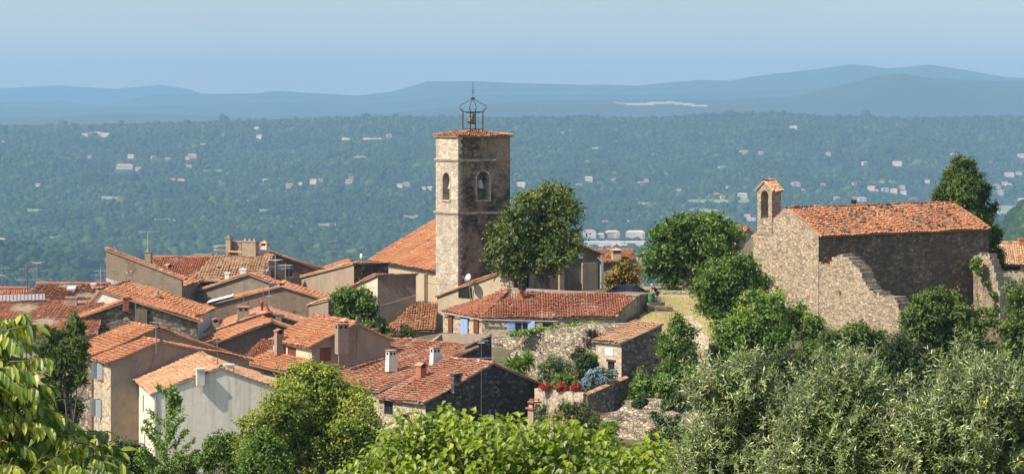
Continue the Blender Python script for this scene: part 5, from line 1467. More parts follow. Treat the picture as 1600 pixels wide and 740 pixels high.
def plant(name, label, cat, D, lob, mat, n, leaf, w=.55, trunk=None, r0=.2, bark='bark', group=None, clump=.2, per=14, shell=.45, squash=1.0,
          inner=.25, shape='quad', flowers=None, depth=.55, sub=2, gap=.3, upf=.35, foot=None, ntips=7, droop=.0, topbias=0.0, outf=.7, rndf=.75, split=.45):
    lb = lobes3(lob, D, depth, sub); lo = lb[:, 2].min()
    bx = trunk if trunk else (np.mean([l[0] for l in lob]), None)
    base = P(bx[0], bx[1], D) if bx[1] else np.array([(bx[0] - 800) / F * D, D, lo - .2])
    hz = float(H(base[0], base[1])); base[2] = min(base[2], hz) if trunk else hz
    if foot is not None: base[2] = P(bx[0], foot, D)[2]
    root = thing(name, label, cat, base, group)
    tm = MB(); order = np.argsort(-lb[:, 3])[:ntips]
    limbs(tm, base, [lb[j, :3] for j in order], r0, split=split)
    tm.build('trunk' if cat == 'tree' else 'stem', [M[bark]], root, True)
    mb = MB()
    pts, out, cr = crown_points(lb, n, clump, per, shell, squash, gap)
    m = len(pts)
    nv = out * outf + np.array([0, 0, upf]) + RNG.normal(0, 1, (m, 3)) * rndf
    tv = RNG.normal(0, 1, (m, 3)) + out * .6 - np.array([0, 0, droop])
    rnd = np.clip(.5 * cr + .5 * RNG.random(m), 0, 1)
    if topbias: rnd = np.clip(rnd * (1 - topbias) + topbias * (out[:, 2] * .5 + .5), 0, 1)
    leaves(mb, pts, nv, tv, leaf * RNG.uniform(.65, 1.3, m), leaf * w * RNG.uniform(.7, 1.2, m), shape, 0, rnd)
    if inner:                                                # sparse coarse leaves fill the inside, their darker tone standing in for inner shade
        k = int(n * inner); j = RNG.choice(len(lb), k, p=lb[:, 3] ** 3 / (lb[:, 3] ** 3).sum()); d = nrm(RNG.normal(0, 1, (k, 3)))
        p = lb[j, :3] + d * (lb[j, 3] * RNG.uniform(.2, .78, k))[:, None] * np.array([1, 1, squash])
        leaves(mb, p, RNG.normal(0, 1, (k, 3)), RNG.normal(0, 1, (k, 3)), leaf * 1.9, leaf * 1.5, 'quad', 0, RNG.random(k) * .4)
    mb.build('crown' if cat == 'tree' else 'foliage', [M[mat]], root)
    if flowers:
        fm_, cnt, fs = flowers[:3]; fb = MB()
        p2, o2, _c = crown_points(lb, cnt, clump * .5, 5, .12, squash, 0)
        sel = (o2[:, 1] < .35) | (o2[:, 2] > .3); p2, o2 = p2[sel] + o2[sel] * .06, o2[sel]
        leaves(fb, p2, o2 + RNG.normal(0, .4, o2.shape), RNG.normal(0, 1, o2.shape), fs, fs * .9, 'quad')
        fb.build('flowers', [M[fm_]], root)
    return root


M['lf_tower'] = leaf_mat('leaf_dark_olive', [(0, (0.021, 0.037, 0.010)), (.4, (0.052, 0.080, 0.016)), (.8, (0.099, 0.131, 0.025)), (1, (0.163, 0.172, 0.040))], .3)
M['lf_bright'] = leaf_mat('leaf_bright', [(0, (0.024, 0.049, 0.010)), (.4, (0.053, 0.102, 0.018)), (.8, (0.089, 0.147, 0.026)), (1, (0.138, 0.196, 0.035))], .35)
M['lf_mid'] = leaf_mat('leaf_mid', [(0, (0.023, 0.043, 0.011)), (.5, (0.057, 0.091, 0.019)), (1, (0.105, 0.149, 0.033))], .3)
M['lf_yel'] = leaf_mat('leaf_yellow_tips', [(0, (0.024, 0.054, 0.014)), (.45, (0.060, 0.120, 0.022)), (.7, (0.132, 0.204, 0.024)), (1, (0.288, 0.324, 0.030))], .35)
M['lf_dark'] = leaf_mat('leaf_dark', [(0, (.012, .024, .009)), (.5, (.028, .048, .014)), (1, (.055, .085, .024))], .25)
M['lf_cyp'] = leaf_mat('leaf_cypress', [(0, (0.015, 0.031, 0.007)), (.5, (0.039, 0.068, 0.013)), (1, (0.092, 0.127, 0.023))], .15, .02)
M['lf_lime'] = leaf_mat('leaf_lime_tree', [(0, (0.035, 0.060, 0.009)), (.35, (0.080, 0.118, 0.018)), (.7, (0.161, 0.196, 0.035)), (1, (0.310, 0.307, 0.079))], .3)
M['lf_grey'] = leaf_mat('leaf_grey_green', [(0, (.05, .075, .045)), (.5, (.1, .13, .08)), (1, (.18, .2, .14))], .2)
M['lf_young'] = leaf_mat('leaf_young', [(0, (.04, .085, .015)), (.5, (.085, .155, .03)), (1, (.16, .23, .05))], .4)
M['lf_rust'] = leaf_mat('leaf_rusty', [(0, (.06, .05, .015)), (.4, (.12, .12, .03)), (.75, (.24, .15, .04)), (1, (.36, .14, .07))], .35)
M['lf_pine'] = leaf_mat('leaf_pine', [(0, (0.019, 0.037, 0.013)), (.5, (0.056, 0.088, 0.022)), (1, (0.125, 0.163, 0.037))], .2)
M['lf_mulb'] = leaf_mat('leaf_mulberry', [(0, (0.031, 0.054, 0.001)), (.4, (0.075, 0.118, 0.002)), (.8, (0.129, 0.180, 0.003)), (1, (0.225, 0.256, 0.006))], .42, .03, .45)
M['lf_persim'] = leaf_mat('leaf_long_drooping', [(0, (0.036, 0.065, 0.009)), (.45, (0.087, 0.135, 0.014)), (.8, (0.165, 0.210, 0.022)), (1, (0.267, 0.300, 0.044))], .4, .03, .45)
M['lf_olive'] = leaf_mat('leaf_olive', [(0, (0.023, 0.039, 0.012)), (.4, (0.056, 0.085, 0.026)), (.75, (0.103, 0.144, 0.051)), (.97, (0.222, 0.280, 0.124)), (1, (0.326, 0.280, 0.016))], .25, .05, .4)
M['fl_pink'] = leaf_mat('petal_pink', [(0, (0.340, 0.068, 0.153)), (1, (0.527, 0.170, 0.255))], .3, 0, gain=(1.25, 1.25, 1.25))
M['fl_mag'] = leaf_mat('petal_magenta', [(0, (0.160, 0.024, 0.104)), (1, (0.320, 0.080, 0.240))], .3, 0, gain=(0.800, 0.800, 0.800))
M['fl_red'] = leaf_mat('petal_red', [(0, (0.315, 0.015, 0.022)), (1, (0.488, 0.060, 0.068))], .3, 0, gain=(1.25, 1.25, 1.25))
M['fl_blue'] = leaf_mat('petal_pale_blue', [(0, (0.261, 0.365, 0.613)), (1, (0.478, 0.565, 0.760))], .3, 0, gain=(0.800, 0.800, 0.760))

# ---- trees and bushes on the hilltop -----------------------------
plant('broad_tree', 'large dark green broadleaf tree with forked trunk right beside the bell tower', 'tree', 208,
      [(800, 382, 34), (838, 325, 32), (862, 316, 34), (884, 345, 28), (805, 343, 26), (845, 372, 44), (882, 392, 30), (795, 412, 26), (778, 362, 20), (772, 398, 16), (850, 300, 16), (892, 325, 18), (820, 405, 28), (866, 405, 24), (822, 312, 16), (900, 368, 14), (885, 300, 12), (858, 395, 30)],
      'lf_tower', 15500, .27, .6, trunk=(853, 458), r0=.36, clump=.22, per=16, split=.32, gap=.45, inner=.16)
plant('broad_tree', 'rounded bright green tree behind the bending man and the parked car', 'tree', 221,
      [(1080, 378, 44), (1042, 388, 36), (1118, 372, 38), (1025, 415, 28), (1138, 378, 24), (1090, 350, 20), (1060, 355, 24), (1120, 345, 14), (1078, 418, 40), (1030, 366, 18), (1148, 362, 15), (1010, 402, 14), (1045, 430, 24), (1110, 415, 34), (1140, 405, 26)],
      'lf_bright', 15000, .3, .6, trunk=(1070, 460), r0=.33, clump=.24, per=16)
plant('round_bush', 'large rounded dark green bush left of the chapel gable', 'bush', 193,
      [(1140, 435, 36), (1110, 447, 30), (1172, 430, 26), (1150, 412, 18), (1104, 478, 22), (1140, 478, 33), (1190, 442, 18), (1120, 420, 20), (1168, 405, 12), (1090, 455, 14), (1120, 495, 18), (1185, 465, 22)],
      'lf_bright', 11000, .2, .6, r0=.15, clump=.16)
plant('broad_bush', 'big bush with yellow-green tips in front of the lower chapel gable', 'bush', 186,
      [(1200, 488, 34), (1160, 508, 32), (1240, 500, 28), (1268, 505, 20), (1180, 470, 20), (1220, 530, 28), (1150, 535, 28), (1282, 512, 12), (1215, 462, 12), (1250, 480, 14), (1190, 530, 30), (1265, 530, 20), (1132, 545, 24), (1132, 518, 20), (1275, 530, 18), (1290, 520, 10)],
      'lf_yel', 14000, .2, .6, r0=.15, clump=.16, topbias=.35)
plant('slender_tree', 'narrow feathery green tree right of the stone hut', 'tree', 177,
      [(1060, 515, 20), (1050, 548, 25), (1074, 543, 19), (1046, 582, 24), (1070, 585, 24), (1058, 500, 11), (1078, 518, 12), (1040, 530, 14), (1085, 562, 12)],
      'lf_bright', 9000, .16, .5, r0=.1, clump=.13, gap=.4)
plant('climbing_shrub', 'bright low climber sprawling at the foot of the stone hut wall', 'shrub', 175.5,
      [(1003, 602, 17), (1033, 600, 18), (1018, 615, 18), (988, 620, 11), (1045, 615, 14), (1000, 585, 9)], 'lf_young', 4500, .16, .8, r0=.05, clump=.12)
for lob, D, lab, mt in (([(1060, 628, 13), (1045, 632, 10)], 171, 'small dark shrub on the ledge right of the pale step', 'lf_dark'), ([(1090, 632, 12), (1112, 633, 13), (1128, 632, 12)], 171.5, 'flat dark green shrub along the top of the lower dry-stone wall', 'lf_mid'),
                        ([(1003, 625, 9), (995, 633, 8)], 170.5, 'small round shrub in front of the pale rubble step', 'lf_dark')):
    plant('low_shrub', lab, 'shrub', D, lob, mt, 2500, .14, .5, r0=.04, clump=.1)
plant('dark_bush', 'tall dark green bush in front of the shaded chapel wall', 'bush', 184,
      [(1455, 488, 36), (1430, 508, 28), (1490, 500, 26), (1462, 462, 16), (1470, 540, 34), (1420, 545, 24), (1492, 466, 14), (1440, 474, 16), (1505, 520, 20), (1480, 478, 20)], 'lf_mid', 13000, .2, .6, r0=.16, clump=.16)
plant('dark_bush', 'smaller bush between the tall dark bush and the ruined buttress', 'bush', 182,
      [(1528, 488, 13), (1520, 518, 24), (1538, 548, 22), (1502, 560, 26), (1532, 575, 26), (1503, 488, 16), (1546, 505, 15), (1515, 500, 16)], 'lf_mid', 6500, .18, .6, r0=.1, clump=.15)
plant('dark_bush', 'large overgrown bush at the right edge beyond the ruined buttress', 'bush', 186,
      [(1592, 472, 26), (1582, 520, 28), (1622, 500, 42), (1594, 570, 30), (1574, 548, 18), (1575, 590, 22), (1630, 560, 40), (1605, 445, 14)], 'lf_mid', 13000, .2, .6, r0=.16, clump=.17)
plant('grey_shrub', 'small round grey-green shrub under the low wall at the right edge', 'shrub', 196, [(1580, 446, 13), (1572, 452, 9), (1590, 452, 10)], 'lf_grey', 2000, .14, .4, r0=.04, clump=.1)
for lob, D, lab, mt in (([(1340, 523, 24), (1312, 535, 22), (1368, 532, 22), (1290, 528, 14)], 181, 'wide low bush under the broken end of the ruined wall', 'lf_mid'),
                        ([(1400, 545, 24), (1385, 565, 26), (1420, 575, 24)], 179, 'dark bush below the ruined wall end, left of the tall dark bush', 'lf_dark'),
                        ([(1290, 562, 25), (1250, 575, 23), (1222, 568, 22), (1320, 575, 24), (1265, 605, 24), (1235, 600, 20)], 178, 'long dark bush behind the left part of the olive trees', 'lf_dark'),
                        ([(1345, 582, 28), (1392, 595, 28), (1450, 592, 30), (1500, 598, 28), (1420, 622, 28), (1465, 625, 26), (1370, 622, 24)], 177, 'dull green bush just behind the olive tops in the middle', 'lf_dark'),
                        ([(1185, 585, 26), (1150, 580, 22), (1210, 610, 28)], 177, 'dark bush behind the leftmost olive branches', 'lf_dark'),
                        ([(1560, 610, 30), (1600, 620, 34), (1530, 620, 28)], 177, 'dark bush behind the rightmost olive branches', 'lf_dark'),
                        ([(1275, 545, 16), (1262, 555, 16)], 183.5, 'small bush at the foot of the lit ruined wall, left part', 'lf_mid')):
    plant('low_bush', lab, 'bush', D, lob, mt, 6000, .18, .6, r0=.1, clump=.15)
plant('cypress', 'tall dark dense cypress behind the right end of the chapel roof', 'tree', 213,
      [(1497, 256, 11), (1514, 262, 13), (1488, 278, 18), (1524, 284, 17), (1474, 302, 16), (1505, 306, 26), (1533, 312, 16), (1468, 326, 14), (1500, 342, 30), (1538, 348, 19), (1549, 378, 16), (1520, 388, 32), (1556, 400, 12), (1480, 385, 28), (1500, 430, 32), (1540, 428, 20), (1552, 415, 14), (1557, 365, 12), (1563, 396, 10), (1550, 328, 11), (1540, 298, 11), (1562, 415, 10), (1463, 310, 9), (1498, 246, 6), (1505, 300, 30), (1508, 330, 34), (1515, 360, 36)],
      'lf_cyp', 52000, .17, .5, trunk=(1508, 470), r0=.35, clump=.13, per=16, squash=1.3, depth=.7, sub=4, gap=.0, droop=-1.2, inner=.5, shell=.25, rndf=.5)
plant('broad_tree', 'leafy green tree in the gap between the brown walled house and the cream house', 'tree', 200,
      [(550, 473, 24), (570, 470, 22), (535, 466, 18), (578, 488, 15), (560, 500, 20), (592, 505, 12), (545, 495, 20), (575, 515, 16), (600, 518, 10)], 'lf_bright', 8000, .22, .65, r0=.16, clump=.17)
plant('rusty_shrub', 'straggly shrub with reddish leaves beside the parked car', 'shrub', 219, [(968, 428, 15), (955, 438, 12), (982, 440, 14), (975, 415, 10), (990, 425, 10), (960, 450, 12), (985, 452, 12)], 'lf_rust', 3500, .24, .6, r0=.06, clump=.18, gap=.5)
for lob, D, lab in (([(1527, 408, 7), (1522, 416, 6), (1530, 424, 6), (1538, 440, 5)], 204.5, 'yellow-green creeper on the upper ruined buttress'), ([(1552, 460, 6), (1548, 490, 8), (1556, 480, 6)], 204, 'creeper low on the ruined buttress')):
    plant('creeper', lab, 'creeper', D, lob, 'lf_yel', 900, .16, .8, r0=.03, clump=.1)
plant('wild_plant', 'tuft with red flowers growing in the notch on top of the ruined wall', 'plant', 197.2, [(1289, 409, 6), (1295, 412, 5)], 'lf_mid', 600, .14, .6, r0=.02, clump=.08, flowers=('fl_red', 120, .16), foot=415)
for px, py in ((1313, 456), (1343, 476), (1352, 479)):
    mb = MB(); c = P(px, py, 195.2 - (px - 1300) * .02); n = 120
    leaves(mb, c + RNG.normal(0, .07, (n, 3)), RNG.normal(0, 1, (n, 3)), RNG.normal(0, 1, (n, 3)) + [0, -.6, -.3], .18, .05, 'quad')
    tag(mb.build('dry_tuft', [M['lf_rust']]), {1313: 'dry brown tuft of grass on the ruined wall, upper left of three', 1343: 'dry brown tuft of grass on the ruined wall, middle of three', 1352: 'dry brown tuft of grass on the ruined wall, lowest and rightmost of three'}[px], 'grass tuft', 'dry tufts on the ruined wall')

# ---- terrace garden ------------------------------------------------
def yucca():
    root = thing('yucca', 'spiky yucca with sword leaves in front of the dry-stone retaining wall', 'plant', P(817, 590, 184.5)); u0 = P(0, 0, 184.5)
    tm = MB(); fb = MB()
    for px, py, n in ((822, 562, 130), (808, 574, 110), (800, 566, 70)):
        h = P(px, py, 184.5 + RNG.normal(0, .3)); g = P(815, 600, 184.5)
        tm.tube([g, (g + h) / 2 + RNG.normal(0, .05, 3), h], [.1, .08, .06], 6)
        d = nrm(RNG.normal(0, 1, (n, 3)) + [0, 0, .45]); L = RNG.uniform(.7, 1.15, n)
        p0 = h + RNG.normal(0, .06, (n, 3)); s = nrm(np.cross(d, RNG.normal(0, 1, (n, 3)))); w = .05
        m1 = p0 + d * (L * .55)[:, None]; tip = p0 + d * L[:, None] - [0, 0, 1] * (L * .22 * (1 - d[:, 2]))[:, None]
        V = np.stack([p0 - s * w * .6, p0 + s * w * .6, m1 + s * w, tip, m1 - s * w], 1); b = (np.arange(n) * 5)[:, None]
        fb.addk(V.reshape(-1, 3), b + np.array([[0, 1, 2, 3, 4]]), 0)
    tm.build('stem', [M['bark']], root); fb.build('foliage', [M['lf_young']], root)
yucca()
plant('lavender_bush', 'grey-green bush left of the flower bed on the terrace', 'bush', 180, [(868, 572, 19), (852, 578, 14), (885, 578, 14), (862, 590, 14)], 'lf_grey', 4500, .16, .3, r0=.05, clump=.12)
plant('yellow_shrub', 'yellow-green rounded shrub above the red flowers', 'shrub', 176.8, [(880, 592, 12), (872, 600, 10), (892, 598, 10)], 'lf_yel', 2200, .12, .7, r0=.03, clump=.08, topbias=.3)
plant('flower_shrub', 'dark shrub with crimson flowers beside the stone hut', 'shrub', 178.5, [(912, 580, 15), (900, 595, 12), (915, 562, 12), (925, 590, 13), (905, 570, 9)], 'lf_dark', 4200, .14, .6, r0=.04, clump=.1, flowers=('fl_red', 160, .13))
plant('yellow_shrub', 'yellow-topped shrub against the left edge of the stone hut', 'shrub', 179.2, [(925, 560, 9), (930, 570, 9), (922, 572, 8)], 'lf_yel', 1600, .12, .6, r0=.03, clump=.08, topbias=.4)
plant('bougainvillea', 'purple bougainvillea climbing the dry-stone wall behind the hut', 'climber', 190, [(924, 522, 7), (932, 530, 7), (918, 535, 8), (928, 545, 8), (908, 548, 8), (898, 556, 7), (936, 520, 5)], 'lf_dark', 1800, .15, .7, r0=.03, clump=.12, gap=.6, flowers=('fl_mag', 300, .15), foot=575)
plant('plumbago', 'pale blue flowering shrub spilling over the terrace wall', 'shrub', 174.6, [(932, 594, 13), (948, 590, 12), (918, 602, 12), (908, 608, 8), (958, 584, 8), (940, 582, 9), (925, 586, 9)], 'lf_mid', 3000, .12, .6, r0=.03, clump=.1, flowers=('fl_blue', 2600, .11))
for px, lab in ((852, 'leftmost'), (877, 'middle'), (900, 'rightmost')):
    plant('red_geranium', f'{lab} clump of red geraniums along the terrace wall', 'flowers', 173.8 - (px - 840) * .03, [(px, 604, 6), (px + 5, 606, 4.5), (px - 5, 606, 4)], 'lf_mid', 500, .1, .8, r0=.02, clump=.06, flowers=('fl_red', 420, .12), group='geraniums on the terrace')
plant('oleander', 'pink oleander on the low ruined wall left of the garden wall', 'shrub', 199, [(628, 520, 11), (640, 522, 10), (618, 524, 8), (632, 513, 7)], 'lf_mid', 2200, .16, .35, r0=.04, clump=.1, flowers=('fl_pink', 240, .15))
plant('oleander', 'large pink oleander below the terrace corner, above the bright foreground leaves', 'shrub', 168.5, [(905, 645, 20), (885, 638, 15), (925, 660, 18), (940, 668, 14), (895, 660, 18), (870, 650, 12)], 'lf_mid', 5500, .15, .35, r0=.06, clump=.12, flowers=('fl_pink', 420, .13))
plant('rose_bush', 'dark rose bush with pink and white blooms before the lower dry-stone wall', 'bush', 163, [(1045, 672, 22), (1030, 685, 20), (1065, 685, 18), (1040, 660, 13), (1058, 655, 9), (1025, 650, 9)], 'lf_dark', 5500, .14, .6, r0=.06, clump=.11, flowers=('fl_pink', 200, .13))
plant('low_shrub', 'grey leafy shrub at the foot of the tan terrace wall', 'shrub', 169, [(846, 640, 11), (850, 655, 12)], 'lf_grey', 1200, .14, .4, r0=.03, clump=.1)
plant('low_shrub', 'small yellowish bush below the pink oleander', 'shrub', 165, [(952, 668, 13), (945, 682, 14)], 'lf_young', 2000, .14, .7, r0=.03, clump=.1)
def vine():
    mb = MB()
    for px0, px1, y0, y1, n in ((795, 830, 521, 516, 500), (830, 935, 514, 504, 900)):
        t = RNG.random(n); p = np.array([P(px0 + (px1 - px0) * q, y0 + (y1 - y0) * q + 1.5, 193.2 + RNG.normal(0, .25)) for q in t]) + RNG.normal(0, .12, (n, 3)) * [1, 1, .6] + np.array([0, 0, 1]) * (np.sin(t * 23)[:, None] * .06)
        leaves(mb, p, RNG.normal(0, .6, (n, 3)) + [0, -.4, 1], RNG.normal(0, 1, (n, 3)), .2, .17, 'quad')
    tag(mb.build('vine', [M['lf_young']]), 'bright green vine running along the top of the dry-stone retaining wall', 'vine')
vine()
mb = MB(); n = 9000                                              # dry grass on the slope
q = np.stack([RNG.uniform(1000, 1120, n), RNG.uniform(186, 213, n)], 1); x = (q[:, 0] - 800) / F * q[:, 1]
p = np.stack([x, q[:, 1], H(x, q[:, 1]) - .01], 1)
leaves(mb, p, RNG.normal(0, 1, (n, 3)) * [1, 1, .2], np.array([0, 0, 1]) + RNG.normal(0, .5, (n, 3)), .14, .035, 'quad')
M['lf_dry'] = leaf_mat('dry_grass_blade', [(0, (.12, .13, .04)), (.5, (.26, .22, .09)), (1, (.38, .32, .17))], .3, 0)
tag(mb.build('dry_grass', [M['lf_dry']]), 'short sun-dried grass on the slope beside the side block', kind='stuff')

# ---- nearer trees, left and centre -----------------------------------
plant('lime_tree', 'big yellow-green lime tree crown in front of the cream and white houses', 'tree', 105,
      [(490, 605, 42), (450, 640, 44), (535, 630, 44), (420, 670, 38), (490, 660, 60), (560, 670, 42), (400, 700, 36), (450, 710, 55), (520, 710, 60), (580, 700, 30), (470, 585, 22), (510, 590, 22), (390, 665, 18), (565, 635, 22), (440, 610, 20), (588, 668, 14)],
      'lf_lime', 42000, .115, .75, r0=.22, clump=.13, per=16, topbias=.25, shell=.4, inner=.2)
plant('small_conifer', 'dark feathery pine left of the grey house', 'tree', 125,
      [(118, 512, 16), (102, 535, 20), (126, 540, 14), (92, 565, 24), (120, 572, 17), (108, 600, 15), (70, 545, 16), (128, 592, 10), (80, 590, 14), (112, 555, 20), (75, 520, 9), (116, 498, 8)], 'lf_pine', 16000, .2, .12, trunk=(112, 690), r0=.12, clump=.15, gap=.4, inner=.12)
for lob, D, lab, mt, lf in (([(345, 700, 26), (375, 720, 32), (325, 722, 18), (360, 690, 14)], 108, 'bright green bush between the young tree and the lime tree', 'lf_bright', .12), ([(415, 700, 30), (425, 728, 32), (395, 725, 26)], 99, 'glossy green bush at the foot of the lime tree', 'lf_bright', .1),
                        ([(208, 712, 22), (185, 705, 18), (228, 725, 18), (195, 730, 24)], 122, 'dark bush at the foot of the grey house', 'lf_dark', .13), ([(80, 625, 25), (110, 640, 22), (50, 640, 26), (90, 660, 30)], 140, 'dark shaded bush under the pine at the left', 'lf_dark', .16),
                        ([(575, 740, 25), (610, 745, 22)], 92, 'dark leafy bush between the lime tree and the bright foreground leaves', 'lf_mid', .1), ([(290, 730, 18), (268, 738, 16)], 111, 'low green bush under the young tree', 'lf_mid', .12)):
    plant('leafy_bush', lab, 'bush', D, lob, mt, 7000, lf, .7, r0=.06, clump=lf * .9)

def young_tree():
    D = 112; base = P(262, 800, D); base[2] = min(base[2], float(H(base[0], D))); top = P(258, 598, D)
    root = thing('young_tree', 'young light green tree with upswept branches in front of the white house', 'tree', base); tm = MB(); fb = MB()
    tm.tube([base, base + (top - base) * .5 + [.05, 0, 0], top], [.09, .06, .012], 6)
    pp, oo = [], []
    for k in range(34):
        f = .28 + .7 * (k + RNG.random()) / 34; s = base + (top - base) * f; a = RNG.uniform(0, 2 * np.pi) if k % 3 else RNG.choice([0, np.pi]) + RNG.normal(0, .3)
        L = (1 - f) ** .8 * 2.5 + .2; d = nrm(np.array([math.cos(a), math.sin(a), .62 + RNG.normal(0, .12)])); e = s + d * L + [0, 0, .15 * L]
        m_ = s + d * L * .5 - [0, 0, .04]
        tm.tube([s, m_, e], [.025, .016, .005], 4)
        n = int(40 + 130 * L); t = RNG.uniform(.12, 1.05, n) ** .8
        p = np.where((t < .5)[:, None], s + (m_ - s) * (t * 2)[:, None], m_ + (e - m_) * (t * 2 - 1)[:, None]) + RNG.normal(0, .085, (n, 3)) * (1.25 - .5 * t)[:, None]
        pp.append(p); oo.append(np.repeat([d], n, 0))
    p = np.concatenate(pp); o = np.concatenate(oo); n = len(p)
    leaves(fb, p, RNG.normal(0, .8, (n, 3)) + [0, -.2, .8], o + RNG.normal(0, .7, (n, 3)), .13 * RNG.uniform(.7, 1.2, n), .1, 'quad')
    tm.build('trunk', [M['bark_grey']], root, True); fb.build('crown', [M['lf_young']], root)
young_tree()

# ---- foreground: heart-leaved tree ------------------------------------
def mulberry():
    D = 34.0
    top = [(520, 742), (560, 712), (600, 672), (640, 640), (700, 632), (760, 650), (820, 652), (870, 648), (900, 655), (940, 672), (985, 690), (1010, 675), (1040, 690), (1085, 700), (1110, 720)]
    top = [(a, b - 10) for a, b in top]
    tx = [t[0] for t in top]; ty = [t[1] for t in top]
    base = P(800, 900, D); base[2] = float(H(base[0], D))
    root = thing('heart_leaved_tree', 'sunlit bright green tree top with heart shaped leaves in the foreground centre', 'tree', base)
    tm = MB(); tips = [P(px, np.interp(px, tx, ty) + 55, D + RNG.normal(0, .6)) for px in np.linspace(560, 1080, 12)]
    limbs(tm, base, tips, .16, split=.3)
    pts, tv, nv, rn = [], [], [], []
    k = 800
    for i in range(k):                                            # leafy shoots rising to the outline
        px = RNG.uniform(512, 1115); d = RNG.random() ** 1.2 * (150 if px < 1000 else 110); py = np.interp(px, tx, ty) + 9 + d + RNG.normal(0, 4)
        D_ = D + RNG.normal(0, .85) - d * .004; e = P(px, py, D_); dr = nrm(np.array([RNG.normal(0, .5), RNG.normal(0, .5) - .25, .75])); L = RNG.uniform(.25, .5); s = e - dr * L
        if i % 3 == 0: tm.tube([s - dr * .2, s, e], [.009, .007, .003], 4)
        n = RNG.integers(9, 17); t = np.linspace(0.05, 1, n); a = np.arange(n) * 2.4 + RNG.random() * 6
        u1 = nrm(np.cross(dr, [0, 1, .1])); v1 = np.cross(dr, u1); side = np.cos(a)[:, None] * u1 + np.sin(a)[:, None] * v1
        pts.append(s + dr * (L * t)[:, None] + side * .05); tv.append(side * .8 + np.array([0, 0, -.85]) + RNG.normal(0, .25, (n, 3))); nv.append(side * .35 + np.array([-.15, -.35, .8]) + RNG.normal(0, .3, (n, 3)))
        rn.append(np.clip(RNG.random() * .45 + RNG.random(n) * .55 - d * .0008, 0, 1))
    pts, tv, nv, rn = map(np.concatenate, (pts, tv, nv, rn)); n = len(pts)
    fb = MB(); leaves(fb, pts, nv, tv, .105 * RNG.uniform(.7, 1.25, n), .082 * RNG.uniform(.75, 1.2, n), 'heart', 0, rn, .12)
    q = 2600; pi = np.stack([RNG.uniform(530, 1105, q)], 1)[:, 0]; pd = np.array([P(a, np.interp(a, tx, ty) + 35 + RNG.random() * 110, D + .9 + RNG.normal(0, .4)) for a in pi])
    leaves(fb, pd, RNG.normal(0, 1, (q, 3)) + [0, -.5, .5], RNG.normal(0, 1, (q, 3)), .13, .11, 'quad', 0, RNG.random(q) * .35)
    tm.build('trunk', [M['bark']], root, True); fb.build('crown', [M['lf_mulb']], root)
mulberry()

def persimmon():
    D = 17.0; base = P(20, 1200, D); base[2] = float(H(base[0], D))
    root = thing('long_leaved_tree', 'near tree with long drooping pale edged leaves at the left edge of the picture', 'tree', base)
    tm = MB(); fb = MB(); tip = [P(x, y, D + RNG.normal(0, .3)) for x, y in ((40, 520), (10, 600), (70, 690), (150, 720), (-20, 560), (30, 660), (110, 700), (0, 720))]
    limbs(tm, base, tip, .024, split=.6)
    pts, tv, nv, rn = [], [], [], []
    sh = [((-60, 600), (60, 505)), ((-50, 640), (75, 560)), ((-40, 620), (40, 490)), ((-60, 560), (30, 540)), ((-60, 580), (20, 500)), ((-40, 640), (60, 600)), ((-30, 660), (85, 610)), ((-60, 690), (50, 640)), ((-20, 720), (120, 665)), ((0, 740), (165, 675)),
          ((40, 760), (190, 705)), ((-40, 740), (60, 690)), ((-60, 720), (20, 660)), ((20, 770), (130, 700)), ((-10, 790), (80, 720)), ((-60, 640), (0, 590)), ((60, 800), (200, 735)), ((-50, 780), (30, 730)), ((80, 780), (160, 725)), ((-60, 540), (10, 580)), ((-60, 600), (45, 575)), ((-20, 690), (95, 650)), ((100, 790), (175, 740))]
    for rep in range(4):
        for (x0, y0), (x1, y1) in sh:
            j = RNG.normal(0, 11 if rep else 2, 4); s, e = P(x0 + j[0], y0 + j[1], D + RNG.normal(0, .4)), P(x1 + j[2] - rep * 9, y1 + j[3] + rep * 10, D + RNG.normal(0, .45)); m_ = (s + e) / 2 + [0, 0, .16]
            tm.tube([s, m_, e], [.008, .006, .003], 4)
            n = 32; t = np.linspace(.12, 1.0, n); cur = ((1 - t) ** 2)[:, None] * s + (2 * t * (1 - t))[:, None] * (m_ + [0, 0, .1]) + (t ** 2)[:, None] * e
            ax_ = nrm(e - s); sd = np.where(np.arange(n) % 2, 1, -1)[:, None] * nrm(np.cross(ax_, [0, -.3, 1]))
            pts.append(cur); tv.append(ax_ * .45 + sd * .35 + np.array([0, 0, -.95]) + RNG.normal(0, .2, (n, 3))); nv.append(ax_ * .5 + sd * .5 + np.array([0, -.45, .5]) + RNG.normal(0, .3, (n, 3))); rn.append(RNG.random(n))
    pts, tv, nv, rn = map(np.concatenate, (pts, tv, nv, rn)); n = len(pts)
    leaves(fb, pts, nv, tv, .118 * RNG.uniform(.65, 1.2, n), .041 * RNG.uniform(.8, 1.2, n), 'leaf', 0, rn, .2)
    q = 1100; pk = np.array([P(RNG.uniform(-60, 205), 0, 1)[0] for _ in range(q)])
    px = RNG.uniform(-60, 190, q); py = np.interp(px, [-60, 40, 90, 200], [560, 600, 660, 730]) + RNG.random(q) * 150
    pd = np.array([P(a, b_, D + .5 + RNG.normal(0, .3)) for a, b_ in zip(px, py)])
    leaves(fb, pd, RNG.normal(0, .6, (q, 3)) + [0, -.6, .4], RNG.normal(0, .5, (q, 3)) + [0, 0, -1], .13, .052, 'leaf', 0, RNG.random(q) * .6, .15)
    tm.build('trunk', [M['bark']], root, True); fb.build('crown', [M['lf_persim']], root)
persimmon()

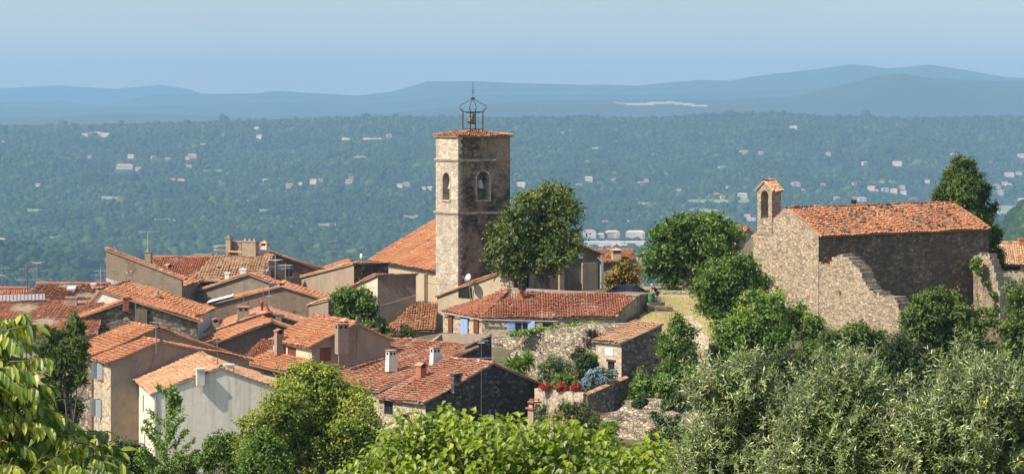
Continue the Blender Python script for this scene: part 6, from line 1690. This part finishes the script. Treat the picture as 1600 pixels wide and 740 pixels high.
def olive(label, D, lob, shoots, seed):
    base = P(np.mean([l[0] for l in lob]), 1000, D); base[2] = float(H(base[0], D))
    root = thing('olive_tree', label, 'tree', base, 'olive trees in the foreground'); tm = MB(); fb = MB()
    lob = [(l[0], l[1] + 38, l[2]) for l in lob]
    lb = lobes3(lob, D, .5, 1)
    limbs(tm, base, [lb[j, :3] for j in np.argsort(-lb[:, 3])[:9]], .055, split=.5, up=.2)
    w = lb[:, 3] ** 2; j = RNG.choice(len(lb), shoots, p=w / w.sum()); d0 = nrm(RNG.normal(0, 1, (shoots, 3)))
    st = lb[j, :3] + d0 * (lb[j, 3] * RNG.uniform(.25, 1.0, shoots) ** .7)[:, None]
    dr = nrm(d0 * .55 + RNG.normal(0, .4, (shoots, 3)) + [0, 0, .75]); L = RNG.uniform(.14, .42, shoots); st = st + RNG.normal(0, .07, (shoots, 3))
    P_, T_, N_, R_ = [], [], [], []
    for i in range(shoots):
        e = st[i] + dr[i] * L[i]; m_ = st[i] + dr[i] * L[i] * .5 + RNG.normal(0, .012, 3)
        if i % 2 == 0: tm.tube([st[i] - dr[i] * .12, m_, e], [.0045, .003, .0015], 3, cap=False)
        n = int(8 + L[i] * 56); t = np.linspace(.0, 1, n); c = st[i] + (e - st[i]) * t[:, None]
        a = np.arange(n) * np.pi / 2 * 1.04 + RNG.random() * 6; u1 = nrm(np.cross(dr[i], [.1, 1, .05])); v1 = np.cross(dr[i], u1)
        sd = np.cos(a)[:, None] * u1 + np.sin(a)[:, None] * v1
        P_.append(c); T_.append(dr[i] * .75 + sd * .75 + RNG.normal(0, .15, (n, 3))); N_.append(sd * -.4 + dr[i] * .5 + RNG.normal(0, .45, (n, 3)) + np.array([-.45, -.3, .5])); R_.append(np.clip(RNG.random() * .5 + RNG.random(n) * .47, 0, .97))
    p, t, n_, r = map(np.concatenate, (P_, T_, N_, R_)); n = len(p); r[RNG.random(n) < .006] = 1.0
    leaves(fb, p, n_, t, .062 * RNG.uniform(.7, 1.25, n), .0135 * RNG.uniform(.8, 1.3, n), 'quad', 0, r)
    tm.build('trunk', [M['bark_grey']], root, True); fb.build('crown', [M['lf_olive']], root)
olive('olive tree with silvery twigs, its top reaching left beside the dry-stone wall, leftmost of three', 24,
      [(1150, 575, 30), (1115, 600, 34), (1180, 600, 36), (1140, 640, 50), (1205, 662, 44), (1100, 690, 44), (1160, 710, 60), (1085, 735, 30), (1225, 710, 50), (1095, 575, 16), (1170, 558, 16)], 1500, 1)
olive('olive tree with a rounded silvery crest in the middle of three at lower right', 23,
      [(1320, 570, 26), (1290, 585, 30), (1345, 595, 34), (1305, 630, 50), (1368, 648, 40), (1260, 660, 44), (1320, 700, 70), (1390, 710, 54), (1250, 720, 48), (1305, 562, 14), (1400, 648, 26), (1265, 640, 24)], 1700, 2)
olive('olive tree with tall upright twigs at the lower right corner', 22.5,
      [(1515, 565, 24), (1500, 600, 36), (1550, 600, 34), (1450, 648, 30), (1580, 610, 36), (1520, 660, 64), (1600, 660, 50), (1460, 700, 60), (1560, 720, 60), (1420, 660, 36), (1610, 720, 50), (1585, 575, 18), (1447, 618, 14)], 1850, 3)

# rough grass and scrub on the slope below the village, uncountable
def scrub():
    nc = 1500; y = RNG.uniform(45, 172, nc); x = RNG.uniform(-.3, .3, nc) * y; c = np.stack([x, y, H(x, y)], 1); hgt = RNG.gamma(2.0, .16, nc)
    per = 26; i = np.repeat(np.arange(nc), per); n = len(i)
    p = c[i] + np.stack([RNG.normal(0, .55, n), RNG.normal(0, .55, n), RNG.random(n) * hgt[i]], 1)
    p[:, 2] = np.maximum(p[:, 2], H(p[:, 0], p[:, 1]) + .02)
    mb = MB(); leaves(mb, p, RNG.normal(0, .7, (n, 3)) + [0, -.3, .7], RNG.normal(0, 1, (n, 3)) + [0, 0, .5], .24 * RNG.uniform(.6, 1.3, n), .13, 'quad', 0, np.clip(RNG.random(nc)[i] * .6 + RNG.random(n) * .4, 0, 1))
    tag(mb.build('scrub', [M['lf_mid']], base=(0, 100, 15)), 'rough green scrub covering the slope below the village', kind='stuff')
scrub()
# ================================================================ CAR, PERSON, LAMPS, FENCE
def car():
    D = 213.0; rz = math.radians(-14); c = P(986, 466, D); c[2] = P(986, 444.5, D)[2] - 1.45
    root = thing('parked_car', 'dark blue hatchback parked behind the ridge of the house with blue shutters', 'car', c)
    ca, sa = math.cos(rz), math.sin(rz); X, Y, Z = np.array([ca, sa, 0]), np.array([-sa, ca, 0]), np.array([0, 0, 1.0])
    M['car_blue'] = plain('car_paint_blue', (.02, .045, .085), .22, .2, .05, .6); M['tyre'] = plain('tyre', (.02, .02, .02), .9); M['lens'] = plain('lamp_lens', (.7, .72, .72), .15, 0, .05, .6); M['tail'] = plain('tail_lens', (.4, .02, .02), .2, 0, .05, .6)
    st = [(-2.05, .45, .75, .8), (-1.98, .3, .98, .86), (-1.6, .25, 1.02, .88), (-.6, .22, .98, .89), (.6, .22, .95, .89), (1.1, .24, .9, .88), (1.75, .28, .74, .84), (2.02, .35, .6, .74)]
    mb = MB(); V = []
    for x, z0, z1, w in st:
        for y, z in ((-w, z0 + .12), (-w - .02, (z0 + z1) / 2), (-w + .06, z1), (w - .06, z1), (w + .02, (z0 + z1) / 2), (w, z0 + .12), (w - .1, z0), (-w + .1, z0)): V.append(c + X * x + Y * y + Z * z)
    k = 8; Fk = [(i * k + j, (i + 1) * k + j, (i + 1) * k + (j + 1) % k, i * k + (j + 1) % k) for i in range(len(st) - 1) for j in range(k)]
    mb.addk(np.array(V), [f[::-1] for f in Fk]); mb.add(np.array(V[:8]), [tuple(range(8))[::-1]]); mb.add(np.array(V[-8:]), [tuple(range(8))])
    mb.build('body', [M['car_blue']], root, True)
    gh = [(-1.85, .98, .80, .99, .8), (-1.25, 1.0, .82, 1.36, .66), (-.4, .97, .83, 1.45, .64), (.35, .95, .83, 1.4, .64), (1.15, .9, .8, .93, .78)]
    mb = MB(); V = []
    for x, z0, w0, z1, w1 in gh:
        V += [c + X * x + Y * y + Z * z for y, z in ((-w0, z0), (-w1, z1), (w1, z1), (w0, z0))]
    for i in range(4):
        for j in range(3):
            q = (i * 4 + j, i * 4 + j + 1, (i + 1) * 4 + j + 1, (i + 1) * 4 + j)
            mb.add(np.array(V), [q[::-1]], 0 if (j == 1 and 0 < i < 3) else 1)
    mb.build('cabin', [M['car_blue'], M['glass']], root)
    pm = MB()
    for x0, z0, x1, z1 in ((-1.25, 1.0, -1.2, 1.36), (-.4, .97, -.35, 1.44), (.35, .96, .38, 1.4)):
        for s in (-1, 1): pm.tube([c + X * x0 + Y * s * .84 + Z * z0, c + X * x1 + Y * s * .66 + Z * z1], .045, 5)
    pm.build('pillars', [M['car_blue']], root)
    for x in (-1.3, 1.3):
        for s in (-1, 1):
            w = MB(); w.lathe(c + X * x + Y * s * .7 + Z * .31, [(.2, -.1), (.31, -.1), (.31, .1), (.2, .1)], 18, 0, axis=Y * s); wo = w.build('wheel', [M['tyre']], root)
            r = MB(); r.lathe(c + X * x + Y * s * .7 + Z * .31, [(.2, .09), (.19, .112), (.05, .115)], 14, 0, axis=Y * s); r.build('rim', [M['alu']], wo)
    for s in (-1, 1):
        for x, nm, mt in ((1.93, 'headlight', 'lens'), (-2.03, 'tail_light', 'tail')):
            m_ = MB(); m_.box(c + X * x + Y * s * .6 + Z * (.62 if x > 0 else .8), X, Y, Z, (-.06, .06), (-.16, .16), (-.07, .08)); m_.build(nm, [M[mt]], root)
        m_ = MB(); m_.box(c + X * .85 + Y * s * .95 + Z * .98, X, Y, Z, (-.06, .08), (-.09, .09), (-.06, .07)); m_.build('wing_mirror', [M['car_blue']], root)
    m_ = MB(); m_.box(c - X * 2.06, X, Y, Z, (-.07, .05), (-.78, .78), (.38, .52)); m_.box(c + X * 2.03, X, Y, Z, (-.05, .06), (-.74, .74), (.3, .46)); m_.build('bumper', [M['grey_paint']], root)
car()

def skin_mesh(name, verts, edges, radii, mats, parent, sub=2):
    me = bpy.data.meshes.new(name); org = wloc(parent)
    me.from_pydata([tuple(np.asarray(v) - org) for v in verts], edges, [])
    o = bpy.data.objects.new(name, me); COL.objects.link(o)
    md = o.modifiers.new('skin', 'SKIN'); s = o.modifiers.new('sub', 'SUBSURF'); s.levels = s.render_levels = sub
    me.skin_vertices.new() if not me.skin_vertices else None
    for i, r in enumerate(radii):
        me.skin_vertices[0].data[i].radius = (r, r) if np.isscalar(r) else r
    me.skin_vertices[0].data[0].use_root = True
    bpy.context.view_layer.update(); dg = bpy.context.evaluated_depsgraph_get()
    n = bpy.data.meshes.new_from_object(o.evaluated_get(dg)); n.name = name; o.modifiers.clear(); o.data = n; bpy.data.meshes.remove(me)
    n.materials.clear()
    for m_ in mats: n.materials.append(m_)
    for p in n.polygons: p.use_smooth = True
    o.parent = parent
    return o

def person():
    D = 205.6; g = P(1025, 470, D); g[2] = P(1022, 445.5, D)[2] - 1.42     # bending over the wall end
    root = thing('person', 'grey haired man in navy shirt bending over a green bag by the wall', 'person', g)
    M['skin'] = plain('skin', (.5, .3, .21), .55, 0, .05); M['navy'] = plain('navy_cloth', (.012, .016, .04), .9); M['shorts'] = plain('dark_shorts', (.05, .05, .06), .9); M['hair'] = plain('grey_hair', (.5, .48, .45), .8); M['shoe'] = plain('shoe', (.03, .025, .02), .7)
    X, Y, Z = np.array([-.92, -.39, 0]), np.array([.39, -.92, 0]), np.array([0, 0, 1.0])        # X: where he faces, Y: his left... towards the viewer
    q = lambda x, y, z: g + X * x + Y * y + Z * z
    J = {'pel': (-.12, 0, .88), 'sp1': (.02, 0, 1.02), 'ch': (.2, 0, 1.2), 'nk': (.33, 0, 1.32), 'hd0': (.39, 0, 1.4), 'hd1': (.44, 0, 1.47)}
    V = [q(*J['pel']), q(*J['sp1']), q(*J['ch']), q(*J['nk']), q(*J['hd0']), q(*J['hd1'])]; R = [.13, .125, .15, .06, .085, .085]; E = [(0, 1), (1, 2), (2, 3), (3, 4), (4, 5)]
    def add(p, r, frm): V.append(q(*p)); R.append(r); E.append((frm, len(V) - 1)); return len(V) - 1
    hands = []
    for s in (-1, 1):
        a = add((.24, s * .19, 1.21), .065, 2); a = add((.36, s * .23, .98), .047, a); a = add((.46, s * .18, .78), .034, a); a = add((.5, s * .16, .70), .038, a); hands.append((.5, s * .16, .70))
        b = add((-.12, s * .1, .82), .1, 0); b = add((-.06, s * .12, .46), .062, b); b = add((-.12, s * .12, .1), .04, b); b = add((.02, s * .13, .045), .042, b)
    skin_mesh('body', V, E, R, [M['skin']], root)
    fm_ = MB()
    for hx, hy, hz in hands:                                           # five fingers closing on the rim of the bag
        for k, (dy, L) in enumerate(((-.035, .07), (-.012, .08), (.012, .078), (.035, .062))):
            a = q(hx + .01, hy + dy, hz - .01); fm_.tube([a, a + X * .02 - Z * L * .6, a - X * .012 - Z * L], [.011, .010, .007], 5)
        a = q(hx - .02, hy - .02, hz + .01); fm_.tube([a, a + X * -.02 - Z * .03, a + X * .01 - Z * .06], [.013, .011, .008], 5)
    fm_.build('fingers', [M['skin']], root, True)
    SV = [q(-.09, 0, .9), q(.03, 0, 1.03), q(.2, 0, 1.21), q(.29, 0, 1.28), q(.25, -.2, 1.21), q(.32, -.24, 1.06), q(.25, .2, 1.21), q(.32, .24, 1.06)]
    skin_mesh('shirt', SV, [(0, 1), (1, 2), (2, 3), (2, 4), (4, 5), (2, 6), (6, 7)], [.155, .15, .175, .1, .09, .075, .09, .075], [M['navy']], root)
    TV = [q(-.13, 0, .88), q(-.12, -.1, .8), q(-.07, -.12, .5), q(-.12, .1, .8), q(-.07, .12, .5)]
    skin_mesh('shorts', TV, [(0, 1), (1, 2), (0, 3), (3, 4)], [.16, .125, .1, .125, .1], [M['shorts']], root)
    h = MB(); hc = q(.405, 0, 1.475); ha = nrm(X * -.35 + Z * .9)
    h.lathe(hc, [(.094, -.03), (.1, .02), (.085, .065), (.045, .088), (.005, .095)], 12, 0, axis=ha); h.build('hair', [M['hair']], root, True)
    f_ = MB(); hc = q(.44, 0, 1.45); fx = nrm(X * .8 - Z * .55)
    f_.lathe(hc + fx * .08, [(.022, -.01), (.016, .02), (.003, .035)], 6, 0, axis=fx)
    for s in (-1, 1): f_.lathe(hc + Y * s * .088 - X * .02, [(.028, -.01), (.03, .01), (.012, .016)], 8, 0, axis=Y * s)
    f_.build('face_features', [M['skin']], root, True)
    e_ = MB()
    for s in (-1, 1): e_.lathe(hc + fx * .078 + Y * s * .032 + nrm(Z * .8 + X * .5) * .03, [(.012, -.006), (.012, .004), (.003, .008)], 6, 0, axis=fx)
    e_.lathe(hc + fx * .076 - nrm(Z * .8 + X * .5) * .045, [(.022, -.004), (.02, .003), (.002, .005)], 8, 0, axis=fx); e_.build('eyes_and_mouth', [M['dark']], root)
    for s in (-1, 1):
        m_ = MB(); m_.box(q(-.03, s * .125, 0), X, Y, Z, (-.13, .15), (-.05, .05), (0, .09), taper=.75); m_.build('shoe', [M['shoe']], root)
    bg = thing('green_bag', 'green sack held open in front of the bending man', 'bag', q(.5, .02, .0)); m_ = MB()
    M['green_bag'] = plain('green_plastic', (.03, .2, .06), .6)
    m_.lathe(q(.5, 0, .02), [(.2, 0), (.26, .12), (.25, .4), (.21, .62), (.23, .68), (.2, .68), (.19, .5)], 14); m_.build('sack', [M['green_bag']], bg, True)
    m_ = MB()
    for s in (-1, 1): m_.tube([q(.5 + .1 * s, -.12, .66), q(.5 + .1 * s, 0, .76), q(.5 + .1 * s, .12, .66)], .012, 5)
    m_.build('handles', [M['green_bag']], bg)
    # a terrain-high block for him to stand on: the wall end he leans over
    st = MB(); st.box(q(-.1, 0, -1.6), X, Y, Z, (-.5, 1.1), (-.5, .5), (0, 1.59)); tag(st.build('stone_step', [M['stone_brown']]), 'stone step under the bending man at the end of the side block', 'step')
person()

def wall_lamp():
    c = P(908, 397, 225.0); root = thing('wall_lamp', 'white four sided lantern on the corner of the dark church wall', 'lamp', c - [0, 0, .4])
    m_ = MB(); m_.lathe(c, [(.2, -.42), (.34, .12), (.36, .14)], 6, 0); m_.build('lantern_glass', [M['white_paint']], root)
    m_ = MB(); m_.lathe(c, [(.4, .14), (.22, .34), (.06, .42), (.03, .55)], 6, 0); m_.lathe(c, [(.1, -.52), (.22, -.42)], 6, 0); m_.build('lantern_cap', [M['iron']], root)
    m_ = MB(); m_.tube([c - [0, 0, .5], c + [0, .5, -.75], c + [0, 1.3, -.8]], .035, 6); m_.build('bracket', [M['iron']], root)
wall_lamp()
def street_lamp():
    D = 224; b_ = P(941, 456, D); root = thing('street_lamp', 'white lamp post with a curved side arm in the narrow gap right of the church', 'street lamp', b_)
    m_ = MB(); m_.tube([b_ - [0, 0, .5], P(941, 409, D)], .12, 8); m_.build('post', [M['white_paint']], root)
    m_ = MB(); m_.tube([P(941, 431, D), P(943, 426, D - .2), P(948, 424, D - .4), P(953, 423, D - .5)], .055, 6); m_.build('arm', [M['white_paint']], root)
    m_ = MB(); m_.lathe(P(955, 424.5, D - .5), [(.1, .12), (.26, .02), (.24, -.06), (.05, -.1)], 10); m_.build('lamp_head', [M['white_paint']], root)
    m_ = MB(); m_.tube([P(941, 409, D), P(934, 402, D + .5)], .06, 6); m_.build('roof_strut', [M['white_paint']], root)
street_lamp()
def fence():
    M['fence_green'] = plain('green_fence', (.02, .12, .08), .6)
    a, b_ = P(836, 455, 209.5), P(858, 455, 210); root = thing('wire_fence', 'green wire mesh fence panel under the tower tree', 'fence', (a + b_) / 2); d = nrm(b_ - a); L = np.linalg.norm(b_ - a)
    for x in (0, L / 2, L): m_ = MB(); m_.tube([a + d * x - [0, 0, .3], a + d * x + [0, 0, 1.15]], .04, 6); m_.build('post', [M['fence_green']], root)
    m_ = MB()
    for x in np.arange(0, L, .09): m_.tube([a + d * x, a + d * x + [0, 0, 1.1]], .009, 3, cap=False)
    for z in np.arange(0, 1.11, .14): m_.tube([a + [0, 0, z], b_ + [0, 0, z]], .009, 3, cap=False)
    m_.build('mesh', [M['fence_green']], root)
fence()
def cable():
    m_ = MB(); a, c = P(549, 485, 199.5), P(651, 460, 206); t = np.linspace(0, 1, 14)[:, None]; p = a + (c - a) * t - np.array([0, 0, 1]) * (4 * t * (1 - t)) * .15
    m_.tube(p, .022, 4); tag(m_.build('power_cable', [M['grey_paint']]), 'grey overhead cable running from the tree to the brown side wall', 'cable')
    m_ = MB(); a, c = P(664, 441, 214), P(716, 444, 212.5); t = np.linspace(0, 1, 10)[:, None]; p = a + (c - a) * t - np.array([0, 0, 1]) * (4 * t * (1 - t)) * .1
    m_.tube(p, .018, 4); tag(m_.build('power_cable', [M['iron']]), 'dark cable strung across the lit face of the bell tower', 'cable')
cable()
antenna('TV aerial with white side boom rising out of the leafy middle tree', 573, 480, 512, 201, [(486, 1.6, 6, .4, 80), (490, .8, 4, .4, 10)], .03, 'alu')
for px, lab in ((703, 'left'), (708, 'right')):
    pass

# ================================================================ AIR, LIGHT, CAMERA
mb = MB(); X0, X1, Y0, Y1, Z0, Z1 = -9600, 9600, -60, 27200, -420, 470
v = [(x, y, z) for z in (Z0, Z1) for y in (Y0, Y1) for x in (X0, X1)]
mb.add(v, [(0, 2, 3, 1), (4, 5, 7, 6), (0, 1, 5, 4), (2, 6, 7, 3), (0, 4, 6, 2), (1, 3, 7, 5)])
hm, nt, out = newmat('haze_air')
pv = N(nt, 'ShaderNodeVolumePrincipled'); pv.inputs['Color'].default_value = (HAZE_COL[0], HAZE_COL[1], HAZE_COL[2], 1); pv.inputs['Density'].default_value = HAZE_D; pv.inputs['Anisotropy'].default_value = 0.0
pv.inputs['Density Attribute'].default_value = ''
nt.links.new(pv.outputs[0], out.inputs['Volume'])
try: hm.cycles.homogeneous_volume = True
except Exception as e: print('homog', e)
tag(mb.build('haze', [hm], base=(0, 0, -420)), 'pale blue summer haze over the valley', kind='stuff')

w = bpy.data.worlds.new('World'); SC.world = w; w.use_nodes = True; nt = w.node_tree; nt.nodes.clear()
sky = nt.nodes.new('ShaderNodeTexSky'); sky.sky_type = 'NISHITA'; sky.sun_disc = False
EL, AZ = SUN_EL, SUN_AZ                                            # azimuth: degrees towards the viewer from due left
sd = np.array([-math.cos(math.radians(AZ)) * math.cos(math.radians(EL)), -math.sin(math.radians(AZ)) * math.cos(math.radians(EL)), math.sin(math.radians(EL))])
sky.sun_elevation = math.radians(EL); sky.sun_rotation = math.atan2(sd[0], sd[1])
sky.air_density, sky.dust_density, sky.ozone_density = SKY_AIR; sky.altitude = 400
bg = nt.nodes.new('ShaderNodeBackground'); bg.inputs['Strength'].default_value = SKY_S; ow = nt.nodes.new('ShaderNodeOutputWorld')
tc = nt.nodes.new('ShaderNodeTexCoord'); mp = nt.nodes.new('ShaderNodeMapping'); mp.inputs['Scale'].default_value = (5, 5, 22); mp.inputs['Location'].default_value = (1.3, .2, .4)
cn = N(nt, 'ShaderNodeTexNoise', Scale=1.6, Detail=6, Roughness=.55); cr = ramp(nt, [(.5, (0, 0, 0)), (.72, (1, 1, 1))])
nt.links.new(tc.outputs['Generated'], mp.inputs[0]); nt.links.new(mp.outputs[0], cn.inputs['Vector']); nt.links.new(cn.outputs['Fac'], cr.inputs[0])
sz = N(nt, 'ShaderNodeSeparateXYZ'); nt.links.new(tc.outputs['Generated'], sz.inputs[0])
vf = N(nt, 'ShaderNodeMapRange'); vf.inputs['From Min'].default_value = .06; vf.inputs['From Max'].default_value = .4; vf.inputs['To Min'].default_value = .75; vf.inputs['To Max'].default_value = 0.0
nt.links.new(sz.outputs['Z'], vf.inputs[0])
hv = mixc(nt, sky.outputs[0], (1.7, 1.92, 2.02), vf.outputs[0])                                          # pale summer veil
hf = N(nt, 'ShaderNodeMapRange'); hf.inputs['From Min'].default_value = 0.0; hf.inputs['From Max'].default_value = .05; hf.inputs['To Min'].default_value = .85; hf.inputs['To Max'].default_value = 0.0
nt.links.new(sz.outputs['Z'], hf.inputs[0])
hv = mixc(nt, hv, (3.6, 3.3, 2.9), hf.outputs[0])                                            # brighter rim above the horizon
hv = mixc(nt, hv, (2.35, 2.4, 2.45), mth(nt, 'MULTIPLY', cr.outputs[0], .4))              # faint cloud wisps
nt.links.new(hv, bg.inputs[0]); nt.links.new(bg.outputs[0], ow.inputs[0])
sl = bpy.data.lights.new('sun', 'SUN'); sl.energy = SUN_E; sl.angle = math.radians(.53); sl.color = (1, .91, .77)
so = bpy.data.objects.new('sun', sl); COL.objects.link(so); so.rotation_euler = Vector(tuple(sd)).to_track_quat('Z', 'Y').to_euler(); so.location = (-60, -20, 120)
cd = bpy.data.cameras.new('camera'); cd.sensor_width = 36; cd.lens = F / 1600 * 36; cd.shift_y = -(370 - HY) / 1600; cd.clip_start = .1; cd.clip_end = 60000
co = bpy.data.objects.new('camera', cd); COL.objects.link(co); co.location = (0, 0, EYE); co.rotation_euler = (math.pi / 2, 0, 0); SC.camera = co
vs = SC.view_settings; vs.view_transform = 'Standard'; vs.look = 'None'; vs.exposure = EXPO; vs.gamma = 1; vs.use_curve_mapping = False
c = SC.cycles; c.max_bounces = 6; c.diffuse_bounces = 3; c.glossy_bounces = 2; c.transmission_bounces = 3; c.transparent_max_bounces = 6; c.volume_bounces = 0; c.caustics_reflective = False; c.caustics_refractive = False
c.use_denoising = True; c.denoiser = 'OPENIMAGEDENOISE'; c.denoising_input_passes = 'RGB_ALBEDO_NORMAL'; c.denoising_prefilter = 'ACCURATE'; c.use_adaptive_sampling = False; c.sample_clamp_indirect = 6
